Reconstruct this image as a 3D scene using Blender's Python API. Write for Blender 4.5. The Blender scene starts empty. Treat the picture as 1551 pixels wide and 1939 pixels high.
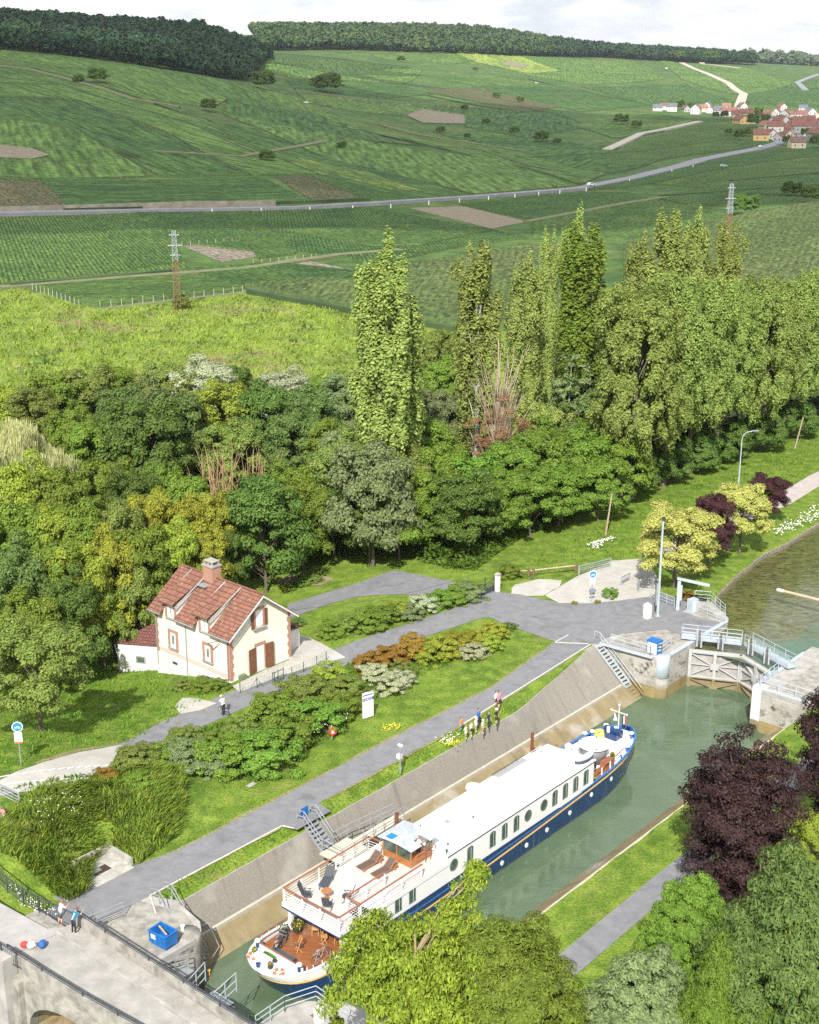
import bpy, bmesh, math, random
import numpy as np
from mathutils import Vector, Matrix
from mathutils.geometry import delaunay_2d_cdt
S=bpy.context.scene
COL=S.collection
R=math.radians
# ------------------------------------------------------------------ camera, world, sun
F=2550.;CX=775.5;CY=969.5;HC=50.
PIT=math.atan((CY-150.)/F);cp,sp=math.cos(PIT),math.sin(PIT)
cam=bpy.data.cameras.new('camera');camo=bpy.data.objects.new('camera',cam);COL.objects.link(camo)
cam.sensor_fit='VERTICAL';cam.sensor_height=24.;cam.lens=F/1939.*24.;cam.clip_start=1.;cam.clip_end=30000.
camo.location=(0,0,HC);camo.rotation_euler=(math.pi/2-PIT,0,0);S.camera=camo
SUN_AZ=9.;SUN_EL=43.
W=bpy.data.worlds.new("World");S.world=W;W.use_nodes=True
def build_world():
    nt=W.node_tree;N=nt.nodes;L=nt.links
    bg=N['Background'];bg.inputs['Strength'].default_value=.145
    sky=N.new('ShaderNodeTexSky');sky.sky_type='NISHITA';sky.sun_disc=False
    sky.sun_elevation=R(SUN_EL);sky.sun_rotation=R(SUN_AZ+180);sky.altitude=100;sky.air_density=1.;sky.dust_density=1.5
    tc=N.new('ShaderNodeTexCoord');mp=N.new('ShaderNodeMapping');mp.inputs['Scale'].default_value=(1,1,3.6)
    L.new(tc.outputs['Generated'],mp.inputs[0])
    n=N.new('ShaderNodeTexNoise');n.inputs['Scale'].default_value=7.5;n.inputs['Detail'].default_value=8;n.inputs['Roughness'].default_value=.55;n.inputs['Distortion'].default_value=.4
    L.new(mp.outputs[0],n.inputs[0])
    m=N.new('ShaderNodeMapRange');m.inputs[1].default_value=.30;m.inputs[2].default_value=.50;L.new(n.outputs[0],m.inputs[0])
    n2=N.new('ShaderNodeTexNoise');n2.inputs['Scale'].default_value=17;n2.inputs['Detail'].default_value=7
    mp2=N.new('ShaderNodeMapping');mp2.inputs['Scale'].default_value=(1,1,3.0);mp2.inputs['Location'].default_value=(3,1,.2);L.new(tc.outputs['Generated'],mp2.inputs[0]);L.new(mp2.outputs[0],n2.inputs[0])
    cr=N.new('ShaderNodeValToRGB');cr.color_ramp.elements[0].position=.36;cr.color_ramp.elements[0].color=(3.0,3.2,3.5,1)
    cr.color_ramp.elements[1].position=.60;cr.color_ramp.elements[1].color=(4.2,4.25,4.3,1);L.new(n2.outputs[0],cr.inputs[0])
    mx=N.new('ShaderNodeMix');mx.data_type='RGBA';L.new(m.outputs[0],mx.inputs[0]);L.new(sky.outputs[0],mx.inputs[6]);L.new(cr.outputs[0],mx.inputs[7])
    L.new(mx.outputs[2],bg.inputs[0])
build_world()
sl=bpy.data.lights.new('sun','SUN');slo=bpy.data.objects.new('sun',sl);COL.objects.link(slo)
sl.energy=3.9;sl.angle=R(.5);sl.color=(1,.965,.90)
sdir=Vector((math.sin(R(SUN_AZ))*math.cos(R(SUN_EL)),math.cos(R(SUN_AZ))*math.cos(R(SUN_EL)),-math.sin(R(SUN_EL))))
slo.rotation_euler=sdir.to_track_quat('-Z','Y').to_euler();slo.location=(-30,-60,120)
S.view_settings.view_transform='Standard';S.view_settings.look='None';S.view_settings.exposure=.90;S.view_settings.gamma=1
S.render.engine='CYCLES'
cy=S.cycles;cy.use_denoising=False;cy.max_bounces=8;cy.diffuse_bounces=3;cy.glossy_bounces=3;cy.transmission_bounces=4;cy.transparent_max_bounces=12
cy.caustics_reflective=False;cy.caustics_refractive=False;cy.sample_clamp_indirect=4
try: cy.denoiser='OPENIMAGEDENOISE';cy.denoising_input_passes='RGB_ALBEDO_NORMAL'
except Exception: pass
rnd=random.Random(7)
# ------------------------------------------------------------------ picture <-> world
def ray(x,y):
    u=(x-CX)/F;v=(y-CY)/F
    return np.array([u,cp-v*sp,-(sp+v*cp)])
def G(x,y,z=0.):
    r=ray(x,y);k=(z-HC)/r[2];return Vector((r[0]*k,r[1]*k,z))
A41=R(41);E=np.array([math.sin(A41),math.cos(A41)]);NN=np.array([math.cos(A41),-math.sin(A41)])
O2=np.array([-13.41086614,74.95265565])
def P(s,t,z=0.):
    q=O2+E*s+NN*t;return Vector((q[0],q[1],z))
def ST(x,y): d0=x-O2[0];d1=y-O2[1];return d0*E[0]+d1*E[1],d0*NN[0]+d1*NN[1]
def sm(x,a,b):
    k=np.clip((x-a)/(b-a),0,1);return k*k*(3-2*k)
# far terrain: control points (picture column, picture row, distance)
CTL=[(0,350,610),(0,300,700),(0,250,800),(0,200,920),(0,150,1060),(0,100,1300),(-200,350,600),(-200,200,900),(-200,90,1300),(0,50,1750),(-200,30,1750),(0,55,2300),
(200,350,630),(200,290,730),(200,230,860),(200,170,1040),(200,125,1250),(200,62,1800),(200,75,2500),
(400,350,640),(400,290,760),(400,230,920),(400,180,1110),(400,150,1280),(400,75,1850),(400,85,2600),
(520,345,650),(520,290,790),(520,240,970),(520,200,1150),(520,165,1450),(520,130,1900),(520,95,2500),(600,70,3000),
(700,345,670),(700,300,820),(700,250,1050),(700,200,1400),(700,150,1850),(700,115,2300),(700,72,3000),(700,80,4200),
(900,330,740),(900,290,900),(900,240,1200),(900,190,1600),(900,140,2150),(900,100,2700),(900,70,3200),(900,82,4400),
(1100,320,830),(1100,290,960),(1100,240,1300),(1100,190,1750),(1100,150,2300),(1100,112,2900),(1100,100,3300),(1100,112,4500),
(1300,270,1120),(1300,240,1330),(1300,210,1650),(1300,170,2200),(1300,130,2850),(1300,112,3300),(1300,125,4600),
(1500,250,1300),(1500,220,1550),(1500,200,1800),(1500,170,2300),(1500,140,2900),(1500,126,3400),(1500,135,4600),(1700,225,1500),(1700,170,2300),(1700,130,3400)]
def fitfar():
    pts=[];zs=[]
    for x,y,D in CTL:
        r=ray(x,y);k=D/math.hypot(r[0],r[1]);pts.append((r[0]*k,r[1]*k));zs.append(HC+r[2]*k)
    for x,D in [(-300,450),(-300,520),(0,450),(0,520),(300,450),(300,530),(600,450),(600,540),(900,450),(900,570),(1100,500),(1100,640),(1300,600),(1300,800),(1500,600),(1500,900),(1500,1060),(1700,700),(1700,1000)]:
        a=math.atan((x-CX)/F/1.03);pts.append((D*math.sin(a),D*math.cos(a)));zs.append(.0)
    for x,D,z in [(-400,9000,60),(400,9000,60),(1000,9000,60),(1600,9000,60),(-900,700,10),(2400,1500,5),(2400,4000,40),(-900,2500,120)]:
        a=math.atan((x-CX)/F/1.03);pts.append((D*math.sin(a),D*math.cos(a)));zs.append(z)
    Pn=np.array(pts)/1000.;Z=np.array(zs)
    def phi(d): return np.sqrt(d*d+.0004)
    M=phi(np.linalg.norm(Pn[:,None]-Pn[None],axis=2))+np.eye(len(Pn))*.004
    n=len(Pn);A=np.zeros((n+1,n+1));A[:n,:n]=M;A[n,:n]=1;A[:n,n]=1
    w=np.linalg.solve(A,np.append(Z,0))
    def f(x,y):
        x=np.asarray(x,float)/1000.;y=np.asarray(y,float)/1000.
        out=np.full(x.shape,w[n])
        for i in range(n): out=out+w[i]*phi(np.hypot(x-Pn[i,0],y-Pn[i,1]))
        return out
    return f
farf=fitfar()
def zg(x,y):
    x=np.asarray(x,float);y=np.asarray(y,float);s,t=ST(x,y);D=np.hypot(x,y)
    near=2.3*(1-sm(s,-3,15))*sm(-t,6.2,10.5)*(1-(1-sm(np.abs(s+2.3),1.9,3.))*(1-sm(np.abs(t+7.2),2.0,3.2)))
    near=near-3.2*sm(-t,20,40)*sm(s,2,14)*(1-.85*sm(s,32,60))*(1-sm(D,200,290))
    w=sm(D,430,600)
    fz=farf(x,y) if np.any(w>0) else 0.
    return near*(1-w)+fz*w
def GT(px,py):
    r=ray(px,py);k=20.;step=2.;
    h=lambda k: HC+r[2]*k-float(zg(r[0]*k,r[1]*k))
    pk=k
    while k<9000:
        if h(k)<0: break
        pk=k;k+=max(1.,k*.012)
    a,b=pk,k
    for _ in range(18):
        m=(a+b)/2
        if h(m)<0:b=m
        else:a=m
    return Vector((r[0]*b,r[1]*b,float(zg(r[0]*b,r[1]*b))))
def zat(px,py,pt):
    "height at which the vertical line through pt is seen at picture row py"
    v=(py-CY)/F
    return HC-float(pt[1])*(sp+v*cp)/(cp-v*sp)
def pxm(pt):  # metres per picture pixel at a point
    return (pt[1]*cp-(pt[2]-HC)*sp)/F
# ------------------------------------------------------------------ materials
MC={}
def mat(name,c1,c2=None,scale=3.,rough=.7,bump=0.,metal=0.,detail=6,lo=.35,hi=.65,stain=False,coat=0,bscale=None,stretch=None,spec=.5):
    if name in MC: return MC[name]
    m=bpy.data.materials.new(name);m.use_nodes=True;nt=m.node_tree;N=nt.nodes;L=nt.links;b=N['Principled BSDF']
    b.inputs['Roughness'].default_value=rough;b.inputs['Metallic'].default_value=metal;b.inputs['Specular IOR Level'].default_value=spec
    col=None
    geo=N.new('ShaderNodeNewGeometry');vec=geo.outputs['Position']
    if stretch:
        mp=N.new('ShaderNodeMapping');mp.inputs['Scale'].default_value=stretch[:3]
        if len(stretch)>3: mp.inputs['Rotation'].default_value=(0,0,R(stretch[3]))
        L.new(vec,mp.inputs[0]);vec=mp.outputs[0]
    if c2 is not None:
        n=N.new('ShaderNodeTexNoise');n.inputs['Scale'].default_value=scale;n.inputs['Detail'].default_value=detail;n.inputs['Roughness'].default_value=.6
        L.new(vec,n.inputs[0])
        mr=N.new('ShaderNodeMapRange');mr.inputs[1].default_value=lo;mr.inputs[2].default_value=hi;L.new(n.outputs[0],mr.inputs[0])
        mx=N.new('ShaderNodeMix');mx.data_type='RGBA';mx.inputs[6].default_value=(*c1,1);mx.inputs[7].default_value=(*c2,1);L.new(mr.outputs[0],mx.inputs[0]);col=mx.outputs[2]
    else:
        b.inputs['Base Color'].default_value=(*c1,1)
    if stain:  # silt left by the chamber water up to the usual level
        sx=N.new('ShaderNodeSeparateXYZ');L.new(geo.outputs['Position'],sx.inputs[0])
        n3=N.new('ShaderNodeTexNoise');n3.inputs['Scale'].default_value=1.2;n3.inputs['Detail'].default_value=4;L.new(geo.outputs['Position'],n3.inputs[0])
        ma=N.new('ShaderNodeMath');ma.operation='MULTIPLY_ADD';ma.inputs[1].default_value=.12;L.new(n3.outputs[0],ma.inputs[0]);L.new(sx.outputs['Z'],ma.inputs[2])
        mr2=N.new('ShaderNodeMapRange');mr2.inputs[1].default_value=-2.93;mr2.inputs[2].default_value=-2.98;L.new(ma.outputs[0],mr2.inputs[0])
        mr3=N.new('ShaderNodeMapRange');mr3.inputs[1].default_value=.3;mr3.inputs[2].default_value=.7
        n4=N.new('ShaderNodeTexNoise');n4.inputs['Scale'].default_value=.7;n4.inputs['Detail'].default_value=8;L.new(geo.outputs['Position'],n4.inputs[0]);L.new(n4.outputs[0],mr3.inputs[0])
        mz=N.new('ShaderNodeMix');mz.data_type='RGBA';mz.inputs[6].default_value=(.20,.16,.085,1);mz.inputs[7].default_value=(.28,.225,.13,1);L.new(mr3.outputs[0],mz.inputs[0])
        mx2=N.new('ShaderNodeMix');mx2.data_type='RGBA';L.new(mr2.outputs[0],mx2.inputs[0])
        if col is None: mx2.inputs[6].default_value=(*c1,1)
        else: L.new(col,mx2.inputs[6])
        L.new(mz.outputs[2],mx2.inputs[7]);col=mx2.outputs[2]
    if col is not None: L.new(col,b.inputs['Base Color'])
    if bump:
        n2=N.new('ShaderNodeTexNoise');n2.inputs['Scale'].default_value=bscale or scale*3;n2.inputs['Detail'].default_value=5;L.new(vec,n2.inputs[0])
        bp=N.new('ShaderNodeBump');bp.inputs['Strength'].default_value=1.;bp.inputs['Distance'].default_value=bump;L.new(n2.outputs[0],bp.inputs['Height']);L.new(bp.outputs[0],b.inputs['Normal'])
    if coat: b.inputs['Coat Weight'].default_value=coat
    MC[name]=m;return m
def nodes(m): return m.node_tree.nodes,m.node_tree.links,m.node_tree.nodes['Principled BSDF']
def mixn(N,L,fac,a,b,bt='MIX'):
    x=N.new('ShaderNodeMix');x.data_type='RGBA';x.blend_type=bt
    for i,v in ((0,fac),(6,a),(7,b)):
        if isinstance(v,(int,float)): x.inputs[i].default_value=v
        elif isinstance(v,tuple): x.inputs[i].default_value=(*v,1)
        else: L.new(v,x.inputs[i])
    return x.outputs[2]
def noisen(N,L,vec,scale,lo=.35,hi=.65,detail=6,dist=0):
    n=N.new('ShaderNodeTexNoise');n.inputs['Scale'].default_value=scale;n.inputs['Detail'].default_value=detail;n.inputs['Distortion'].default_value=dist
    if vec is not None: L.new(vec,n.inputs[0])
    mr=N.new('ShaderNodeMapRange');mr.inputs[1].default_value=lo;mr.inputs[2].default_value=hi;L.new(n.outputs[0],mr.inputs[0]);return mr.outputs[0]
def blank(name,rough=.9,spec=.2):
    m=bpy.data.materials.new(name);m.use_nodes=True;N,L,b=nodes(m);b.inputs['Roughness'].default_value=rough;b.inputs['Specular IOR Level'].default_value=spec
    g=N.new('ShaderNodeNewGeometry');MC[name]=m;return m,N,L,b,g.outputs['Position']
def bumpn(N,L,b,h,d):
    bp=N.new('ShaderNodeBump');bp.inputs['Distance'].default_value=d;bp.inputs['Strength'].default_value=1;L.new(h,bp.inputs['Height']);L.new(bp.outputs[0],b.inputs['Normal'])
def grassmat(name,dark,mid,light,dry,big=.12,dryhi=.8,bump=.05,fine=5.):
    m,N,L,b,v=blank(name)
    c=mixn(N,L,noisen(N,L,v,big,.35,.65),dark,mid)
    c=mixn(N,L,noisen(N,L,v,big*5,.42,.68),c,light)
    c=mixn(N,L,noisen(N,L,v,big*2.3,.58,dryhi,8),c,dry)
    f=noisen(N,L,v,fine,.3,.7,8)
    c=mixn(N,L,f,c,mixn(N,L,.0,c,c),'MIX')
    hs=N.new('ShaderNodeHueSaturation');mr=N.new('ShaderNodeMapRange');mr.inputs[3].default_value=.62;mr.inputs[4].default_value=1.35;L.new(f,mr.inputs[0]);L.new(mr.outputs[0],hs.inputs['Value']);L.new(c,hs.inputs['Color'])
    L.new(hs.outputs[0],b.inputs['Base Color']);bumpn(N,L,b,f,bump);return m
def leafmat(name,dark,light,trans=.35,hue=.012):
    if name in MC: return MC[name]
    m=bpy.data.materials.new(name);m.use_nodes=True;nt=m.node_tree;N=nt.nodes;L=nt.links;b=N['Principled BSDF']
    b.inputs['Roughness'].default_value=.6;b.inputs['Specular IOR Level'].default_value=.14
    g=N.new('ShaderNodeNewGeometry');oi=N.new('ShaderNodeObjectInfo')
    c=mixn(N,L,g.outputs['Random Per Island'],tuple(q*k for q,k in zip(dark,(1.08,1.05,.9))),tuple(q*k for q,k in zip(light,(1.05,1.04,.9))))
    mr=N.new('ShaderNodeMapRange');mr.inputs[3].default_value=.5-hue;mr.inputs[4].default_value=.5+hue;L.new(oi.outputs['Random'],mr.inputs[0])
    mv=N.new('ShaderNodeMapRange');mv.inputs[3].default_value=.85;mv.inputs[4].default_value=1.15;L.new(oi.outputs['Random'],mv.inputs[0])
    hs=N.new('ShaderNodeHueSaturation');L.new(mr.outputs[0],hs.inputs['Hue']);L.new(mv.outputs[0],hs.inputs['Value']);L.new(c,hs.inputs['Color'])
    L.new(hs.outputs[0],b.inputs['Base Color'])
    tr=N.new('ShaderNodeBsdfTranslucent');L.new(hs.outputs[0],tr.inputs[0])
    ms=N.new('ShaderNodeMixShader');ms.inputs[0].default_value=trans;L.new(b.outputs[0],ms.inputs[1]);L.new(tr.outputs[0],ms.inputs[2]);L.new(ms.outputs[0],N['Material Output'].inputs[0])
    MC[name]=m;return m
# ------------------------------------------------------------------ object helpers
def tag(o,label=None,cat=None,group=None,kind=None):
    if label:o['label']=label
    if cat:o['category']=cat
    if group:o['group']=group
    if kind:o['kind']=kind
    return o
def empty(name,loc,rz=0.,label=None,cat=None,group=None):
    o=bpy.data.objects.new(name,None);o.empty_display_size=.3;COL.objects.link(o);o.location=loc;o.rotation_euler=(0,0,rz)
    return tag(o,label,cat,group)
def mkobj(name,verts,faces,mats,parent=None,midx=None,smooth=False,loc=None,rz=0.):
    me=bpy.data.meshes.new(name);me.from_pydata([tuple(v) for v in verts],[],faces)
    if not isinstance(mats,(list,tuple)):mats=[mats]
    for m in mats:me.materials.append(m)
    if midx is not None: me.polygons.foreach_set('material_index',midx)
    if smooth: me.polygons.foreach_set('use_smooth',[True]*len(me.polygons))
    me.update()
    o=bpy.data.objects.new(name,me);COL.objects.link(o)
    if parent is not None:o.parent=parent
    if loc is not None:o.location=loc
    o.rotation_euler=(0,0,rz)
    return o
def npobj(name,V,Fq,m,parent=None,k=4):
    me=bpy.data.meshes.new(name);V=np.asarray(V,np.float32);Fq=np.asarray(Fq,np.int32)
    me.vertices.add(len(V));me.vertices.foreach_set('co',V.ravel());me.loops.add(len(Fq)*k);me.loops.foreach_set('vertex_index',Fq.ravel())
    me.polygons.add(len(Fq));me.polygons.foreach_set('loop_start',np.arange(0,len(Fq)*k,k,dtype=np.int32));me.polygons.foreach_set('loop_total',np.full(len(Fq),k,np.int32))
    me.materials.append(m);me.update(calc_edges=True);me.validate()
    o=bpy.data.objects.new(name,me);COL.objects.link(o)
    if parent is not None:o.parent=parent
    return o
def copytree(o,parent=None):
    c=o.copy();COL.objects.link(c);c.parent=parent
    for ch in list(o.children): copytree(ch,c)
    return c
class MB:
    def __init__(s): s.v=[];s.f=[];s.m=[];s.cm=0
    def mi(s,i): s.cm=i;return s
    def add(s,vs,fs):
        b=len(s.v);s.v+= [Vector(v) for v in vs];s.f+=[tuple(b+i for i in f) for f in fs];s.m+=[s.cm]*len(fs);return s
    def box(s,c,d,rz=0.,tilt=None):
        hx,hy,hz=d[0]/2,d[1]/2,d[2]/2
        M=Matrix.Rotation(rz,3,'Z')
        if tilt: M=M@Matrix.Rotation(tilt[0],3,tilt[1])
        vs=[Vector(c)+M@Vector((x*hx,y*hy,z*hz)) for z in(-1,1) for y in(-1,1) for x in(-1,1)]
        return s.add(vs,[(0,2,3,1),(4,5,7,6),(0,1,5,4),(2,6,7,3),(0,4,6,2),(1,3,7,5)])
    def b2(s,x0,x1,y0,y1,z0,z1): return s.box(((x0+x1)/2,(y0+y1)/2,(z0+z1)/2),(abs(x1-x0),abs(y1-y0),abs(z1-z0)))
    def tube(s,a,b,r,r2=None,n=8,cap=True):
        a=Vector(a);b=Vector(b);d=b-a
        if d.length<1e-6:return s
        r2=r if r2 is None else r2
        q=d.to_track_quat('Z','Y');vs=[]
        for p,rr in((a,r),(b,r2)):
            for i in range(n):
                an=2*math.pi*i/n;vs.append(p+q@Vector((math.cos(an)*rr,math.sin(an)*rr,0)))
        fs=[(i,(i+1)%n,n+(i+1)%n,n+i) for i in range(n)]
        if cap: fs+=[tuple(range(n-1,-1,-1)),tuple(range(n,2*n))]
        return s.add(vs,fs)
    def path(s,pts,r,n=6):
        for a,b in zip(pts,pts[1:]): s.tube(a,b,r,n=n)
        return s
    def lathe(s,prof,c=(0,0,0),n=16,sx=1,sy=1):
        vs=[];c=Vector(c)
        for r,z in prof:
            for i in range(n):
                a=2*math.pi*i/n;vs.append(c+Vector((math.cos(a)*r*sx,math.sin(a)*r*sy,z)))
        fs=[]
        for k in range(len(prof)-1):
            for i in range(n): fs.append((k*n+i,k*n+(i+1)%n,(k+1)*n+(i+1)%n,(k+1)*n+i))
        if prof[0][0]>1e-4: fs.append(tuple(range(n-1,-1,-1)))
        if prof[-1][0]>1e-4: fs.append(tuple((len(prof)-1)*n+i for i in range(n)))
        return s.add(vs,fs)
    def prism(s,poly,z0,z1):
        n=len(poly)
        ar=sum(poly[i][0]*poly[(i+1)%n][1]-poly[(i+1)%n][0]*poly[i][1] for i in range(n))
        if ar<0: poly=poly[::-1]
        vs=[(x,y,z0) for x,y in poly]+[(x,y,z1) for x,y in poly]
        return s.add(vs,[tuple(range(n-1,-1,-1)),tuple(range(n,2*n))]+[(i,(i+1)%n,n+(i+1)%n,n+i) for i in range(n)])
    def extr(s,pts,d):
        "flat outline extruded along vector d"
        n=len(pts);d=Vector(d);vs=[Vector(p) for p in pts]+[Vector(p)+d for p in pts]
        return s.add(vs,[tuple(range(n-1,-1,-1)),tuple(range(n,2*n))]+[(i,(i+1)%n,n+(i+1)%n,n+i) for i in range(n)])
    def torus(s,c,R0,r,n=20,k=8,ax='Z'):
        vs=[];c=Vector(c)
        for i in range(n):
            a=2*math.pi*i/n
            for j in range(k):
                b=2*math.pi*j/k;x=(R0+r*math.cos(b))*math.cos(a);y=(R0+r*math.cos(b))*math.sin(a);z=r*math.sin(b)
                vs.append(c+(Vector((x,y,z)) if ax=='Z' else Vector((x,z,y)) if ax=='Y' else Vector((z,x,y))))
        return s.add(vs,[(i*k+j,((i+1)%n)*k+j,((i+1)%n)*k+(j+1)%k,i*k+(j+1)%k) for i in range(n) for j in range(k)])
    def ball(s,c,r,n=10,k=6,sx=1,sy=1,sz=1):
        prof=[(math.sin(math.pi*i/k)*r,-math.cos(math.pi*i/k)*r*sz) for i in range(k+1)];prof[0]=(.0002,prof[0][1]);prof[-1]=(.0002,prof[-1][1])
        return s.lathe(prof,c,n,sx,sy)
    def build(s,name,mats,parent=None,smooth=False,loc=None,rz=0.):
        o=mkobj(name,s.v,s.f,mats,parent,s.m,smooth,loc,rz)
        bm=bmesh.new();bm.from_mesh(o.data);bmesh.ops.recalc_face_normals(bm,faces=bm.faces);bm.to_mesh(o.data);bm.free()
        return o
def rail(pts,h=1.05,posts=1.5,levels=(1.,.52),r=.028,mb=None,pr=None,top_r=None):
    "posts and horizontal tubes along a polyline of foot points"
    mb=mb or MB();pr=pr or r*1.15
    pts=[Vector(p) for p in pts]
    for a,b in zip(pts,pts[1:]):
        L=(b-a).length;n=max(1,round(L/posts))
        for i in range(n+1):
            p=a.lerp(b,i/n);mb.tube(p,p+Vector((0,0,h)),pr,n=6)
        for l in levels: mb.tube(a+Vector((0,0,h*l)),b+Vector((0,0,h*l)),(top_r or r) if l==1. else r,n=6)
    return mb
def drape(name,poly,m,off=.03,cell=1.5,skirt=0.,kind='structure',zf=None,parent=None,jit=0.,sidem=None):
    "a sheet laid over the ground inside a world-space outline"
    pts=[Vector((p[0],p[1])) for p in poly];out=[]
    for a,b in zip(pts,pts[1:]+pts[:1]):
        n=max(1,int((b-a).length/cell))
        for i in range(n): out.append(a.lerp(b,i/n))
    if jit:
        out=[p+Vector((rnd.uniform(-jit,jit),rnd.uniform(-jit,jit))) for p in out]
    xs=[p.x for p in out];ys=[p.y for p in out]
    n=len(out);vs=list(out)
    P2=np.array([(p.x,p.y) for p in out])
    gx=np.arange(min(xs)+cell*.37,max(xs),cell);gy=np.arange(min(ys)+cell*.37,max(ys),cell)
    if len(gx) and len(gy):
        X,Y=np.meshgrid(gx,gy);X=X.ravel();Y=Y.ravel();ins=np.zeros(len(X),bool);dm=np.full(len(X),1e9)
        for i in range(n):
            x1,y1=P2[i];x2,y2=P2[(i+1)%n]
            c=((y1>Y)!=(y2>Y));xi=(x2-x1)*(Y-y1)/((y2-y1) if abs(y2-y1)>1e-12 else 1e-12)+x1
            ins^=(c&(X<xi));dm=np.minimum(dm,np.hypot(X-x1,Y-y1))
        for x,y in zip(X[ins&(dm>cell*.35)],Y[ins&(dm>cell*.35)]): vs.append(Vector((x,y)))
    r=delaunay_2d_cdt(vs,[(i,(i+1)%n) for i in range(n)],[tuple(range(n))],1,1e-5)
    v2=r[0];fs=[tuple(f) for f in r[2]]
    xa=np.array([v.x for v in v2]);ya=np.array([v.y for v in v2]);z=(zf or zg)(xa,ya)+off
    V=[(x,y,q) for x,y,q in zip(xa,ya,z)]
    nf0=len(fs)
    if skirt:
        b=len(V);zz=(zf or zg)(P2[:,0],P2[:,1])
        for i in range(n): V.append((P2[i,0],P2[i,1],zz[i]+off));V.append((P2[i,0],P2[i,1],zz[i]+off-skirt))
        for i in range(n): j=(i+1)%n;fs.append((b+2*i,b+2*i+1,b+2*j+1,b+2*j))
    o=mkobj(name,V,fs,[m,sidem] if sidem else m,parent,[0]*nf0+[1]*(len(fs)-nf0) if sidem else None)
    bm=bmesh.new();bm.from_mesh(o.data);bmesh.ops.remove_doubles(bm,verts=bm.verts,dist=1e-4);bmesh.ops.recalc_face_normals(bm,faces=bm.faces)
    up=sum((f.normal.z*f.calc_area() for f in bm.faces))
    if up<0: bmesh.ops.reverse_faces(bm,faces=bm.faces)
    bm.to_mesh(o.data);bm.free()
    if kind:o['kind']=kind
    return o
def strip(cl,w):
    "outline of a ribbon of width w (or per-point widths) round a centre line of xy points"
    cl=[Vector((p[0],p[1])) for p in cl];l=[];r=[]
    for i,p in enumerate(cl):
        d=(cl[min(i+1,len(cl)-1)]-cl[max(i-1,0)]).normalized();n=Vector((-d.y,d.x));ww=(w[i] if isinstance(w,(list,tuple)) else w)/2
        l.append(p+n*ww);r.append(p-n*ww)
    return l+r[::-1]
ORD='first second third fourth fifth sixth seventh eighth ninth tenth eleventh twelfth thirteenth fourteenth fifteenth sixteenth seventeenth eighteenth nineteenth twentieth'.split()
def ordn(i): return ORD[i] if i<20 else 'twenty-'+ORD[i-20]
# ------------------------------------------------------------------ materials of the setting
grass=grassmat('lawn grass',(.075,.135,.016),(.13,.205,.024),(.185,.25,.034),(.25,.22,.075),.16,.86,.04,6)
meadowm=grassmat('meadow grass',(.12,.18,.03),(.18,.25,.04),(.24,.29,.06),(.28,.22,.12),.035,.80,.25,1.4)
farground=grassmat('far vine ground',(.045,.095,.022),(.065,.12,.028),(.095,.145,.035),(.14,.13,.055),.006,.95,.6,.16)
asph=mat('asphalt',(.165,.165,.175),(.23,.23,.24),1.1,.9,.004,detail=9,lo=.3,hi=.75,bscale=60,spec=.2)
def wall_stains():
    N,L,b=nodes(slopem);g=N.new('ShaderNodeNewGeometry').outputs['Position'];src=b.inputs['Base Color'].links[0].from_socket
    rt=N.new('ShaderNodeMapping');rt.inputs['Rotation'].default_value=(0,0,R(-49));L.new(g,rt.inputs[0]);q=N.new('ShaderNodeMapping');q.inputs['Scale'].default_value=(1.6,.25,.12);L.new(rt.outputs[0],q.inputs[0])
    c=mixn(N,L,noisen(N,L,q.outputs[0],.8,.55,.8,8),src,(.15,.135,.11));c=mixn(N,L,noisen(N,L,g,.35,.55,.75,6),c,(.36,.335,.30));L.new(c,b.inputs['Base Color'])
def asphalt_wear():
    N,L,b=nodes(asph);g=N.new('ShaderNodeNewGeometry').outputs['Position'];src=b.inputs['Base Color'].links[0].from_socket
    v=N.new('ShaderNodeTexVoronoi');v.feature='DISTANCE_TO_EDGE';v.inputs['Scale'].default_value=.28;n=N.new('ShaderNodeTexNoise');n.inputs['Scale'].default_value=.8
    mp=mixn(N,L,.25,g,n.outputs['Color'],'ADD');L.new(g,n.inputs[0]);L.new(mp,v.inputs[0])
    mr=N.new('ShaderNodeMapRange');mr.inputs[1].default_value=.0;mr.inputs[2].default_value=.012;mr.inputs[3].default_value=.16;mr.inputs[4].default_value=0;L.new(v.outputs[0],mr.inputs[0])
    c=mixn(N,L,mr.outputs[0],src,(.07,.07,.075));c=mixn(N,L,noisen(N,L,g,.35,.55,.75,8,1.),c,(.14,.14,.145));L.new(c,b.inputs['Base Color'])
asphalt_wear()
conc_light=mat('pale concrete paving',(.36,.345,.31),(.45,.43,.39),.6,.9,.003,detail=9,bscale=30,spec=.2)
bridge_gravel=mat('worn gravel road',(.27,.26,.24),(.38,.365,.335),.8,.95,.006,detail=10,bscale=25,spec=.1)
slopem=mat('exposed aggregate concrete',(.20,.18,.155),(.30,.275,.24),9,.95,.01,detail=10,lo=.3,hi=.7,stain=True,bscale=18,spec=.1)
wall_stains()
conc=mat('weathered concrete',(.17,.16,.14),(.36,.34,.30),1.3,.9,.006,detail=10,lo=.3,hi=.62,stain=True,bscale=20,spec=.15)
concp=mat('pale lock coping',(.28,.27,.25),(.42,.40,.37),.9,.9,.004,detail=9,bscale=20,spec=.15)
steel=mat('galvanised steel',(.30,.33,.35),(.38,.40,.42),4,.45,metal=.35)
steelp=mat('grey blue painted steel',(.34,.40,.45),(.43,.48,.52),2,.5)
dark_iron=mat('dark railing paint',(.03,.034,.045),(.055,.06,.075),5,.5)
whitep=mat('white paint',(.78,.78,.77),(.70,.70,.69),.8,.45,lo=.3,hi=.9)
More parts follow.
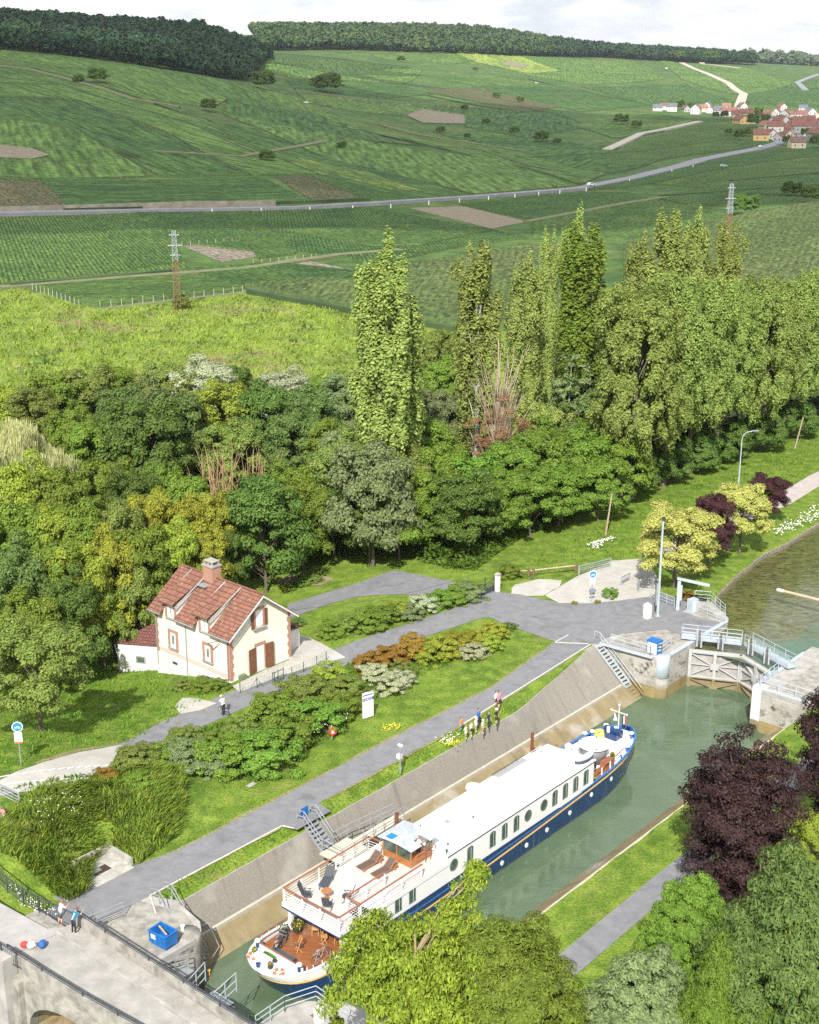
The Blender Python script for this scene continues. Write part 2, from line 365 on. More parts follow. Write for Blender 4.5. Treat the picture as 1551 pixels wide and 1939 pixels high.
bluep=mat('navy hull paint',(.008,.032,.105),(.012,.045,.14),.8,.28,lo=.3,hi=.8,coat=.3)
bluel=mat('blue paint lightened as sunlit',(.03,.12,.33),(.045,.16,.40),1.5,.4)  # navy paint lightened: sun on the sloping side deck put into the colour
gold=mat('gold stripe paint',(.72,.45,.16),(.66,.42,.15),3,.5)
brown_post=mat('rusty brown steel',(.16,.055,.025),(.22,.09,.04),6,.7)
rail_wood=mat('varnished red brown rail',(.24,.075,.035),(.32,.11,.055),8,.35,coat=.3)
teak=mat('red brown deck boards',(.20,.07,.025),(.31,.125,.05),2.2,.32,stretch=(1.,9.,1.,-49),detail=5,coat=.35)
greyteak=mat('bleached grey deck boards',(.47,.42,.38),(.58,.53,.49),2.5,.8,stretch=(1.,12.,1.,-49),detail=5)
varn=mat('varnished orange wood',(.31,.115,.035),(.40,.16,.05),6,.35,coat=.3)
chairwood=mat('honey coloured wood',(.55,.30,.10),(.65,.38,.15),9,.5)
sling=mat('brown sling fabric',(.085,.06,.05),(.12,.09,.075),30,.8)
blackf=mat('charcoal fabric',(.045,.052,.065),(.07,.08,.095),20,.7)
glass=mat('dark window glass',(.03,.045,.04),(.10,.14,.11),1.8,.06,spec=.8)
skin=mat('skin',(.50,.29,.20));hairm=mat('dark hair',(.03,.02,.015));hairb=mat('light brown hair',(.2,.11,.05))
red=mat('red paint',(.55,.05,.04));orange=mat('lifebuoy orange',(.75,.14,.05));blue_plastic=mat('bright blue paint',(.010,.12,.38),(.016,.15,.44),2,.5)
brick=mat('brick',(.33,.16,.105),(.43,.25,.18),9,.9,.01)
# ------------------------------------------------------------------ ground sheet
def ground():
    def axis(neg,pos,breaks,d0,g):
        out=set(breaks)
        for sgn,lim in((-1,neg),(1,pos)):
            x=0.;d=d0
            while x<lim:
                x+=d;d=max(d0,x*g);out.add(sgn*x)
        a=sorted(out);b=[a[0]]
        for v in a[1:]:
            if v-b[-1]<d0*.3 and v not in breaks:continue
            if v-b[-1]<d0*.3 and v in breaks and b[-1] not in breaks:b[-1]=v;continue
            b.append(v)
        return np.array(b)
    sv=axis(60,9000,[66.],1.0,.017);tv=axis(9000,4000,[-3.7,18.1],1.0,.017)
    Sg,Tg=np.meshgrid(sv,tv,indexing='ij');X=O2[0]+E[0]*Sg+NN[0]*Tg;Y=O2[1]+E[1]*Sg+NN[1]*Tg
    Z=zg(X,Y);V=np.stack([X,Y,Z],-1).reshape(-1,3);nt_=len(tv);I,J=np.meshgrid(np.arange(len(sv)-1),np.arange(nt_-1),indexing='ij')
    smid=(sv[:-1]+sv[1:])/2;tmid=(tv[:-1]+tv[1:])/2;SM,TM=np.meshgrid(smid,tmid,indexing='ij')
    XM=O2[0]+E[0]*SM+NN[0]*TM;YM=O2[1]+E[1]*SM+NN[1]*TM
    keep=~((TM>-3.7)&(TM<18.1)&(SM<700))
    az=np.degrees(np.arctan2(XM,np.maximum(YM,1)));keep&=((np.abs(az)<32)&(YM>0))|(np.hypot(XM,YM)<260)
    keep&=np.hypot(XM,YM)<8800
    a=(I*nt_+J)[keep];Fq=np.stack([a,a+nt_,a+nt_+1,a+1],-1)
    used=np.unique(Fq);rm=np.full(len(V),-1);rm[used]=np.arange(len(used))
    o=npobj('ground',V[used],rm[Fq],grass);o.data.materials.append(farground)
    Dm=np.hypot(XM,YM)[keep];o.data.polygons.foreach_set('material_index',(Dm>345).astype(np.int32))
    bm=bmesh.new();bm.from_mesh(o.data)
    if sum(f.normal.z for f in list(bm.faces)[:200])<0: bmesh.ops.reverse_faces(bm,faces=bm.faces)
    bm.to_mesh(o.data);bm.free()
    o.data.polygons.foreach_set('use_smooth',[True]*len(o.data.polygons));o['kind']='structure'
ground()
def loft(name,sec,mats,kind='structure',fmat=None,label=None,cat=None):
    "sec: list of stations, each a list of world points"
    n=len(sec[0]);V=[p for s_ in sec for p in s_];fs=[];mi=[]
    for i in range(len(sec)-1):
        for j in range(n-1): fs.append((i*n+j,(i+1)*n+j,(i+1)*n+j+1,i*n+j+1));mi.append(fmat[j] if fmat else 0)
    o=mkobj(name,V,fs,mats,None,mi)
    bm=bmesh.new();bm.from_mesh(o.data);bmesh.ops.recalc_face_normals(bm,faces=bm.faces)
    if sum(f.normal.z for f in bm.faces)<0: bmesh.ops.reverse_faces(bm,faces=bm.faces)
    bm.to_mesh(o.data);bm.free()
    if kind:o['kind']=kind
    return tag(o,label,cat)
# left bank of the chamber: verge, sloped concrete, silted foot
lipm=mat('cream lock lip',(.42,.37,.27),(.52,.47,.36),2,.9)
dirt=grassmat('worn verge earth',(.20,.15,.09),(.26,.21,.12),(.20,.24,.07),(.32,.27,.18),.5,.8,.03,6)
def bankL():
    sec=[];se2=[]
    for s_ in [-2.2]+[i*1.0 for i in range(-1,52)]:
        k=min(max((s_-35.6)/13.1,0),1);tt=-1.1+k*(-2.05);tz=-.55+k*.53
        tt+=rnd.uniform(-.03,.03) if 0<s_<48 else 0
        sec.append([P(s_,-3.7,0),P(s_,-3.2 if k<1 else -3.5,.0),P(s_,min(-2.3,tt-.05)+0,.0-.02*(1-k)),P(s_,tt,tz)])
        se2.append([P(s_,tt-.25,tz+.03),P(s_,tt+.02,tz+.012),P(s_,-.12,-2.88),P(s_,.06,-2.90),P(s_,1.62,-4.0),P(s_,4.,-5.6)])
    loft('grass verge',sec,[grass])
    loft('lock slope',se2,[concp,slopem,lipm],None,[0,1,2,1,1],'sloped aggregate concrete lock wall on the towpath side of the barge','lock wall')
bankL()
def bankR():
    sec=[];se2=[]
    for s_ in [-2.2]+[i*1.0 for i in range(-1,53)]:
        sec.append([P(s_,18.1,0),P(s_,17.75+rnd.uniform(-.08,.08),.02)])
        se2.append([P(s_,18.2,-.12),P(s_,17.8,-.08),P(s_,15.45,-2.88),P(s_,15.2,-2.90),P(s_,13.7,-4.0),P(s_,11.3,-5.6)])
    loft('grass edge',sec,[grass])
    loft('lock slope',se2,[concp,slopem,lipm],None,[0,1,2,1,1],'sloped aggregate concrete lock wall on the shaded side by the copper maple','lock wall')
bankR()
# water
def watermat(name,deep,light,weed=None,bumpd=.02):
    m,N,L,b,v=blank(name,.03,.5);b.inputs['IOR'].default_value=1.5
    mp=N.new('ShaderNodeMapping');mp.inputs['Rotation'].default_value=(0,0,R(-10));mp.inputs['Scale'].default_value=(.5,1.6,1);L.new(v,mp.inputs[0])
    c=mixn(N,L,noisen(N,L,v,.22,.3,.7,5,1.5),deep,light)
    if weed:
        n1=noisen(N,L,mp.outputs[0],2.6,.36,.66,14,1.2)
        wc=mixn(N,L,n1,(.030,.040,.014),(.16,.16,.06))
        sxy=N.new('ShaderNodeMapping');sxy.inputs['Rotation'].default_value=(0,0,R(0));L.new(v,sxy.inputs[0])
        dt=N.new('ShaderNodeVectorMath');dt.operation='DOT_PRODUCT';dt.inputs[1].default_value=(float(NN[0]),float(NN[1]),0);L.new(v,dt.inputs[0])
        ds=N.new('ShaderNodeVectorMath');ds.operation='DOT_PRODUCT';ds.inputs[1].default_value=(float(E[0]),float(E[1]),0);L.new(v,ds.inputs[0])
        t0=float(O2@NN);s0=float(O2@E)
        # weeds grow along the far bank: t below about 8 m, and beyond s 66
        nz=N.new('ShaderNodeTexNoise');nz.inputs['Scale'].default_value=.35;nz.inputs['Detail'].default_value=6;L.new(v,nz.inputs[0])
        ma=N.new('ShaderNodeMath');ma.operation='MULTIPLY_ADD';ma.inputs[1].default_value=9.;L.new(nz.outputs[0],ma.inputs[0]);L.new(dt.outputs['Value'],ma.inputs[2])
        ms=N.new('ShaderNodeMath');ms.operation='MULTIPLY_ADD';ms.inputs[1].default_value=-.22;L.new(ds.outputs['Value'],ms.inputs[0]);L.new(ma.outputs[0],ms.inputs[2])
        mr=N.new('ShaderNodeMapRange');cc=t0+9.5+4.5-.22*(s0+66);mr.inputs[1].default_value=cc+1.2;mr.inputs[2].default_value=cc-1.2;L.new(ms.outputs[0],mr.inputs[0])
        c=mixn(N,L,mr.outputs[0],c,wc)
        r_=N.new('ShaderNodeMapRange');r_.inputs[3].default_value=.03;r_.inputs[4].default_value=.09;L.new(mr.outputs[0],r_.inputs[0]);L.new(r_.outputs[0],b.inputs['Roughness'])
    L.new(c,b.inputs['Base Color'])
    wv=N.new('ShaderNodeTexNoise');wv.inputs['Scale'].default_value=1.1;wv.inputs['Detail'].default_value=3;wv.inputs['Distortion'].default_value=.8;L.new(mp.outputs[0],wv.inputs[0])
    bumpn(N,L,b,wv.outputs[0],bumpd)
    if not weed: b.inputs['Alpha'].default_value=.80
    return m
wlow=watermat('green chamber water',(.085,.135,.075),(.125,.18,.105),None,.018)
wup=watermat('weedy canal water',(.045,.10,.05),(.07,.14,.08),True,.012)
def quad(name,pts,m,kind='structure'):
    o=mkobj(name,pts,[tuple(range(len(pts)))],m);
    if o.data.polygons[0].normal.z<0: o.data.flip_normals()
    o['kind']=kind;return o
quad('water',[P(-60,-2,-4.),P(-60,19,-4.),P(58,19,-4.),P(58,-2,-4.)],wlow)
quad('canal water',[P(57.2,-6,-.6),P(57.2,23,-.6),P(700,23,-.6),P(700,-6,-.6)],wup)
bed=mat('silty canal bed',(.10,.10,.045),(.15,.14,.06),.4,1)
quad('canal bed',[P(-60,-3,-5.4),P(-60,20,-5.4),P(60,20,-5.4),P(60,-3,-5.4)],bed)
def px(*a,z=None): return [G(x,y,z) if z is not None else GT(x,y) for x,y in a]
# towpath, road, forecourt (asphalt sheets)
drape('towpath',[P(-9.2,-5.5),P(-9.2,-2.5),P(-2.2,-2.45),P(9.3,-2.2),P(9.6,-1.0),P(13.,-1.0),P(13.2,-2.45),P(30,-2.45),P(44,-3.1),P(50.5,-3.65),P(50.8,-3.2),P(52,-3.4),P(56,-3.0),P(60,-1.4),P(66,-1.4),P(66,-6),P(60,-8),P(49.5,-6.6),P(36.7,-4.9),P(24,-5.1),P(13,-5.1),P(2.6,-5.2),P(-1.5,-6.2),P(-4,-7.8)],asph,.02,1.5)
drape('concrete verge strip',[P(50.3,-3.9),P(52.,-3.75),P(52,-2.6),P(50.3,-2.6)],concp,.012,1.)
road=[(-140,1455),(0,1480),(120,1430),(240,1418)]
# cycle road from the left past the house to the forecourt; widths in metres
rc=px((243,1428),(330,1378),(430,1333),(520,1297),(600,1262),(700,1222),(800,1190),(880,1163),(930,1148),(960,1142))
drape('road',strip(rc,[3.4,3.3,3.3,3.3,3.3,3.3,3.4,3.6,4.5,6]),asph,.026,1.5)
drape('forecourt',px((900,1128),(930,1120),(985,1126),(1060,1142),(1110,1143),(1170,1138),(1232,1130),(1262,1148),(1330,1172),(1372,1180),(1340,1200),(1300,1206),(1262,1192),(1180,1200),(1148,1206),(1120,1218),(1052,1216),(1000,1198),(950,1180),(905,1158)),asph,.034,2)
drape('cream paving',px((0,1478),(0,1508),(38,1500),(110,1495),(190,1462),(232,1440),(262,1424),(228,1411),(150,1425),(80,1445),(30,1462)),conc_light,.03,1.5)
drape('cream paving',[*px((0,1508)),*px((0,1560)),*px((-120,1560)),*px((-200,1480)),*px((0,1478))],conc_light,.022,2)
drape('cream paving',px((1032,1128),(1090,1093),(1160,1062),(1215,1058),(1238,1080),(1252,1112),(1232,1132),(1180,1138),(1110,1145),(1060,1143)),conc_light,.03,2)
drape('gravel patch',px((965,1128),(975,1108),(1020,1096),(1062,1100),(1060,1112),(1030,1128)),conc_light,.03,1.,jit=.15)
drape('concrete pad',px((333,1340),(345,1322),(375,1322),(410,1333),(380,1346),(345,1352)),conc_light,.05,1.,jit=.1)
drape('towpath',strip(px((1253,1050),(1330,1008),(1400,980),(1478,950),(1551,905),(1640,862)),[3,2.8,2.8,2.8,2.8,2.8]),mat('pinkish canal path',(.36,.31,.29),(.44,.39,.37),1,.9),.03,2)
drape('house yard',px((440,1300),(455,1312),(520,1285),(612,1256),(655,1246),(620,1225),(585,1208),(552,1200),(548,1250),(500,1270)),conc_light,.045,1.2)
drape('driveway',px((545,1172),(545,1145),(600,1128),(680,1104),(745,1080),(800,1090),(865,1104),(835,1122),(820,1128),(740,1126),(680,1130),(620,1145),(575,1162)),asph,.035,1.5)
drape('garden bed soil',px((518,1100),(545,1090),(600,1088),(630,1097),(610,1108),(560,1112)),mat('garden soil',(.2,.15,.09),(.3,.27,.15),1.,1),.035,1.,jit=.2)
drape('path',[P(-14,21.0),P(-14,22.9),P(0,22.9),P(20,22.7),P(45,22.9),P(60,22.9),P(60,21.1),P(45,21.1),P(20,20.9),P(0,21)],asph,.03,2)
# edge kerbs of the towpath
kerb=mat('pale kerb stone',(.5,.47,.42),(.6,.57,.52),3,.9)
mb=MB()
for a,b in ((P(-2.2,-2.42),P(9.3,-2.17)),(P(9.3,-2.17),P(9.6,-1.3)),(P(30,-2.42),P(50.3,-3.68)),(P(-2.2,-2.42),P(-3.2,-.6)),(P(48.5,-6.45),P(50.3,-3.9)),(P(48.5,-6.45),P(50.8,-6.5))):
    d=b-a;mb.box((a+b)/2+Vector((0,0,.035)),(d.length,.09,.05),math.atan2(d.y,d.x))
tag(mb.build('path kerb',kerb),kind='structure')
mb=MB()
for a,b in ((GT(0,1472),GT(240,1448)),(GT(0,1487),GT(170,1474))):
    n=14
    for i in range(n):
        p=a.lerp(b,i/n);q=a.lerp(b,(i+1)/n)
        for w_ in (p,q): w_.z=float(zg(w_.x,w_.y))+.045
        d=q-p;mb.box((p+q)/2,(d.length+.02,.11,.006),math.atan2(d.y,d.x))
tag(mb.build('road marking',whitep),kind='structure')
for cl_,w_ in (([(-1.4,-5.75),(2.6,-5.25),(13,-5.2),(24,-5.2),(36.7,-4.98),(48.4,-6.45)],.34),([(0,-2.33),(9,-2.1)],.16),([(14,-2.35),(30,-2.35),(50,-3.6)],.22)):
    pp=[]
    for (a,b_),(c_,d_) in zip(cl_,cl_[1:]):
        n_=max(1,int((c_-a)/1.2))
        for i in range(n_): pp.append(P(a+(c_-a)*i/n_,b_+(d_-b_)*i/n_+rnd.uniform(-.07,.07)))
    pp.append(P(*cl_[-1]));drape('worn verge',strip(pp,[w_*rnd.uniform(.5,1.5) for _ in pp]),dirt,.014,1.)
for pl_ in ([(330,1372),(430,1327),(520,1291)],[(240,1408),(150,1420),(60,1449)],[(655,1247),(740,1206),(850,1168),(905,1150)]):
    pp=px(*pl_);qq=[]
    for a,b_ in zip(pp,pp[1:]):
        for i in range(8): qq.append(a.lerp(b_,i/8)+Vector((rnd.uniform(-.1,.1),rnd.uniform(-.1,.1),0)))
    drape('worn verge',strip(qq,[rnd.uniform(.2,.7) for _ in qq]),dirt,.016,1.)
# meadow
drape('meadow',[Vector((-75,178,0)),Vector((-62,163,0)),Vector((-40,158,0)),Vector((-10,158,0)),Vector((20,168,0)),Vector((60,195,0)),Vector((70,250,0))]+[Vector((p.x,p.y,0)) for p in px((1010,640),(860,625),(800,618),(690,600),(560,575),(460,560),(330,575),(200,588),(100,570),(40,545),(-100,540))]+[Vector((-110,230,0))],meadowm,.06,4)
# ------------------------------------------------------------------ lock heads
def stonemat():
    m,N,L,b,v=blank('lock masonry',.95,.1)
    du=N.new('ShaderNodeVectorMath');du.operation='DOT_PRODUCT';du.inputs[1].default_value=(float(E[0]+NN[0]),float(E[1]+NN[1]),0);L.new(v,du.inputs[0])
    sx=N.new('ShaderNodeSeparateXYZ');L.new(v,sx.inputs[0]);cb=N.new('ShaderNodeCombineXYZ');L.new(du.outputs['Value'],cb.inputs[0]);L.new(sx.outputs['Z'],cb.inputs[1])
    br=N.new('ShaderNodeTexBrick');br.inputs['Scale'].default_value=1.;br.inputs['Brick Width'].default_value=.62;br.inputs['Row Height'].default_value=.3;br.inputs['Mortar Size'].default_value=.022
    br.inputs['Color1'].default_value=(.34,.32,.28,1);br.inputs['Color2'].default_value=(.26,.24,.20,1);br.inputs['Mortar'].default_value=(.40,.38,.34,1);br.inputs['Bias'].default_value=-.1;L.new(cb.outputs[0],br.inputs[0])
    c=mixn(N,L,noisen(N,L,v,.55,.46,.62,8),(.42,.40,.36),br.outputs[0])
    k=N.new('ShaderNodeMath');k.operation='MULTIPLY';L.new(noisen(N,L,v,.9,.5,.66,9),k.inputs[0]);L.new(noisen(N,L,v,3.,.40,.6,6),k.inputs[1])
    c=mixn(N,L,k.outputs[0],c,(.045,.042,.038))
    mr=N.new('ShaderNodeMapRange');mr.inputs[1].default_value=-2.86;mr.inputs[2].default_value=-2.92;L.new(sx.outputs['Z'],mr.inputs[0])
    c=mixn(N,L,mr.outputs[0],c,mixn(N,L,noisen(N,L,v,.8),(.24,.18,.075),(.33,.26,.125)))
    L.new(c,b.inputs['Base Color']);bumpn(N,L,b,br.outputs['Fac'],.02);return m
stone=stonemat()
def quay(name,poly,z1,label,cat='lock pier',z0=-6.,side=None,nosing=None,extra=None):
    o=empty(name,P(poly[0][0],poly[0][1],0),R(49),label,cat)
    ox,oy=poly[0];loc=[(s-ox,-(t-oy)) for s,t in poly]
    mb=MB();mb.prism(loc,z0,z1-.32);mb.build('masonry wall',side or stone,o)
    big=MB();big.prism(loc,z1-.318,z1);big.build('coping',[concp],o)
    return o,(lambda s,t,z:Vector((s-ox,-(t-oy),z)))
PL=[(50.62,-3.72),(51.25,-3.0),(51.6,2.2),(51.75,2.75),(52.15,3.15),(52.7,3.3),(63.6,3.3),(64.5,2.9),(67.4,-.3),(68.3,-3.75)]
oL,lf=quay('lock pier',PL,.0,'stone and concrete lock pier carrying the blue and white cabinet')
def pier_details(o,lf,tc,sgn):
    # bullnose steel guard and plain rendered foot at the chamber corner
    mb=MB();mb.lathe([(.62,-2.1),(.80,-1.95),(.80,-.02),(.74,.03)],lf(52.5,tc-sgn*.72,0),20);mb.build('corner guard',steelp,o,True)
    mb=MB();mb.lathe([(.79,-6),(.79,-2.15),(.70,-2.1)],lf(52.49,tc-sgn*.72,0),20);mb.build('corner foot',conc,o,True)
pier_details(oL,lf,3.3,1)
# painted nosing along the head edge
mb=MB()
for a,b in (((51.05,-3.0),(51.42,2.3)),((53.3,3.13),(63.6,3.13))):
    p=lf(*a,.03);q=lf(*b,.03);d=q-p;mb.box((p+q)/2,(d.length,.42,.09),math.atan2(d.y,d.x))
mb.build('nosing',steelp,oL)
mb=MB()
for s in (56.1,): mb.b2(*sorted((lf(s,3.2,0).x,lf(s+.5,3.2,0).x)),lf(0,3.33,0).y,lf(0,3.0,0).y,-5,-.05)
mb.build('hollow quoin',concp,oL)
PR=[(51.8,20.),(51.8,12.95),(51.95,12.45),(52.3,12.15),(52.8,12.02),(61.9,12.0),(62.8,12.5),(63.2,14.0),(63.4,20.)]
oR,rf=quay('lock pier',PR,.0,'stone and concrete lock pier behind the copper maple, opposite the blue cabinet')
mb=MB();p=rf(52.35,12.55,0);mb.box(p+Vector((0,0,-1.7)),(1.05,1.1,3.5));mb.build('corner pilaster',mat('whitewashed concrete',(.50,.53,.55),(.6,.62,.63),1.5,.85,stain=True),oR)
mb=MB()
for a,b in (((51.98,13.2),(51.98,19.9)),((53.2,12.17),(61.5,12.17))):
    p=rf(*a,.03);q=rf(*b,.03);d=q-p;mb.box((p+q)/2,(d.length,.36,.09),math.atan2(d.y,d.x))
mb.build('nosing',steelp,oR)
mb=MB();mb.b2(rf(61,0,0).x,rf(62.6,0,0).x,rf(0,13.6,0).y,rf(0,12.4,0).y,0,.35);mb.build('kerb block',concp,oR)
quad('coping patch',[P(53.6,14.,.006),P(53.6,19.,.006),P(62.5,19,.006),P(62.5,14.,.006)],conc)
quad('coping patch',[P(52.2,-2.5,.006),P(52.3,2.0,.006),P(56,2.6,.006),P(63,2.7,.006),P(66.5,-.6,.006),P(60,-1.,.006),P(56,-2.8,.006)],conc)
# canal bank facing beyond the head
mb=MB();bank=[(67.3,-.2),(70.2,-1.3),(76.4,-2.3),(83.5,-3.3),(88,-3.1),(99,-3.55),(140,-3.7),(300,-3.7)]
sec=[]
for (s,t),(s2,t2) in zip(bank,bank[1:]):
    n=max(1,int((s2-s)/1.5))
    for i in range(n):
        k=i/n;sec.append((s+(s2-s)*k,t+(t2-t)*k+rnd.uniform(-.12,.12)))
loft('canal bank',[[P(s,-3.7,.0),P(s,max(t-.9,-3.68) if t>-3 else -3.69,.0),P(s,t-.1,-.12),P(s,t+.02,-.22),P(s,t+.1,-1.4)] for s,t in sec],[grass,mat('muddy rubble bank',(.10,.075,.05),(.30,.26,.20),5,1,.03)],fmat=[0,0,1,1])
loft('canal bank',[[P(s,18.1,.02),P(s,16.6,-.2),P(s,16.2,-1.4)] for s in range(63,400,6)],[grass])
# ------------------------------------------------------------------ lock gates
gatem=mat('grey gate steel',(.25,.24,.22),(.37,.35,.32),1.6,.7,stain=True)
gateb=mat('pale gate rib',(.38,.38,.375),(.46,.46,.45),2,.6,stain=True)
def gate(a,b,label):
    pa=P(*a,0);pb=P(*b,0);d=pb-pa;L=d.length;az=math.atan2(d.y,d.x)
    o=empty('lock gate',(pa.x,pa.y,-5.),az,label,'lock gate','upper lock gates')
    # y toward the chamber is the side facing the camera
    sgn=-1 if (Matrix.Rotation(az,3,'Z')@Vector((0,1,0))).dot(Vector((E[0],E[1],0)))>0 else 1
    z0=-.1;z1=4.62
    MB().b2(0,L,-.08,.08,z0,z1).build('skin plate',gatem,o)
    mb=MB()
    for x in (.14,L/2,L-.14): mb.b2(x-.14,x+.14,sgn*.082,sgn*.42,z0,z1+.02)
    for z in (z0+.15,1.98,z1-.13): mb.b2(.281,L/2-.141,sgn*.082,sgn*.38,z-.10,z+.10);mb.b2(L/2+.141,L-.281,sgn*.082,sgn*.38,z-.10,z+.10)
    mb.build('frame',gateb,o)
    mb=MB()
    for x0,x1 in ((.28,L/2-.14),(L/2+.14,L-.28)):
        for za,zb in ((.2,1.87),(2.1,4.38)):
            zm=(za+zb)/2
            lft=x0<L/2
            xs,xe=(x0,x1)if lft else(x1,x0)
            for zz in (za+.1,zb-.12):
                p=Vector((xs,sgn*.2,zz));q=Vector((xe,sgn*.2,zm));dd=q-p
                mb.box((p+q)/2,(dd.length,.2,.11),0,(-math.atan2(dd.z,dd.x),'Y'))
            if za>1: mb.box(((x0+x1)/2,sgn*.18,zm),(abs(x1-x0),.18,.09))
    for zz in (1.05,3.2): mb.box((L/2,sgn*.43,zz),(.75,.03,.6))
    mb.build('brace',gateb,o)
    return o,sgn,L,az
g1=gate((56.3,3.3),(58.35,7.63),'grey steel lock gate leaf on the cabinet side')
g2=gate((58.35,7.67),(56.3,12.0),'grey steel lock gate leaf beside the whitewashed pier corner')
# footbridges along the gates
def walkway(pts,w,label,posts=1.3,frames=()):
    o=empty('gate footbridge',pts[0],0,label,'footbridge','gate footbridges');b0=Vector(pts[0])
    pts=[Vector(p)-b0 for p in pts];deck=MB();r1=MB();r2=MB()
    for a,b in zip(pts,pts[1:]):
        d=b-a;n=Vector((-d.y,d.x,0)).normalized()*w/2;c=(a+b)/2
        deck.box(c+Vector((0,0,-.03)),(d.length,w,.06),math.atan2(d.y,d.x));deck.box(c+n+Vector((0,0,.1)),(d.length,.02,.2),math.atan2(d.y,d.x));deck.box(c-n+Vector((0,0,.1)),(d.length,.02,.2),math.atan2(d.y,d.x))
        rail([a+n,b+n],1.05,posts,(1.,.6,.3),.025,r1);rail([a-n,b-n],1.05,posts,(1.,.6,.3),.025,r2)
    deck.build('deck',steelp,o);r1.build('railing',steelp,o);r2.build('railing',steelp,o)
    return o
walkway([P(57.1,2.0,.25),P(59.3,7.0,.25)],.95,'steel footbridge with railings over the gate on the cabinet side')
walkway([P(59.5,7.6,.25),P(57.3,13.,.25)],.95,'steel footbridge with railings over the gate by the copper maple')
for i,(s,t) in enumerate(((57.,3.9),(57.75,5.7),(58.5,8.35),(57.6,10.4))):
    o=empty('gate rack frame',P(s,t,-.3),R(49),'grey twin upright sluice rack on the lock gate, %s from the cabinet'%ordn(i),'sluice gear','sluice racks of the lock gates')
    mb=MB();
    for k in(-.22,.22): mb.b2(-.06,.06,k-.06,k+.06,0,1.55)
    mb.build('upright',gateb,o);MB().b2(-.04,.04,-.16,.16,1.2,1.32).b2(-.03,.03,-.05,.05,0,1.7).build('rack bar',mat('greased rack steel',(.07,.08,.09),(.14,.15,.16),5,.5),o)
# ------------------------------------------------------------------ railings and steel steps round the lock
def railing(name,pts,label,h=1.05,posts=1.5,levels=(1.,.55),m=None,cat='railing',group=None,r=.028):
    b0=Vector(pts[0]);o=rail([Vector(p)-b0 for p in pts],h,posts,levels,r).build(name,m or steelp,None,loc=b0)
    return tag(o,label,cat,group)
railing('railing',[P(51.45,-2.2,.05),P(51.62,1.9,.05),P(52.6,2.5,.05),P(54.6,2.3,.05)],'grey tube railing round the pier edge beside the blue and white cabinet',1.05,1.5,(1.,.66,.33))
railing('railing',[P(66.5,-2.,.02),P(67.2,-.6,.02),P(65.,2.2,.02)],'grey railing at the upstream tip of the pier by the white box',1.05,1.2,(1.,.66,.33))
railing('railing',[*px((1232,1133),(1277,1150))],'short grey railing between lamp post and blue gantry',1.05,1.2,(1.,.6,.3))
railing('railing',[*px((1322,1160),(1373,1180))],'grey railing right of the grey electric box on the canal edge',1.05,1.3,(1.,.6,.3))
railing('railing',[P(52.2,12.5,.05),P(55.8,12.4,.05)],'grey railing on the whitewashed pier corner',1.05,1.,(1.,.6,.3))
railing('railing',[P(52.2,12.6,.05),P(52.1,19.,.05)],'grey railing along the pier end behind the copper maple leaves',1.05,1.5,(1.,.55))
def ladder_stair():
    o=empty('lock stair',P(50.6,-3.05,.05),R(49),'steep steel stair down the end of the sloped lock wall','stairs')
    f=lambda s,t,z:Vector((s-50.6,-(t+3.05),z-.05))
    a=(-3.05,.12);b=(1.75,-4.2);mb=MB()
    sm_=mat('steel dipped in silt',(.34,.38,.41),(.42,.46,.49),3,.6,stain=True)
    for s in (50.1,51.0):
        p=f(s,a[0],a[1]);q=f(s,b[0],b[1]);MB().extr([p+Vector((-.03,0,.1)),q+Vector((-.03,0,.1)),q+Vector((-.03,0,-.12)),p+Vector((-.03,0,-.12))],(.06,0,0)).build('stringer',sm_,o)
    for i in range(17):
        k=(i+.5)/17;c=f(50.55,a[0]+(b[0]-a[0])*k,a[1]+(b[1]-a[1])*k)
        MB().b2(c.x-.42,c.x+.42,c.y-.13,c.y+.13,c.z,c.z+.03).build('tread',MC['steel dipped in silt'],o)
    mb=MB();p=f(51.12,a[0],a[1]);q=f(51.12,b[0],b[1])
    for h in (.95,.5): mb.tube(p+Vector((0,.2,h)),q+Vector((0,0,h)),.028)
    for k in (0,.33,.66,1): u=p.lerp(q,k);mb.tube(u,u+Vector((0,0,.95)),.028)
    mb.path([p+Vector((0,.2,.95)),p+Vector((0,.75,.95)),p+Vector((0,.8,.1))],.028)
    mb.build('handrail',MC['steel dipped in silt'],o)
ladder_stair()
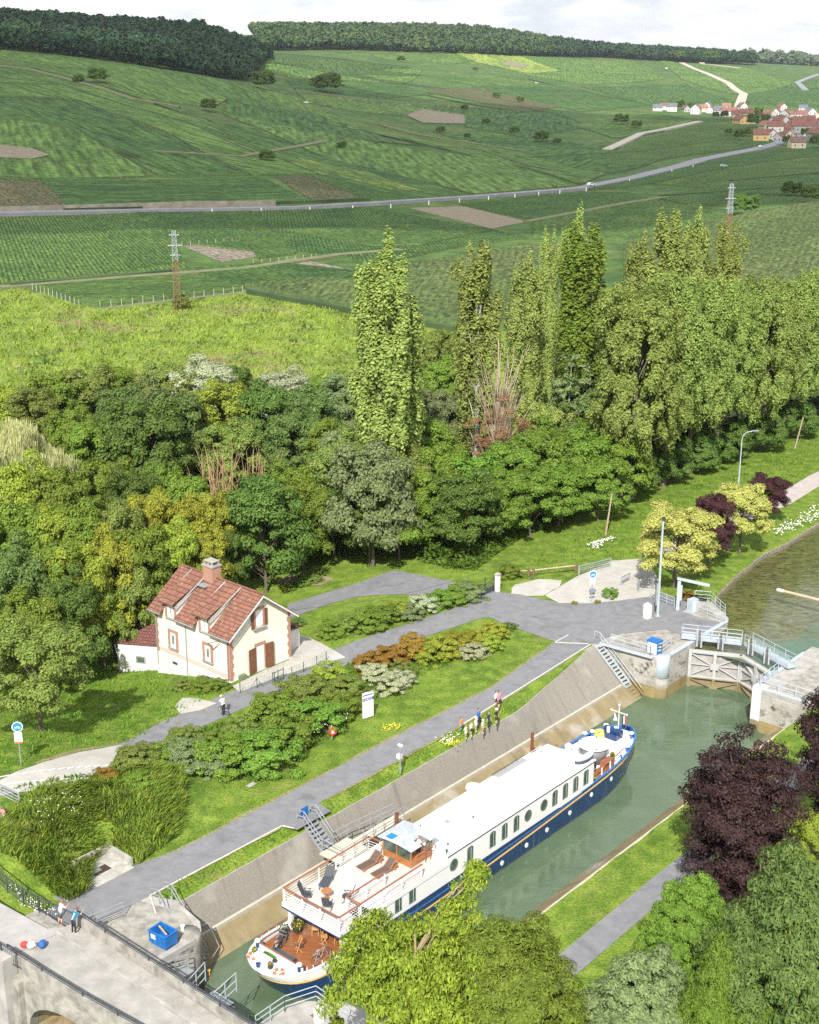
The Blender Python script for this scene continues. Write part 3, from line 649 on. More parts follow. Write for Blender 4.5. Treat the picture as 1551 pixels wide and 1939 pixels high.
def midplatform():
    o=empty('landing stage',P(11,-.8,-.3),R(49),'galvanised steel stair and landing stage on the slope beside the barge','landing stage')
    f=lambda s,t,z:Vector((s-11,-(t+.8),z+.3))
    mb=MB();mb.b2(*sorted((f(10.2,0,0).x,f(13.,0,0).x)),*sorted((f(0,.55,0).y,f(0,2.6,0).y)),f(0,0,-1.6).z,f(0,0,-1.5).z)
    mb.b2(f(13,0,0).x,f(17.6,0,0).x,f(0,1.9,0).y,f(0,1.05,0).y,f(0,0,-1.6).z,f(0,0,-1.52).z)
    mb.build('platform deck',mat('cream grating',(.46,.42,.33),(.54,.50,.41),3,.8),o)
    for i in range(6):
        k=(i+.5)/6;t=-1.1+1.65*k;z=-.15-1.3*k;c=f(11.1,t,z)
        MB().b2(c.x-.55,c.x+.55,c.y-.14,c.y+.14,c.z-.03,c.z).build('tread',steel,o)
    mb=MB()
    for s in (10.5,11.7):
        p=f(s,-1.3,0);q=f(s,.55,-1.5);mb.extr([p+Vector((-.02,0,.05)),q+Vector((-.02,0,.05)),q+Vector((-.02,0,-.2)),p+Vector((-.02,0,-.2))],(.04,0,0))
    mb.build('stringer',steel,o)
    mb=MB();U=Vector((0,0,1))
    for s in (10.5,11.7):
        a=f(s,-1.9,0);p=f(s,-1.2,0);q=f(s,.55,-1.5);e=f(s,2.55 if s<11 else .55,-1.5)
        for h in (1.,.55):
            mb.path([a+U*h*.8,p+U*h,q+U*h]+([e+U*h] if s<11 else [f(13,.55,-1.5)+U*h,f(17.5,1.05,-1.55)+U*h]),.035)
        for b in (a,p,q,e): mb.tube(b,b+U*1.,.035)
    for k in range(5): b=f(13+k*1.12,.6+.1*k,-1.55);mb.tube(b,b+U,.03)
    for h in (1.,.5): mb.path([f(10.5,2.55,-1.5)+U*h,f(12.9,2.55,-1.5)+U*h,f(13.2,1.95,-1.5)+U*h,f(17.6,1.95,-1.55)+U*h],.03)
    for k in range(3): b=f(10.5+k*1.2,2.55,-1.5);mb.tube(b,b+U,.03)
    for k in range(5): b=f(13.2+k*1.1,1.95,-1.5);mb.tube(b,b+U,.03)
    mb.build('railing',steel,o)
    mb=MB()
    for s in (10.4,12.8): mb.tube(f(s,2.4,-1.6),f(s,2.4,-5.3),.09);mb.tube(f(s,1.4,-4),f(s,2.4,-1.7),.05)
    for k in range(3): mb.tube(f(14+k*1.5,1.8,-1.6),f(14+k*1.5,1.2,-3.6),.06)
    mb.build('support',steel,o)
    MB().b2(f(10.9,0,0).x,f(11.6,0,0).x,f(0,-1.9,0).y-.02,f(0,-1.9,0).y+.02,.35,1.05).build('blue panel',blue_plastic,o)
midplatform()
for i,(s,t,l) in enumerate(((16.1,2.6,'beside the wheelhouse roof'),(32.6,2.6,'beside the front of the white cabin'))):
    o=MB().box((0,0,2.6),(.14,.14,5.2)).box((.0,.1,2.6),(.22,.05,5.2)).build('guide post',brown_post,None,loc=P(s,t,-5.3),rz=R(49));tag(o,'rusty brown steel guide post standing in the lock '+l,'post','steel guide posts')
# ------------------------------------------------------------------ lower head by the bridge
PB=[(-1.4,-.8),(-1.9,2.1),(-2.5,2.95),(-3.3,3.3),(-8.9,3.3),(-9.2,-3.7),(-2.8,-3.7)]
oB,bf=quay('lock pier',PB,.0,'rounded stone lock pier carrying the open blue skip')
mb=MB();mb.lathe([(.9,-6),(.9,-.3),(.85,.03)],bf(-3.25,2.42,0),18);mb.build('corner foot',conc,oB,True)
quad('coping patch',[P(-1.9,.6,.006),P(-2.4,2.2,.006),P(-3.6,2.8,.006),P(-8.6,2.9,.006),P(-8.6,-3.3,.006),P(-3.1,-2.9,.006)],conc)
quad('rusty plate',[P(-2.7,1.7,.012),P(-2.7,2.3,.012),P(-3.3,2.3,.012),P(-3.3,1.7,.012)],brown_post)
PB2=[(-2.6,12.9),(-3.2,12.2),(-4.,12.0),(-9.,12.0),(-9.,19.),(-1.2,19.),(-1.6,13.6)]
oB2,b2f=quay('lock pier',PB2,.0,'concrete lock pier with railings partly under the yellow-green tree')
railing('railing',[P(-3.,18.2,.02),P(-2.6,13.0,.02),P(-4.4,12.3,.02),P(-6.6,12.3,.02)],'grey railing on the pier below the barge stern',1.05,1.4,(1.,.66,.33))
tag(MB().box((0,0,.45),(.45,.35,.9)).box((0,0,.92),(.5,.4,.04)).build('control box',whitep,None,loc=G(604,1935,.0),rz=R(49)),'small white control box on the pier under the tree','control box')
quad('rusty plate',[P(-3.1,13.6,.012),P(-3.1,14.2,.012),P(-3.7,14.2,.012),P(-3.7,13.6,.012)],brown_post)
railing('railing',[P(-5.0,6.2,-.6),P(-7.8,7.1,-.6)],'sloping grey railing standing in the water left of the barge stern',1.3,1.,(1.,.6,.2))
railing('railing',[P(-4.2,8.0,-.9),P(-7.3,8.6,-.9)],'sloping grey railing just behind the barge stern',1.3,1.,(1.,.6,.2))
tag(MB().b2(-1.6,1.6,-.9,.9,-.05,0).b2(-1.6,1.6,-.9,-.85,-3,0).build('gangway plate',steel,None,loc=P(-6.5,7.7,-1.),rz=R(49)),'grey steel plate between the two sloping railings behind the stern','plate')
lampo=MB().tube((0,0,0),(0,0,.5),.03).ball((0,0,.58),.1).build('lamp',mat('orange lamp',(.8,.35,.05)),None,loc=P(-4.2,5.6,-1.2));tag(lampo,'small orange signal lamp over the water by the barge stern','lamp')
def lowstairs():
    o=empty('lock stair',P(-2.2,-.6,.05),R(49),'galvanised stair with arched handrails at the bridge end of the sloped wall','stairs')
    f=lambda s,t,z:Vector((s+2.2,-(t+.6),z-.05));U=Vector((0,0,1))
    for i in range(13):
        k=(i+.5)/13;c=f(-1.9,-1.2+k*3.1,.05-3.2*k);MB().b2(c.x-.38,c.x+.38,c.y-.12,c.y+.12,c.z,c.z+.03).build('tread',steel,o)
    mb=MB()
    for s in (-2.35,-1.45):
        p=f(s,-1.3,.1);q=f(s,2.,-3.3);MB().path([p,q],.06).build('stringer',steel,o)
    mb=MB()
    for s in (-2.4,-1.4):
        p=f(s,-1.2,.05);q=f(s,2.,-3.2)
        for h in (1.,.55): mb.path([p+Vector((0,.8,h*.8)),p+U*h,q+U*h],.035)
        for k in(0,.25,.5,.75,1): u=p.lerp(q,k);mb.tube(u,u+U,.03)
    mb.path([f(-1.3,.6,-1.6),f(-.2,.8,-1.6),f(-.2,1.8,-2.9),f(-1.2,2.1,-3.2)],.03)
    mb.build('handrail',steel,o)
lowstairs()
railing('railing',[P(-8.6,-2.5,.02),P(-4.6,-1.9,.02)],'low grey barrier of thin rails beside the bridge and blue skip',1.,2,(1.,.7,.4,.15),steel)
railing('railing',[P(-6.8,3.2,-1.2),P(-4.4,3.9,-1.2)],'grey platform railing below the blue skip pier',1.,.8,(1.,.66,.33),steel)
tag(MB().b2(-1.3,1.3,-.5,.5,-.05,0).build('service platform',steel,None,loc=P(-5.6,3.8,-1.2),rz=R(49)),'small grey service platform below the blue skip pier','platform')
def skip():
    o=empty('skip',P(-4.85,2.2,0),R(49+4),'open blue metal skip with a white label on the lock pier','skip')
    w,d,h=.5,.72,.72;m=blue_plastic;b=.22
    mb=MB();mb.b2(-w,w,-d,-d+.05,b,b+h).b2(-w,w,d-.05,d,b,b+h).b2(-w,-w+.05,-d+.05,d-.05,b,b+h).b2(w-.05,w,-d+.05,d-.05,b,b+h).b2(-w,w,-d,d,b-.05,b)
    mb.build('body',m,o)
    mb=MB()
    for x in(-w,w): mb.b2(x-.04,x+.04,-d-.04,d+.04,b+h,b+h+.06)
    for y in(-d,d): mb.b2(-w+.041,w-.041,y-.04,y+.04,b+h,b+h+.055)
    for y in(-.45,0,.45): mb.b2(-w-.03,-w+.0,y-.03,y+.03,b,b+h)
    mb.build('rim',m,o)
    for x in(-.32,.32): MB().b2(x-.08,x+.08,-.65,.65,0,b-.05).build('skid',m,o)
    MB().b2(-w-.036,-w-.03,.1,.5,b+.3,b+.62).build('label plate',whitep,o)
    tag(MB().box((0,0,0),(.1,1.1,.03),.6).build('plank',chairwood,None,loc=P(-4.85,2.2,.97)),'weathered plank lying across the top of the blue skip','plank')
skip()
tag(MB().tube((0,0,0),(0,0,.28),.1).tube((0,0,.28),(0,0,.34),.15).build('bollard',whitep,None,loc=P(-3.2,2.0,.0)),'small white bollard beside the blue skip','bollard')
# ------------------------------------------------------------------ bridge
def bridge():
    zd=2.1
    o=empty('road bridge',P(-10,0,0),R(49),'old concrete road bridge crossing the lock tail at the bottom left','bridge')
    f=lambda s,t,z:Vector((s+10,-t,z))
    # parapet feet, from picture: lock side and outer side
    A=[(-8.95,-.9),(-8.95,2.),(-8.95,6.),(-8.95,12.),(-8.9,22.)]
    Bo=[(-13.1,-1.2),(-13.0,2.),(-12.8,5.5),(-12.3,11.),(-11.6,22.)]
    pave=[P(s,t,0) for s,t in [(-8.2,-2.6)]]
    def slab(name,L1,L2,z0,z1,m):
        mb=MB();poly=[(f(s,t,0).x,f(s,t,0).y) for s,t in L1]+[(f(s,t,0).x,f(s,t,0).y) for s,t in L2[::-1]];mb.prism(poly,z0,z1);return mb.build(name,m,o)
    off=lambda L,d:[(s+d,t) for s,t in L]
    slab('deck slab',off(A,.0),off(Bo,.0),zd-.5,zd,conc)
    slab('road surface',off(A,-1.3),off(Bo,.25),zd,zd+.01,bridge_gravel)
    slab('pavement',off(A,-.02),off(A,-1.12),zd,zd+.14,mat('grey footway',(.26,.24,.215),(.36,.34,.31),1.2,.95))
    slab('kerb',off(A,-1.12),off(A,-1.3),zd,zd+.16,concp)
    slab('parapet wall',off(A,.28),off(A,-.0),zd-1.1,zd+.72,conc)
    slab('parapet wall',off(Bo,.0),off(Bo,-.28),zd-1.2,zd+.5,conc)
    def ironrail(L,z,h,dens,parent,ty='rail'):
        mb=MB()
        for (s,t),(s2,t2) in zip(L,L[1:]):
            a=f(s,t,z);b=f(s2,t2,z);mb.tube(a+Vector((0,0,h)),b+Vector((0,0,h)),.055)
            n=max(1,int((b-a).length/dens))
            for i in range(n): p=a.lerp(b,i/n);mb.tube(p,p+Vector((0,0,h)),.04)
            if ty=='cap': mb.tube(a+Vector((0,0,h*.3)),b+Vector((0,0,h*.3)),.02)
        return mb.build('iron rail',dark_iron,parent)
    ironrail(off(A,.14),zd+.72,.3,2.2,o,'cap');ironrail(off(Bo,-.14),zd+.5,.3,2.2,o,'cap')
    # abutment and segmental arch under the outer side
    sx=-13.1-.25;mb=MB();pts=[]
    arch=mat('ochre arch stone',(.30,.20,.09),(.55,.42,.26),1.6,.95,.02)
    def wallarch(s,thick,m,name,t0=.7,t1=13.5):
        out=[(t0-1.5,-6.),(t0,-6.)]
        n=18
        for i in range(n+1):
            a=math.pi*i/n;out.append(((t0+t1)/2-(t1-t0)/2*math.cos(a),-4.2+5.6*math.sin(a)**.45))
        out+=[(t1,-6),(t1+1.5,-6),(t1+1.5,zd-.52),(t0-1.5,zd-.52)]
        tri=[Vector((s+10,-t,z)) for t,z in out]
        mb=MB();nn=len(tri)
        # split into quads down each arch step
        arcs=out[2:2+n+1]
        for (ta,za),(tb,zb) in zip(arcs,arcs[1:]):
            mb.extr([f(s,ta,za),f(s,tb,zb),f(s,tb,zd-.52),f(s,ta,zd-.52)],f(s+thick,0,0)-f(s,0,0))
        return mb.build(name,m,o)
    wallarch(-13.6,.6,conc,'spandrel wall')
    wallarch(-12.95,3.4,arch,'arch barrel')
    wallarch(-9.5,.6,conc,'spandrel wall')
    MB().b2(f(-13.9,0,0).x,f(-9.0,0,0).x,f(0,.65,0).y,f(0,-4.6,0).y,-6,zd-.55).build('abutment',conc,o)
    MB().b2(f(-14.3,0,0).x,f(-13.4,0,0).x,f(0,-.1,0).y,f(0,-1.1,0).y,-6,zd+.75).build('buttress',concp,o)
    return f,A,Bo,zd,ironrail
brf,BA,BO,ZD,irr=bridge()
# railing fence and approach road left of the bridge
def fence_iron(pts,label,h=1.1,dens=.16):
    o=empty('iron fence',pts[0],0,label,'fence');b0=Vector(pts[0]);mb=MB();mp=MB()
    for a,b in zip(pts,pts[1:]):
        a=Vector(a)-b0;b=Vector(b)-b0;L=(b-a).length;n=int(L/dens);U=Vector((0,0,1))
        mp.tube(a+U*h,b+U*h,.04,n=6);mp.tube(a+U*.12,b+U*.12,.03,n=6);mp.tube(a,a+U*(h+.08),.05,n=6)
        for i in range(n): p=a.lerp(b,(i+.5)/n);mb.tube(p+U*.12,p+U*h,.016,n=4,cap=False)
    mp.build('rail',dark_iron,o);mb.build('bars',dark_iron,o)
zz=lambda p,z:Vector((p.x,p.y,z))
fpts=[G(-60,1600,2.3),G(-20,1655,2.3),G(15,1690,2.3),G(45,1712,2.3),G(75,1728,2.25),G(118,1748,2.2)]
fence_iron(fpts,'dark iron railing fence curving along the tall grass bank to the bridge')
irr_o=fence_iron([G(-90,1770,2.2),G(-40,1795,2.2),G(5,1818,2.2),G(36,1836,2.2)],'dark iron railing fence at the left end of the outer parapet')
drape('bridge road',[G(-260,1560,2.2),G(-80,1650,2.2),G(0,1708,2.2),G(90,1757,2.2),P(-9.0,-.7),P(-13.,-1.1),G(0,1800,2.2),G(-120,1750,2.2),G(-300,1680,2.2)],mat('grey approach road',(.30,.29,.28),(.38,.37,.35),1.2,.95),0,1.5,zf=lambda x,y:np.full(np.shape(x),2.14))
# ------------------------------------------------------------------ the barge
def hull_wear():
    N,L,b=nodes(bluep);g=N.new('ShaderNodeNewGeometry').outputs['Position'];src=b.inputs['Base Color'].links[0].from_socket;sx=N.new('ShaderNodeSeparateXYZ');L.new(g,sx.inputs[0])
    q=N.new('ShaderNodeMapping');q.inputs['Scale'].default_value=(1,1,.18);L.new(g,q.inputs[0]);c=mixn(N,L,noisen(N,L,q.outputs[0],2.6,.60,.80,8),src,(.10,.13,.17))
    n=N.new('ShaderNodeTexNoise');n.inputs['Scale'].default_value=1.5;n.inputs['Detail'].default_value=6;L.new(g,n.inputs[0]);ma=N.new('ShaderNodeMath');ma.operation='MULTIPLY_ADD';ma.inputs[1].default_value=-.35;L.new(n.outputs[0],ma.inputs[0]);L.new(sx.outputs['Z'],ma.inputs[2])
    mr=N.new('ShaderNodeMapRange');mr.inputs[1].default_value=-4.02;mr.inputs[2].default_value=-4.12;L.new(ma.outputs[0],mr.inputs[0]);c=mixn(N,L,mr.outputs[0],c,(.10,.10,.07));L.new(c,b.inputs['Base Color'])
hull_wear()
BO4=empty('hotel barge',P(0,6.62,-4.),R(49),'long white and navy passenger barge with a gold stripe moored in the lock','barge')
def bl(s,t,z): return Vector((s,6.62-t,z+4.))
def hw(s):
    if s<2.6: u=(2.6-s)/3.95;return 2.53*max(0,1-u**2.6)**.5
    if s>33: u=(s-33)/7.7;return 2.53*max(0,1-u**2.5)**.55
    return 2.53
def shz(s): # gunwale height
    a=-2.05
    if s<4: a+=.28*((4-s)/5.3)**1.3
    if s>27: a+=.75*((s-27)/13.5)**1.6
    return a
def gz(s): # stripe height
    a=-2.93
    if s<6: a+=.55*((6-s)/7.)**1.4
    if s>12: a+=1.25*((s-12)/28.)**1.5
    return a
ST_=[-1.34,-1.3,-1.2,-1.,-.75,-.4,0,.5,1.,1.6,2.2,3,4,6,9,12,15,18,21,24,27,30,32,33.5,35,36,37,38,38.7,39.3,39.8,40.2,40.5,40.65,40.695]
def hull():
    V=[];prof=[]
    def ring(s):
        w=hw(s);z=shz(s);under=.35 if s<1.5 else 0
        st=max(0,(1.8-s)/3.1) if s<1.8 else 0;bw=max(0,(s-33)/7.7) if s>33 else 0
        f=lambda fr:(w*(1-fr*(.30*st+.28*bw)),s+fr*(.9*st*st*1.6-1.7*bw**3))
        out=[]
        for zz_,fr in ((-5.2,2.2),(-4.6,1.6),(-4.0,1.05),(-3.4,.65),(gz(s)-.03,.28),(gz(s)+.05,.22),((gz(s)+z)/2,.1),(z,0)):
            ww,ss=f(fr);out.append((ss,ww,zz_))
        return out
    rings=[ring(s) for s in ST_];n=len(rings[0])
    for r in rings:
        for (ss,ww,z) in r: V.append(bl(ss,6.62+ww,z))
        for (ss,ww,z) in r: V.append(bl(ss,6.62-ww,z))
    fs=[];mi=[];k=2*n
    for i in range(len(rings)-1):
        for side in (0,n):
            for j in range(n-1):
                a=i*k+side+j;fs.append((a,a+k,a+k+1,a+1) if side==0 else (a,a+1,a+k+1,a+k))
                m=0
                if ST_[i]<4.1 and j>=5: m=1
                mi.append(m)
    for i in (0,len(rings)-1):
        for j in range(n-1): a=i*k+j;fs.append((a,a+1,a+1+n,a+n));mi.append(0)
    mkobj('hull',V,fs,[bluep,whitep],BO4,mi,True)
    # gold stripe
    mb=MB();pts={1:[],-1:[]}
    for s,r in zip(ST_,rings):
        ss,ww,zg_=r[4];
        for sg in(1,-1): pts[sg].append(bl(ss,6.62+sg*(ww+.015),zg_+.03))
    full=pts[1][::-1]+pts[-1]
    V=[];fs=[]
    for p in full:
        nrm=Vector((0 if abs(p.y)>2 else (-1 if p.x<5 else 1),math.copysign(1,p.y) if abs(p.y)>.3 else 0,0))*.02
        V+= [p+Vector((0,0,-.075)),p+nrm+Vector((0,0,-.06)),p+nrm+Vector((0,0,.06)),p+Vector((0,0,.075))]
    for i in range(len(full)-1):
        for j in range(3): a=i*4+j;fs.append((a,a+1,a+5,a+4))
    mkobj('gold stripe',V,fs,gold,BO4)
    # rubbing strakes / gunwale cap
    def band(name,m,zf,dz,out,s0=-2,s1=50,inn=.0):
        V=[];fs=[];P_=[]
        sel=[(s,r) for s,r in zip(ST_,rings) if s0<=s<=s1]
        for sg in(1,-1):
            b=len(V)
            for s,r in sel:
                z=zf(s);ww=hw(s);ww2=ww*(1-inn) if ww>.3 else ww
                V+=[bl(s,6.62+sg*(ww+out),z-dz),bl(s,6.62+sg*(ww+out),z+dz),bl(s,6.62+sg*max(ww-.14,0),z+dz),bl(s,6.62+sg*max(ww-.14,0),z-dz)]
            for i in range(len(sel)-1):
                for j in range(4): a=b+i*4+j;c=b+i*4+(j+1)%4;fs.append((a,c,c+4,a+4))
        o=mkobj(name,V,fs,m,BO4);return o
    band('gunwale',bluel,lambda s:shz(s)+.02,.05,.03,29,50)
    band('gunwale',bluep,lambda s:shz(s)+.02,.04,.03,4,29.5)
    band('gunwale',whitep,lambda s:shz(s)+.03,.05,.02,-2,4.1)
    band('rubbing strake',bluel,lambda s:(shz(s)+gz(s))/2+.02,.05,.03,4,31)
    # stern counter deck, main side decks, foredeck
    def deckp(name,s0,s1,z,m,zf=None):
        ss=[s for s in ST_ if s0<=s<=s1];ss=sorted(set(ss+[s0,s1]));V=[];fs=[]
        for s in ss: w=hw(s)-.05;zz_=(zf(s) if zf else z);V+=[bl(s,6.62-max(w,0),zz_),bl(s,6.62+max(w,0),zz_)]
        for i in range(len(ss)-1): fs.append((2*i,2*i+1,2*i+3,2*i+2))
        o=mkobj(name,V,fs,m,BO4)
        if o.data.polygons[0].normal.z<0:o.data.flip_normals()
        return o
    deckp('counter deck',-1.33,.55,0,mat('pale grey deck paint',(.62,.63,.64),(.70,.70,.71),2,.5),lambda s:shz(s)-.02)
    deckp('aft deck',.45,7.,-2.45,teak);deckp('side deck',6.9,31.7,-2.12,mat('pale grey deck paint',(.6,.6,.6)))
    deckp('foredeck',31.6,40.6,0,whitep,lambda s:shz(s)-.25)
hull()
def boxst(mb,s0,s1,t0,t1,z0,z1):
    a=bl(s0,t0,z0);b=bl(s1,t1,z1);return mb.b2(min(a.x,b.x),max(a.x,b.x),min(a.y,b.y),max(a.y,b.y),min(a.z,b.z),max(a.z,b.z))
TR=9.13;TL=4.72
cabw=mat('white cabin paint',(.76,.755,.74),(.80,.80,.79),.5,.4,lo=.3,hi=.9)
roofm=mat('bright white roof',(.80,.80,.80),(.84,.84,.84),.5,.5)
# right wall with real window openings
wins=[(14.52,'o'),(16.3,'a'),(18.84,'a'),(20.23,'a'),(21.63,'a'),(23.05,'o'),(25.02,'o'),(26.41,'a'),(27.77,'a'),(29.15,'a'),(30.54,'a')]
def windows():
    for s,k in wins+[(8.81,'s'),(10.21,'s')]:
        zc=-.9 if k!='s' else -1.12
        out=[];hw_,hh=(.27,.56) if k!='s' else (.27,.5)
        if k=='o': hw_,hh=.36,.40
        if k=='o': out=[(math.cos(2*math.pi*i/24)*hw_,math.sin(2*math.pi*i/24)*hh) for i in range(24)]
        else: out=[(-hw_,-hh),(hw_,-hh)]+[(hw_*math.cos(math.pi*i/8),hh-.15+.15*math.sin(math.pi*i/8)) for i in range(9)]
        fr=MB();n=len(out);y=bl(0,TR,0).y;base=bl(s,TR,zc)
        vs=[];w=1.0
        for sc,yy in ((1.13,-.002),(1.13,-.035),(1.0,-.035),(1.0,.0)):
            for a,b in out: vs.append(base+Vector((a*(1+(sc-1)*1.6),yy,b*sc if k=='o' else b*(1+(sc-1)*.8))))
        fs=[(r*n+i,r*n+(i+1)%n,(r+1)*n+(i+1)%n,(r+1)*n+i) for r in range(3) for i in range(n)]
        wo=mkobj('window',vs,fs,mat('grey green window frame',(.12,.17,.16),None,1,.4),BO4)
        mb=MB();mb.extr([base+Vector((a,-.012,b)) for a,b in out],(0,.01,0));mb.build('pane',glass,wo)
        if k!='o': MB().b2(base.x+hw_*.35,base.x+hw_*.45,base.y-.02,base.y-.013,base.z-hh,base.z+hh*.9).build('glazing bar',whitep,wo)
    for s,z in [(13.6,-3.46),(16.85,-3.43),(19.99,-3.38),(22.94,-3.3),(25.5,-3.19),(28.48,-3.07),(31.39,-2.77),(34.29,-2.64)]:
        w=hw(s)*(1-.28*max(0,(s-33)/7.7)*.6);b=bl(s,6.62+w+.0,z)
        po=MB().tube(b+Vector((0,.05,0)),b+Vector((0,-.04,0)),.19,n=16).build('porthole',whitep,BO4);MB().tube(b+Vector((0,-.03,0)),b+Vector((0,-.045,0)),.13,n=16).build('pane',mat('white porthole cover',(.7,.7,.72),None,1,.3),po)
windows()
def house_():
    boxst(MB(),13.9,31.6,TL,TR,-2.1,.0).build('cabin wall',cabw,BO4)
    # roof with slight camber, chamfered front-left corner
    ps=[];R_=[13.8,31.72]
    V=[];fs=[];ny=9
    stn=[13.8,20,26,29.3,30.4,31.1,31.5,31.72]
    for s in stn:
        tl=TL-.08
        if s>29: tl=TL-.08+ ((s-29)/2.72)**2*1.6
        for j in range(ny):
            k=j/(ny-1);t=tl+(TR+.05-tl)*k;V.append(bl(s,t,.05+.09*(1-(2*k-1)**2)))
    n0=len(V)
    V+=[v-Vector((0,0,.07)) for v in V]
    for i in range(len(stn)-1):
        for j in range(ny-1): a=i*ny+j;fs+=[(a,a+1,a+ny+1,a+ny)]
    for i in range(len(stn)-1):
        for a in (i*ny,i*ny+ny-1): fs.append((a,a+ny,a+ny+n0,a+n0))
    for j in range(ny-1):
        for a in (j,(len(stn)-1)*ny+j): fs.append((a,a+1,a+1+n0,a+n0))
    ro=mkobj('roof',V,fs,roofm,BO4,None)
    bm=bmesh.new();bm.from_mesh(ro.data);bmesh.ops.recalc_face_normals(bm,faces=bm.faces);bm.to_mesh(ro.data);bm.free()
    tt=MB();boxst(tt,13.8,31.7,TR+.052,TR+.06,-.03,.06);tt.build('roof trim',dark_iron,BO4)
    g=MB()
    for s in (16.4,19.,21.6,24.2,26.8,29.): boxst(g,s,s+.025,TL+.5,TR-.05,.135,.139)
    for t in (6.2,7.7): boxst(g,14.,29.,t,t+.02,.136,.1405)
    g.build('roof seam',mat('grey seam',(.5,.5,.5)),BO4)
    for s,t,w in ((17.,6.2,.35),(30.,5.1,.2)):
        h=boxst(MB(),s,s+w,t,t+w,.12,.19).build('roof hatch',mat('grey hatch',(.3,.3,.32)),BO4)
    for s,t in ((14.6,5.),(15.4,5.4),(18.8,7.4),(14.9,8.3)): MB().tube(bl(s,t,.1),bl(s,t,.3),.06).build('roof vent',dark_iron,BO4)
    g=MB();
    boxst(g,24.6,28.2,4.8,5.25,.06,.16);g.build('grey roof walkway',mat('grey hatch',(.3,.3,.32)),BO4)
    g=MB();g.path([bl(24.4,4.8,.3),bl(28.4,4.8,.3)],.03)
    for s in (24.5,26,27.5): g.tube(bl(s,4.8,.05),bl(s,4.8,.3),.02)
    g.build('grab rail',dark_iron,BO4)
    # left side walkway rail
    g=MB();rail([bl(14.5,4.12,-2.05),bl(20,4.12,-2.05),bl(26,4.12,-2.05),bl(31.5,4.15,-1.9)],1.55,1.9,(1.,.7,.4),.022,g);g.build('side railing',whitep,BO4)
    # aft lower cabin under the upper deck
    boxst(MB(),6.6,13.88,TL,TR,-2.1,-.58).build('cabin wall',cabw,BO4)
    c=MB();n=10
    c.extr([bl(6.6,5.0+i*3.6/n,-2.44) +Vector((-.45*math.sin(math.pi*i/n),0,0)) for i in range(n+1)],(0,0,1.1));c.build('wooden cabin front',varn,BO4)
    boxst(MB(),6.3,6.59,4.9,8.9,-2.44,-.6).build('cabin doorway',mat('interior shade colour',(.05,.03,.02)),BO4)  # solid block; its dark colour paints the shade inside the doorway
    # upper deck slab with stairwell opening on the right
    for q in ((3.3,13.88,4.1,7.95),(3.3,5.3,7.95,9.15),(8.6,13.88,7.95,9.15),(5.3,8.6,8.95,9.15)):
        boxst(MB(),*q,-.6,-.42).build('upper deck',greyteak,BO4)
    g=MB();
    for q in ((3.26,3.3,4.06,9.19),(3.3,13.9,4.06,4.1),(3.3,13.9,9.151,9.19)): boxst(g,*q,-.66,-.36)
    g.build('deck fascia',whitep,BO4)
    g=MB()
    for q in ((3.24,3.3,4.04,9.21),(3.3,6.4,4.04,4.1),(3.3,6.,9.15,9.21)): boxst(g,*q,-.76,-.661)
    g.build('deck edge band',bluep,BO4)
    for s,t in ((3.75,4.35),(3.75,8.95)): boxst(MB(),s-.12,s+.12,t-.14,t+.14,-2.44,-.6).build('deck post',whitep,BO4)
    for i in range(8):
        s=8.3-i*.42;z=-.62-i*.23;boxst(MB(),s-.16,s+.16,8.0,8.92,z-.03,z).build('stair tread',whitep,BO4)
    boxst(MB(),6.55,13.8,7.9,7.94,-2.4,-.62).build('stairwell wall',cabw,BO4)
    # name lettering on the fascia
    g=MB();x=4.35
    for w,h in ((.05,.16),(.09,.17),(.04,.14),(.10,.17),(.05,.16),(.09,.15),(.09,.17),(.05,.16),(.08,.17)):
        p=bl(x,9.2,-.53);g.b2(p.x,p.x+w*.45,p.y-.004,p.y,p.z-h/2,p.z+h/2);g.b2(p.x+w*.45,p.x+w,p.y-.004,p.y,p.z-h/2,p.z-h/2+.035);x+=w+.08
    g.build('name lettering',mat('grey lettering',(.2,.2,.2)),BO4)
    # rails of the upper deck
    def deckrail(pts,nm='deck railing',wood=True):
        pts=[bl(*p) for p in pts];g=MB();w=MB()
        for a,b in zip(pts,pts[1:]):
            L=(b-a).length;n=max(1,round(L/1.75))
            for i in range(n+1): p=a.lerp(b,i/n);g.box(p+Vector((0,0,.55)),(.09,.05,1.1))
            for h in (.22,.42,.62,.82): g.tube(a+Vector((0,0,h)),b+Vector((0,0,h)),.014,n=5)
            d=b-a;w.box((a+b)/2+Vector((0,0,1.13)),(d.length+.08,.11,.05),math.atan2(d.y,d.x))
        o=g.build(nm,whitep,BO4)
        if wood: w.build('handrail',rail_wood,o)
    z=-.42
    deckrail([(3.35,4.15,z),(11.4,4.15,z)]);deckrail([(3.35,4.25,z),(3.35,9.05,z)]);deckrail([(3.35,9.1,z),(11.2,9.1,z)])
    deckrail([(5.4,7.88,z),(8.9,7.88,z)]);deckrail([(11.4,4.15,z),(11.5,5.1,z)]);deckrail([(5.25,7.9,z),(5.25,9.0,z)])
    # wheelhouse
    zb=-.42
    wh=boxst(MB(),11.7,13.9,5.2,7.75,zb,zb+.52).build('wheelhouse',varn,BO4)
    g=MB()
    for s,t in ((11.74,5.24),(11.74,6.45),(11.74,7.71),(12.8,5.24),(13.86,5.24),(13.86,7.71)): boxst(g,s-.05,s+.05,t-.05,t+.05,zb+.52,zb+1.45)
    boxst(g,11.7,13.9,5.2,5.28,zb+1.38,zb+1.45);boxst(g,11.7,11.78,5.28,7.75,zb+1.38,zb+1.45);boxst(g,11.78,13.9,7.67,7.75,zb+1.38,zb+1.45)
    g.build('window posts',varn,wh)
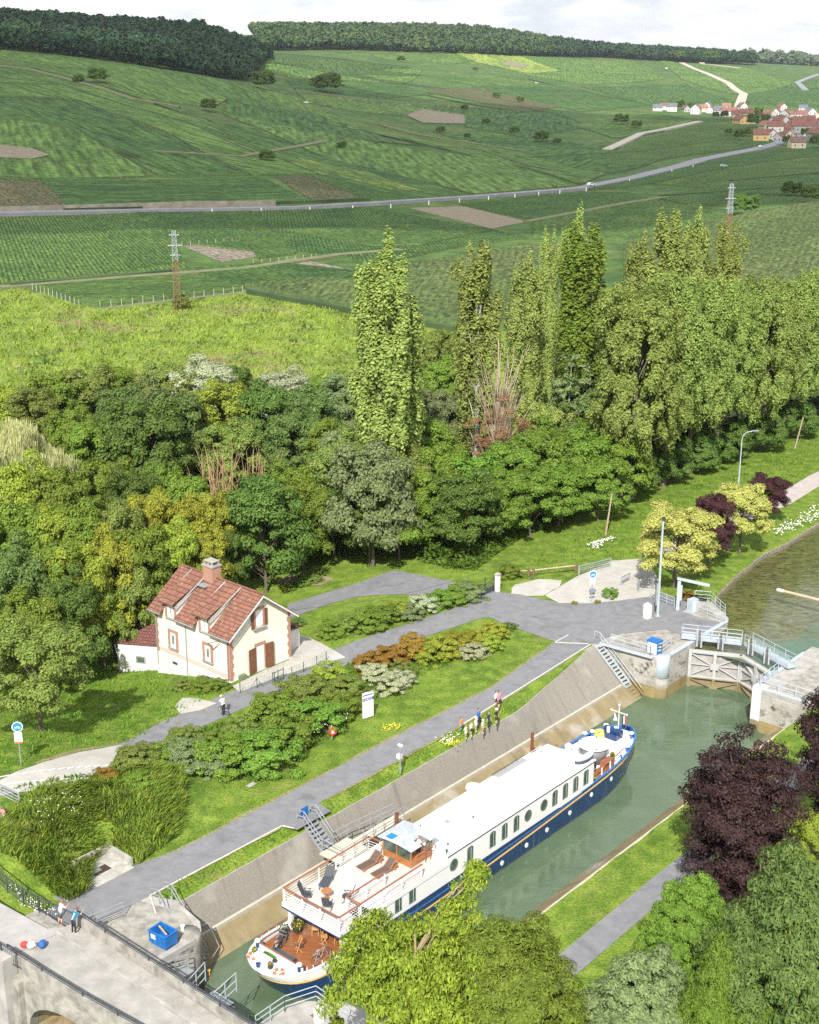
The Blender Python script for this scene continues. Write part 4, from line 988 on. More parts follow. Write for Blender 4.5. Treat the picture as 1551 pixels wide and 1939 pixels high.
    for q in ((11.72,11.74,5.3,6.38),(11.72,11.74,6.52,7.66)): boxst(MB(),*q,zb+.54,zb+1.37).build('pane',glass,wh)
    for q in ((11.8,12.75,5.22,5.24),(12.86,13.8,5.22,5.24),(13.2,13.8,7.72,7.74)): boxst(MB(),*q,zb+.54,zb+1.37).build('pane',glass,wh)
    boxst(MB(),11.9,12.2,5.6,7.3,zb+.5,zb+.95).build('console',whitep,wh)
    g=MB();grm=mat('grey wheelhouse roof',(.33,.36,.40),(.47,.50,.54),2.,.55)
    n=8;
    for i in range(n):
        t0=5.0+i*3.05/n;t1=5.0+(i+1)*3.05/n
        zf=lambda t:zb+1.48+.12*(1-((t-6.52)/1.55)**2)
        for (s0,s1) in (((11.35,14.1)) ,) if i<5 else ((11.35,12.45),(12.46,14.1) if i<6 else (13.3,14.1)):
            g.extr([bl(s0,t0,zf(t0)),bl(s0,t1,zf(t1)),bl(s0,t1,zf(t1)+.05),bl(s0,t0,zf(t0)+.05)],(s1-s0,0,0))
    g.build('wheelhouse roof',grm,wh)
    boxst(MB(),11.5,12.15,5.6,6.2,zb+1.67,zb+1.70).build('blue panel',mat('blue solar panel',(.01,.19,.62),None,1,.3),wh)
    boxst(MB(),11.45,12.2,5.55,6.25,zb+1.645,zb+1.668).build('panel rim',whitep,wh)
    g=MB()
    for s in(12.9,13.4,13.9): g.tube(bl(s,8.0,zb),bl(s,8.0,zb+1.0),.03)
    g.path([bl(11.9,8.0,zb+1),bl(13.9,8.0,zb+1.)],.035);g.path([bl(11.9,8.0,zb+.55),bl(13.9,8.0,zb+.55)],.02);g.build('door rail',rail_wood,wh)
    # lamps on the cabin edge
    g=MB();p=bl(13.85,9.0,.05);g.tube(p,p+Vector((0,0,.35)),.03);g.ball(p+Vector((.06,0,.4)),.1);g.build('deck lamp',dark_iron,BO4)
    # aft deck bulwark rail
    g=MB();w=MB();P_=[]
    for s in (3.6,2.6,1.9,1.2,.75): P_.append(bl(s,6.62-hw(s)+.14,shz(s)+.1))
    P2_=[bl(s,6.62+hw(s)-.14,shz(s)+.1) for s in (.75,1.2,1.9,2.6,3.6)]
    for L in (P_,P2_):
        for a,b in zip(L,L[1:]): w.tube(a+Vector((0,0,.28)),b+Vector((0,0,.28)),.045)
        for a in L: g.tube(a+Vector((0,0,-.1)),a+Vector((0,0,.26)),.03)
    boxst(g,.5,.56,4.5,8.7,-2.45,-1.62);g.build('bulwark rail',whitep,BO4)
    w.tube(bl(.53,4.6,-1.58),bl(.53,8.6,-1.58),.05);w.build('handrail',rail_wood,BO4)
    for s,t in ((.45,4.75),(.45,8.45)):
        b=MB().tube(bl(s,t,-2.1),bl(s,t,-1.45),.12).build('bollard',bluep,BO4);MB().tube(bl(s,t,-1.449),bl(s,t,-1.36),.19,.17,12).build('bollard cap',whitep,b)
    for s,t in ((37.3,4.5),(37.9,4.85),(39.4,5.2),(39.5,7.6),(38.0,8.25),(37.6,8.4),(36.4,8.7)):
        z=shz(s)-.2;b=MB().tube(bl(s,t,z),bl(s,t,z+.42),.13).build('bollard',bluel,BO4);MB().tube(bl(s,t,z+.421),bl(s,t,z+.5),.22,.2,12).build('bollard cap',whitep,b)
    # windlass
    z=shz(38.9)-.24;wl_=boxst(MB(),38.3,39.3,5.7,6.9,z,z+.5).build('windlass',bluep,BO4)
    MB().tube(bl(38.8,5.5,z+.6),bl(38.8,7.1,z+.6),.28,n=14).build('winch drum',bluep,wl_)
    MB().tube(bl(38.5,6.,z+.5),bl(38.5,6.,z+.95),.14).tube(bl(38.9,6.45,z+.5),bl(38.9,6.45,z+.95),.14).build('winch cap',whitep,wl_)
    g=MB()
    for i in range(6): g.torus(bl(39.3,7.15,z+.12+i*.05),.22,.05,12,5)
    g.build('chain',whitep,wl_)
    g=MB();g.torus(bl(38.4,5.3,z+.1),.45,.06,20,6);g.torus(bl(38.4,5.3,z+.2),.4,.06,20,6);g.torus(bl(38.4,5.3,z+.3),.42,.06,20,6);g.build('yellow hose coil',mat('yellow hose',(.8,.6,.12)),BO4)
    # mast
    m_=MB().tube(bl(39.7,6.2,z),bl(39.7,6.2,z+2.5),.05,.03).tube(bl(39.7,5.5,z+1.9),bl(39.7,6.9,z+1.9),.03).ball(bl(39.7,6.2,z+2.55),.09).ball(bl(39.7,5.45,z+1.9),.08).ball(bl(39.7,6.95,z+1.9),.08).build('bow mast',whitep,BO4)
    for i,(t,m) in enumerate(((5.75,mat('pale blue cloth',(.55,.7,.85))),(6.5,bluep),(6.62,whitep),(6.74,red))):
        V=[bl(39.72,t,z+1.75),bl(39.72,t+(.35 if i==0 else .12),z+1.1+(.0)),bl(39.72,t-(.1 if i==0 else 0),z+.95),bl(39.72,t-(.0),z+1.3)]
        if i: V=[bl(39.75,t,z+1.7),bl(39.75,t+.12,z+1.7),bl(39.75,t+.12,z+.95),bl(39.75,t,z+.95)]
        MB().extr(V,(.015,0,0)).build('flag cloth',m,m_)
    # front terrace
    boxst(MB(),31.62,36.2,7.9,9.0,-2.1,-2.02).build('terrace deck',teak,BO4)
    g=MB();w=MB()
    for s in (33.,34.2,35.3,36.3): a=bl(s,6.62+hw(s)-.15,shz(s));g.box(a+Vector((0,0,.35)),(.12,.06,.8))
    for (a,b) in ((31.8,33.),(33.,34.2),(34.2,35.3),(35.3,36.3)):
        p=bl(a,6.62+hw(a)-.15,shz(a)+.78);q=bl(b,6.62+hw(b)-.15,shz(b)+.78);w.tube(p,q,.045)
    g.build('terrace railing',whitep,BO4);w.build('handrail',rail_wood,BO4)
house_()
def onb(name,s,t,z,rz,label,cat,group=None): return empty(name,P(s,t,z),R(49)+rz,label,cat,group)
# hot tub
o=onb('hot tub',34.9,6.95,-1.95,0,'round white hot tub with a grey skirt on the barge foredeck','hot tub')
MB().lathe([(.92,0),(1.15,1.32)],(0,0,0),28).build('skirt',mat('grey tub skirt',(.16,.16,.17),(.2,.2,.21),4,.6),o,True)
MB().lathe([(1.13,1.321),(1.27,1.36),(1.27,1.44),(1.12,1.46),(1.06,1.36),(0.01,1.33)],(0,0,0),32).build('rim',mat('pale tub acrylic',(.74,.80,.82),None,1,.15),o,True)
for a in (.4,1.7,3.9): MB().box((math.cos(a)*1.1,math.sin(a)*1.1,1.47),(.16,.1,.04),a).build('headrest',dark_iron,o)
o=onb('deck chest',34.6,8.45,-2.0,0,'orange brown wooden deck chest beside the hot tub','chest')
MB().b2(-.6,.6,-.3,.3,0,.62).build('body',varn,o);MB().b2(-.63,.63,-.33,.33,.62,.68).build('lid',rail_wood,o)
o=onb('folded awning',31.2,8.25,.12,0,'grey folded awning over the front corner of the white roof','awning')
mb=MB();pts=[(1.15*math.cos(math.pi*i/12),-.1-.62*math.sin(math.pi*i/12)) for i in range(13)]
mb.prism(pts,.28,.34);mb.build('top cloth',mat('blue grey cloth',(.36,.40,.47),(.42,.46,.53),3,.8),o)
MB().prism([(x*.97,y*.97) for x,y in pts],.0,.279).build('folded side',blackf,o)
def planter(s,t,z,label,cols,sz=.4,box=(.22,.22,.4)):
    o=onb('flower planter',s,t,z,0,label,'planter','flower planters on the barge')
    MB().b2(-box[0],box[0],-box[1],box[1],0,box[2]).build('pot',mat('dark planter',(.05,.045,.045),None,1,.6),o)
    rr=random.Random(int(s*100));
    def tuft(n,rad,m,h0,name,ls):
        V=[];fs=[]
        for i in range(n):
            d=Vector((rr.gauss(0,1),rr.gauss(0,1),abs(rr.gauss(0,1))*.9)).normalized()*rad*rr.uniform(.5,1);c=d+Vector((0,0,h0));c.x*=box[0]/.22;c.y*=box[1]/.22
            a=Vector((rr.gauss(0,1),rr.gauss(0,1),rr.gauss(0,1))).normalized();b=a.cross(d).normalized();k=len(V)
            V+=[c-a*ls,c-b*ls*.6,c+a*ls,c+b*ls*.6];fs.append((k,k+1,k+2,k+3))
        mkobj(name,V,fs,m,o)
    tuft(260,sz,leafmat('planter leaves',(.05,.13,.02),(.14,.26,.04)),box[2]+.05,'leaves',.07)
    for cn,cc in cols: tuft(38,sz*1.02,mat(cn,cc,None,1,.7),box[2]+.08,'flowers',.055)
yel=('yellow petals',(.8,.55,.03));pnk=('pink petals',(.75,.12,.2));whi=('white petals',(.8,.78,.7));redp=('red petals',(.7,.06,.03))
planter(3.75,4.95,-2.45,'big planter of yellow and pink flowers at the left of the wooden aft deck',[yel,pnk],.5)
planter(2.95,4.5,-2.35,'small planter of pink flowers behind the parked bicycles',[pnk,whi],.25)
planter(-.2,5.15,-1.86,'pot of yellow green leaves by the left lifebuoy on the stern',[yel],.25,(.12,.12,.2))
planter(-.55,6.95,-1.86,'pot of flowers between white bench and right lifebuoy on the stern',[pnk],.25,(.12,.12,.2))
planter(.1,6.2,-1.86,'long green trough of leaves behind the white stern bench',[],.22,(.1,.6,.15))
planter(4.9,8.75,-2.4,'potted yellow plant beside the barge stair opening',[yel],.3,(.15,.15,.3))
planter(35.9,8.1,-1.9,'pot of orange and yellow flowers in front of the hot tub',[yel,redp],.32,(.14,.14,.3))
planter(32.0,8.9,-2.,'pot of yellow flowers on the front terrace by the cabin',[yel],.3,(.14,.14,.25))
for i,(s,t,l) in enumerate(((-.5,5.3,'left'),(-.55,7.7,'right'))):
    o=onb('lifebuoy',s,t,-1.82,0,'orange and white lifebuoy lying on the stern at the %s'%('side of the yellow green pot' if i==0 else 'foot of the starboard bollard'),'lifebuoy','lifebuoys on the stern')
    MB().torus((0,0,.06),.30,.09,24,8).build('ring',orange,o,True)
    for a in range(4): MB().tube(Vector((math.cos(a*1.57+.6)*.3,math.sin(a*1.57+.6)*.3,.06))-Vector((-math.sin(a*1.57+.6),math.cos(a*1.57+.6),0))*.05,Vector((math.cos(a*1.57+.6)*.3,math.sin(a*1.57+.6)*.3,.06))+Vector((-math.sin(a*1.57+.6),math.cos(a*1.57+.6),0))*.05,.098,n=10).build('white band',whitep,o)
o=onb('stern bench',-.35,6.05,-1.86,0,'low white bench box on the barge stern','bench');MB().b2(-.25,.25,-.62,.62,0,.28).build('body',whitep,o);MB().b2(-.27,.27,-.64,.64,.281,.33).build('lid',roofm,o)
tag(MB().tube((0,0,0),(0,0,.25),.13,n=14).tube((0,0,.25),(0,0,.29),.15,n=14).build('deck vent',bluep,None,loc=P(-.95,6.3,-1.85)),'small navy drum on the stern between bench and stern edge','deck fitting')
o=onb('deck cushion seat',.95,6.4,-2.44,0,'dark navy seat along the stern bulkhead of the wooden deck','seat');MB().b2(-.3,.3,-.9,.9,0,.4).build('base',bluep,o);MB().b2(-.32,.32,-.92,.92,.401,.5).build('cushion',blackf,o)
# loungers and chairs on the upper deck
def lounger(s,t,rz,label):
    o=onb('sun lounger',s,t,-.42,rz,label,'lounger','wooden sun loungers on the upper deck')
    L=lambda a,b,w=.06:None
    g=MB()
    for y in(-.3,.3): g.box((.0,y,.27),(2.0,.06,.05))
    g.build('frame',varn,o)
    for x in(-.75,.75):
        for y in(-.3,.3): MB().box((x,y,.12),(.06,.05,.25)).build('leg',varn,o)
    MB().box((-.35,0,.31),(1.25,.52,.025)).build('seat',sling,o)
    a=R(40);c=Vector((.28+.35*math.cos(a),0,.31+.35*math.sin(a)));MB().box(c,(.8,.52,.025),0,(-a,'Y')).build('backrest',sling,o)
    g=MB()
    for y in(-.3,.3): g.box(c+Vector((0,y,0)),(.85,.05,.05),0,(-a,'Y'))
    g.box((.85,0,.3),(.3,.55,.04));g.build('back frame',varn,o)
lounger(10.1,5.45,R(-4),'brown sling wooden sun lounger nearer the slope side, in front of the wheelhouse')
lounger(10.1,6.75,R(-4),'brown sling wooden sun lounger nearer the stair opening, in front of the wheelhouse')
def decks(s,t,rz,label,tall=True):
    o=onb('deck armchair',s,t,-.42,rz,label,'chair','charcoal armchairs on the upper deck')
    MB().box((0,0,.42),(.5,.5,.05)).build('seat',blackf,o)
    a=R(68);MB().box((.25+.4*math.cos(a),0,.42+.4*math.sin(a)),(.85,.5,.05),0,(-a,'Y')).build('backrest',blackf,o)
    for y in(-.28,.28):
        MB().box((.02,y,.64),(.5,.05,.03)).build('armrest',dark_iron,o)
        MB().tube((-.25,y,0),(.25,y,.62),.022).build('leg',dark_iron,o);MB().tube((.3,y,0),(-.2,y,.62),.022).build('leg',dark_iron,o)
decks(4.6,5.0,R(180-60),'charcoal folding armchair at the rail corner nearest the slope')
decks(6.1,7.1,R(-60),'charcoal folding armchair by the stairwell railing, facing the round table')
decks(4.7,6.75,R(-150),'charcoal folding armchair with its back to the stern rail')
o=onb('charcoal recliner',6.7,4.75,-.42,R(25),'long charcoal padded recliner standing along the left deck rail','recliner')
MB().box((-.35,0,.42),(1.1,.55,.08)).build('seat',blackf,o);MB().box((.45,0,.62),(.85,.55,.08),0,(R(-42),'Y')).build('backrest',blackf,o)
for x in(-.8,.5):
    for y in(-.25,.25): MB().tube((x,y,0),(x,y,.4),.025).build('leg',dark_iron,o)
o=onb('round table',5.55,5.85,-.42,0,'small round wooden table among the charcoal armchairs','table')
MB().lathe([(.36,.52),(.36,.56)],n=20).build('tabletop',varn,o);MB().tube((0,0,0),(0,0,.52),.05).build('leg',varn,o);MB().lathe([(.22,0),(.2,.04)],n=14).build('foot',varn,o)
def fold(s,t,rz,label,seatm=None):
    o=onb('folding chair',s,t,-2.44,rz,label,'chair','wooden folding chairs on the aft deck')
    m=chairwood
    for y in(-.2,.2):
        MB().box((.0,y,.45),(.035,.03,1.02),0,(R(18),'Y')).build('leg',m,o);MB().box((.02,y,.22),(.035,.03,.62),0,(R(-35),'Y')).build('leg',m,o)
    g=MB()
    for i in range(4): g.box((-.16+i*.11,0,.44),(.07,.37,.02))
    g.build('seat',seatm or m,o);g=MB()
    for z in(.72,.84,.94): g.box((.08+.32*(z-.45)*1.,0,z),(.02,.37,.06))
    g.build('backrest',m,o)
fold(4.3,6.0,R(40),'wooden folding chair nearest the big flower planter')
fold(4.1,7.0,R(180-40),'wooden folding chair standing open in the middle of the aft deck edge')
fold(4.6,7.75,R(20),'wooden folding chair beside the right white deck post')
fold(2.4,6.4,R(-35),'wooden folding chair with a blue cushion alone near the stern rail',blackf)
def bicycle(s,t,z,rz,label,lean=.12,col=None,sc=1.):
    o=onb('bicycle',s,t,z,rz,label,'bicycle','bicycles on the barge');m=col or dark_iron
    for x in(-.52,.52):
        w=MB().torus((x,0,.34),.32,.022,24,6,'Y').build('wheel',mat('tyre',(.02,.02,.02),None,1,.8),o);g=MB()
        for i in range(10): a=math.pi*2*i/10;g.tube((x,0,.34),(x+.3*math.cos(a),0,.34+.3*math.sin(a)),.004,n=3)
        g.torus((x,0,.34),.295,.012,20,4,'Y');g.build('rim',steel,w)
    g=MB();bb=(0-.05,0,.3);st=(-.18,0,.78);hd=(.36,0,.82);ra=(-.52,0,.34);fa=(.52,0,.34)
    for a,b in((bb,st),(bb,hd),(st,hd),(ra,bb),(ra,st),(hd,fa)): g.tube(a,b,.018,n=6)
    g.build('frame',m,o);MB().tube(hd,(.33,0,1.0),.015).path([(.25,-.28,1.02),(.33,0,1.),(.25,.28,1.02)],.014).build('handlebar',steel,o)
    MB().box((-.2,0,.83),(.26,.14,.05)).build('saddle',m,o);MB().box((-.5,0,.72),(.3,.12,.03)).build('carrier',steel,o)
    o.rotation_euler=(lean,0,R(49)+rz);o.scale=(sc,sc,sc);return o
bicycle(2.3,4.95,-2.44,R(12),'dark bicycle leaning against the left deck rail, nearer the planter')
bicycle(1.9,5.2,-2.44,R(14),'dark bicycle parked second from the left deck rail',.1)
bicycle(1.6,5.5,-2.44,R(20),'dark bicycle with a basket standing third from the left deck rail',.08,mat('brown bicycle paint',(.12,.05,.03)))
bicycle(2.6,8.3,-2.44,R(0),'bicycle leaning on the right rail of the aft deck near the tree',-.2,mat('silver bicycle paint',(.3,.3,.32)))
# ------------------------------------------------------------------ lock keeper's house
def roofmat(name,c1,c2,c3):
    m,N,L,b,v=blank(name,.9,.2)
    tc=N.new('ShaderNodeTexCoord');mp=N.new('ShaderNodeMapping');L.new(tc.outputs['Object'],mp.inputs[0])
    sx=N.new('ShaderNodeSeparateXYZ');L.new(mp.outputs[0],sx.inputs[0]);cb=N.new('ShaderNodeCombineXYZ');L.new(sx.outputs['Y'],cb.inputs[0])
    ad=N.new('ShaderNodeMath');ad.operation='ABSOLUTE';L.new(sx.outputs['X'],ad.inputs[0]);L.new(sx.outputs['Z'],cb.inputs[1])
    br=N.new('ShaderNodeTexBrick');br.offset=0;br.inputs['Scale'].default_value=1;br.inputs['Brick Width'].default_value=.24;br.inputs['Row Height'].default_value=.23;br.inputs['Mortar Size'].default_value=.02;br.inputs['Mortar Smooth'].default_value=.6
    br.inputs['Color1'].default_value=(*c1,1);br.inputs['Color2'].default_value=(*c2,1);br.inputs['Mortar'].default_value=(c1[0]*.35,c1[1]*.35,c1[2]*.4,1);L.new(cb.outputs[0],br.inputs[0])
    c=mixn(N,L,noisen(N,L,v,2.6,.55,.9,9),br.outputs[0],c3);c=mixn(N,L,noisen(N,L,v,5,.55,.8,9),c,(.10,.07,.05));L.new(c,b.inputs['Base Color']);bumpn(N,L,b,br.outputs['Fac'],-.05);return m
tile=roofmat('weathered clay roof tiles',(.30,.14,.095),(.20,.09,.065),(.36,.27,.21))
tiled=roofmat('dark red roof tiles',(.20,.085,.07),(.15,.065,.055),(.26,.13,.11))
wallm=mat('cream render',(.72,.67,.55),(.80,.76,.65),.7,.9,.002,lo=.3,hi=.8,spec=.1);wallw=mat('chalky white render',(.62,.60,.57),(.72,.70,.67),.9,.9,lo=.3,hi=.8,spec=.1)
shut=mat('brown shutter paint',(.13,.055,.025),(.19,.085,.04),3,.6)
def keeper_house():
    z0=-.4;o=empty('keeper_house',(-15.577,107.424,z0),R(48),'cream lock keeper house with red clay tile roof and brick corners','house')
    Wd,Ln,ez,rz_=7.15,10.3,4.75,7.45;B=lambda x0,x1,y0,y1,za,zb,m=None:(m or MB()).b2(x0,x1,y0,y1,za,zb)
    # walls as one shell with gables
    g=MB();xm=Wd/2
    g.extr([(0,0,-3),(Wd,0,-3),(Wd,0,ez),(xm,0,rz_-.02),(0,0,ez)],(0,Ln,0));g.build('wall',wallm,o)
    g=B(-.06,Wd+.06,-.06,Ln+.06,-3,.32);g.build('plinth',wallw,o)
    for x,y in ((0,0),(Wd,0),(0,Ln),(Wd,Ln)):
        g=MB()
        for k in range(11):
            z=.33+k*.4;w=.42 if k%2 else .3;cx=-.03 if x==0 else Wd+.03;cyy=-.03 if y==0 else Ln+.03
            B(cx,cx+(w if x==0 else -w),cyy,cyy+((.72-w) if y==0 else -(.72-w)),z,z+.40,g)
        g.build('brick quoin',brick,o)
    g=MB();B(-.055,-.01,.5,Ln-.5,.5,.9,g);g.build('brick base panel',mat('faded brick band',(.5,.4,.33),(.6,.52,.45),6,.9),o)
    # roof: two planes with thickness, left plane interrupted by two lower pitched dormer strips
    sl_=(rz_-ez)/xm;th=.1
    def plane(sgn,y0,y1,ov,name='roof'):
        xo=-ov if sgn<0 else Wd+ov;zo=ez-sl_*ov
        pts=[(xm,y0,rz_+.12),(xo,y0,zo+.12),(xo,y0,zo+.02),(xm,y0,rz_+.02)]
        return MB().extr(pts,(0,y1-y0,0)).build(name,tile,o)
    plane(1,-.55,Ln+.45,.55)
    segs=[(-.55,2.25),(4.25,6.95),(8.95,Ln+.45)]
    for a,b in segs: plane(-1,a,b,.5)
    for yc in (3.25,7.95):
        # dormer: shallow roof from the ridge out past the wall face, cheeks and window
        ydz=ez+1.02;g=MB().extr([(xm,yc-1.0,rz_+.14),(-.62,yc-1.0,ydz+.02),(-.62,yc-1.0,ydz-.08),(xm,yc-1.0,rz_+.04)],(0,2.0,0));dr=g.build('dormer roof',tile,o)
        MB().extr([(-.02,yc-.8,3.9),(-.02,yc-.8,ydz-.1),(2.2,yc-.8,ydz+.55),(2.2,yc-.8,ez+1.5)],(0,.12,0)).build('dormer cheek',wallw,o)
        MB().extr([(-.02,yc+.68,3.9),(-.02,yc+.68,ydz-.1),(2.2,yc+.68,ydz+.55),(2.2,yc+.68,ez+1.5)],(0,.12,0)).build('dormer cheek',wallw,o)
        B(-.03,.1,yc-.68,yc+.68,3.85,ydz-.12).build('dormer front',wallw,o)
        g=MB();B(-.08,-.031,yc-.78,yc-.5,3.9,ydz-.15,g);B(-.08,-.031,yc+.5,yc+.78,3.9,ydz-.15,g);g.build('brick surround',brick,o)
        w=B(-.1,-.032,yc-.42,yc+.42,4.2,5.45).build('window',whitep,o);B(-.11,-.101,yc-.1,yc-.02,4.6,5.3).build('pane',glass,w)
        B(-.16,-.032,yc-.55,yc+.55,4.0,4.1).build('sill',conc,o)
        for s_ in (-1,1): MB().extr([(xm-.15,yc+s_*1.02,rz_+.17),(-.4,yc+s_*1.02,ez+.78),(-.4,yc+s_*1.02,ez+.62),(xm-.15,yc+s_*1.02,rz_+.05)],(0,s_*.09,0)).build('verge flashing',concp,o)
    B(xm-.13,xm+.13,-.55,Ln+.45,rz_+.08,rz_+.2).build('ridge tiles',tile,o)
    # ground floor windows on the long face, door and window in the gable
    def win(y,zc,h=1.5,w=.8):
        g=MB();B(-.09,-.012,y-w/2-.3,y-w/2,zc-h/2,zc+h/2+.25,g);B(-.09,-.012,y+w/2,y+w/2+.3,zc-h/2,zc+h/2+.25,g);B(-.085,-.012,y-w/2,y+w/2,zc+h/2,zc+h/2+.25,g);g.build('brick surround',brick,o)
        wo=B(-.05,-.012,y-w/2,y+w/2,zc-h/2,zc+h/2).build('window',whitep,o)
        g=B(-.06,-.051,y-.14,y-.02,zc-.35,zc+.45);B(-.06,-.051,y+.02,y+.14,zc-.35,zc+.45,g);g.build('pane',glass,wo);B(-.2,-.02,y-w/2-.3,y+w/2+.3,zc-h/2-.14,zc-h/2).build('sill',conc,o)
    win(2.95,2.15);win(7.8,2.0)
    for y in (3.,7.7): g=B(-.075,-.062,y-.35,y+.35,-.35,-.1);g.build('cellar grille',dark_iron,o)
    xc=3.45
    dz=.35;g=B(xc-.45,xc+.45,-.05,-.012,dz,dz+2.3);d=g.build('door',wallw,o)
    g=MB();B(xc-.62,xc-.46,-.07,-.012,dz,dz+2.55,g);B(xc+.46,xc+.62,-.07,-.012,dz,dz+2.55,g);B(xc-.62,xc+.62,-.072,-.012,dz+2.32,dz+2.6,g);g.build('brick surround',brick,o)
    for s_,nm in ((-1,0),(1,1)):
        s=MB().b2(-.44,.44,-.025,.025,0,2.3).b2(-.40,.40,-.04,-.026,.3,.42).b2(-.40,.40,-.04,-.026,1.8,1.92);q=s.build('shutter',shut,o);q.location=(xc+s_*1.02,-.16,dz)
        q.rotation_euler=(0,0,s_*-.12)
    g=MB();B(xc-.62,xc-.4,-.07,-.012,4.1,6.05,g);B(xc+.4,xc+.62,-.07,-.012,4.1,6.05,g);B(xc-.62,xc+.62,-.072,-.012,6.05,6.3,g);g.build('brick surround',brick,o)
    B(xc-.4,xc+.4,-.05,-.012,4.55,6.05).build('window',whitep,o);B(xc-.75,xc+.75,-.22,-.012,4.25,4.4).build('sill',conc,o)
    for s_ in(-1,1): B(xc+s_*.62,xc+s_*.95,-.1,-.05,4.45,6.0).build('shutter',shut,o)
    B(xc-1.3,xc+1.5,-1.5,-.07,-.4,.18).build('door step',concp,o);B(xc-1.5,xc+1.7,-1.9,-1.51,-.4,.02).build('door step',concp,o)
    # barge boards, gutters, pipes
    g=MB()
    g.extr([(xm,-.56,rz_+.02),(-.5,-.56,ez-sl_*.5+.02),(-.5,-.56,ez-sl_*.5-.14),(xm,-.56,rz_-.15)],(0,-.04,0));g.extr([(xm,-.56,rz_+.02),(Wd+.55,-.56,ez-sl_*.55+.02),(Wd+.55,-.56,ez-sl_*.55-.14),(xm,-.56,rz_-.15)],(0,-.04,0));g.build('barge board',wallw,o)
    g=MB();zo=ez-sl_*.5
    for a,b in segs: g.tube((-.56,a,zo+.0),(-.56,b,zo+.0),.07,n=8)
    g.tube((Wd+.6,-.55,ez-sl_*.55),(Wd+.6,Ln+.45,ez-sl_*.55),.07,n=8);g.build('gutter',steel,o)
    for y in(.25,5.9,10.15): g=MB().path([(-.52,y,zo),(-.1,y,zo-.4),(-.1,y,-1.)],.05);g.build('drainpipe',steel,o)
    g=MB().tube((.3,-.5,ez+.4),(1.1,-.5,ez+.6),.06);g.path([(.3,-.5,ez+.4),(-.12,2.,ez-1.9)],.02);g.path([(-.12,2.,ez-1.9),(-1.1,1.6,ez-.9),(-.12,1.2,ez-.9)],.03);g.build('cable bracket',dark_iron,o)
    # chimney
    cyy=6.3;c=B(xm-.5,xm+.5,cyy-.65,cyy+.65,rz_-.9,rz_+1.15).build('chimney',brick,o);B(xm-.58,xm+.58,cyy-.73,cyy+.73,rz_+1.15,rz_+1.3).build('chimney cap',concp,c)
    g=MB()
    for dx in(-.35,.35):
        for dy in(-.5,0,.5): B(xm+dx-.06,xm+dx+.06,cyy+dy-.06,cyy+dy+.06,rz_+1.3,rz_+1.6,g)
    B(xm-.45,xm+.45,cyy-.6,cyy+.6,rz_+1.6,rz_+1.68,g);g.build('chimney pots',concp,c)
    B(xm-1.35,xm-.51,cyy-.5,cyy+.5,rz_-.55,rz_-.42).build('lead flashing',steel,o)
    # rear annexes with dark roofs
    for y0,y1,x1,zt in ((5.6,9.6,Wd+3.4,2.3),(1.6,4.6,Wd+2.6,1.9)):
        B(Wd,x1,y0,y1,-2.5,zt).build('annexe wall',wallw,o);MB().extr([(Wd-.02,y0-.25,zt+1.5),(x1+.35,y0-.25,zt+.1),(x1+.35,y0-.25,zt),(Wd-.02,y0-.25,zt+1.35)],(0,y1-y0+.5,0)).build('annexe roof',tiled,o)
    # lean-to on the far gable
    Mi=Matrix.Rotation(R(-48),4,'Z')@Matrix.Translation(-Vector(o.location))
    Lf=Mi@G(217,1219,-.2);Rf=Mi@G(296,1225,-.15);Bl=Mi@G(287,1184,1.45);Br=Bl+(Rf-Lf)*.55
    Rf=Rf+(Rf-Lf).normalized()*.9
    dn=lambda p,z:Vector((p.x,p.y,z))
    ins=lambda p,q,k:p.lerp(q,k)
    c_=(Lf+Rf+Bl+Br)/4
    W4=[ins(p,c_,.08) for p in (Lf,Rf,Br,Bl)]
    g=MB()
    for a,b_ in ((0,1),(3,0),(2,3)): g.add([dn(W4[a],-3.2),dn(W4[b_],-3.2),W4[b_]-Vector((0,0,.1)),W4[a]-Vector((0,0,.1))],[(0,1,2,3)])
    g.build('lean-to wall',wallw,o)
    MB().extr([Lf,Rf,Br,Bl],(0,0,.13)).build('lean-to roof',tiled,o)
    d_=(W4[1]-W4[0]);dh=Vector((d_.x,d_.y,0));u_=dh.normalized();n_=Vector((u_.y,-u_.x,0));n_=n_ if n_.x<0 else -n_
    p_=dn(W4[0],0)+dh*.38+n_*.02
    w=MB().extr([p_+Vector((0,0,-1.55)),p_+u_*.95+Vector((0,0,-1.55)),p_+u_*.95+Vector((0,0,-.85)),p_+Vector((0,0,-.85))],n_*.04).build('window',conc,o)
    p_=p_+n_*.045+u_*.12;MB().extr([p_+Vector((0,0,-1.45)),p_+u_*.7+Vector((0,0,-1.45)),p_+u_*.7+Vector((0,0,-.95)),p_+Vector((0,0,-.95))],n_*.01).build('pane',glass,w)
    q_=dn(W4[0],0)+n_*.1;MB().path([Lf+Vector((0,0,-.05)),q_+Vector((0,0,-.9)),q_+Vector((0,0,-3.))],.06).build('drainpipe',steel,o)
keeper_house()
tag(MB().b2(-.35,.35,-.25,.25,0,.5).b2(-.3,.3,-.2,.2,.501,.62).build('garden box',mat('olive plastic',(.14,.17,.1),None,1,.6),None,loc=(-14.6,108.1,-.35),rz=R(48)),'olive green box on the ground by the near brick corner of the house','box')
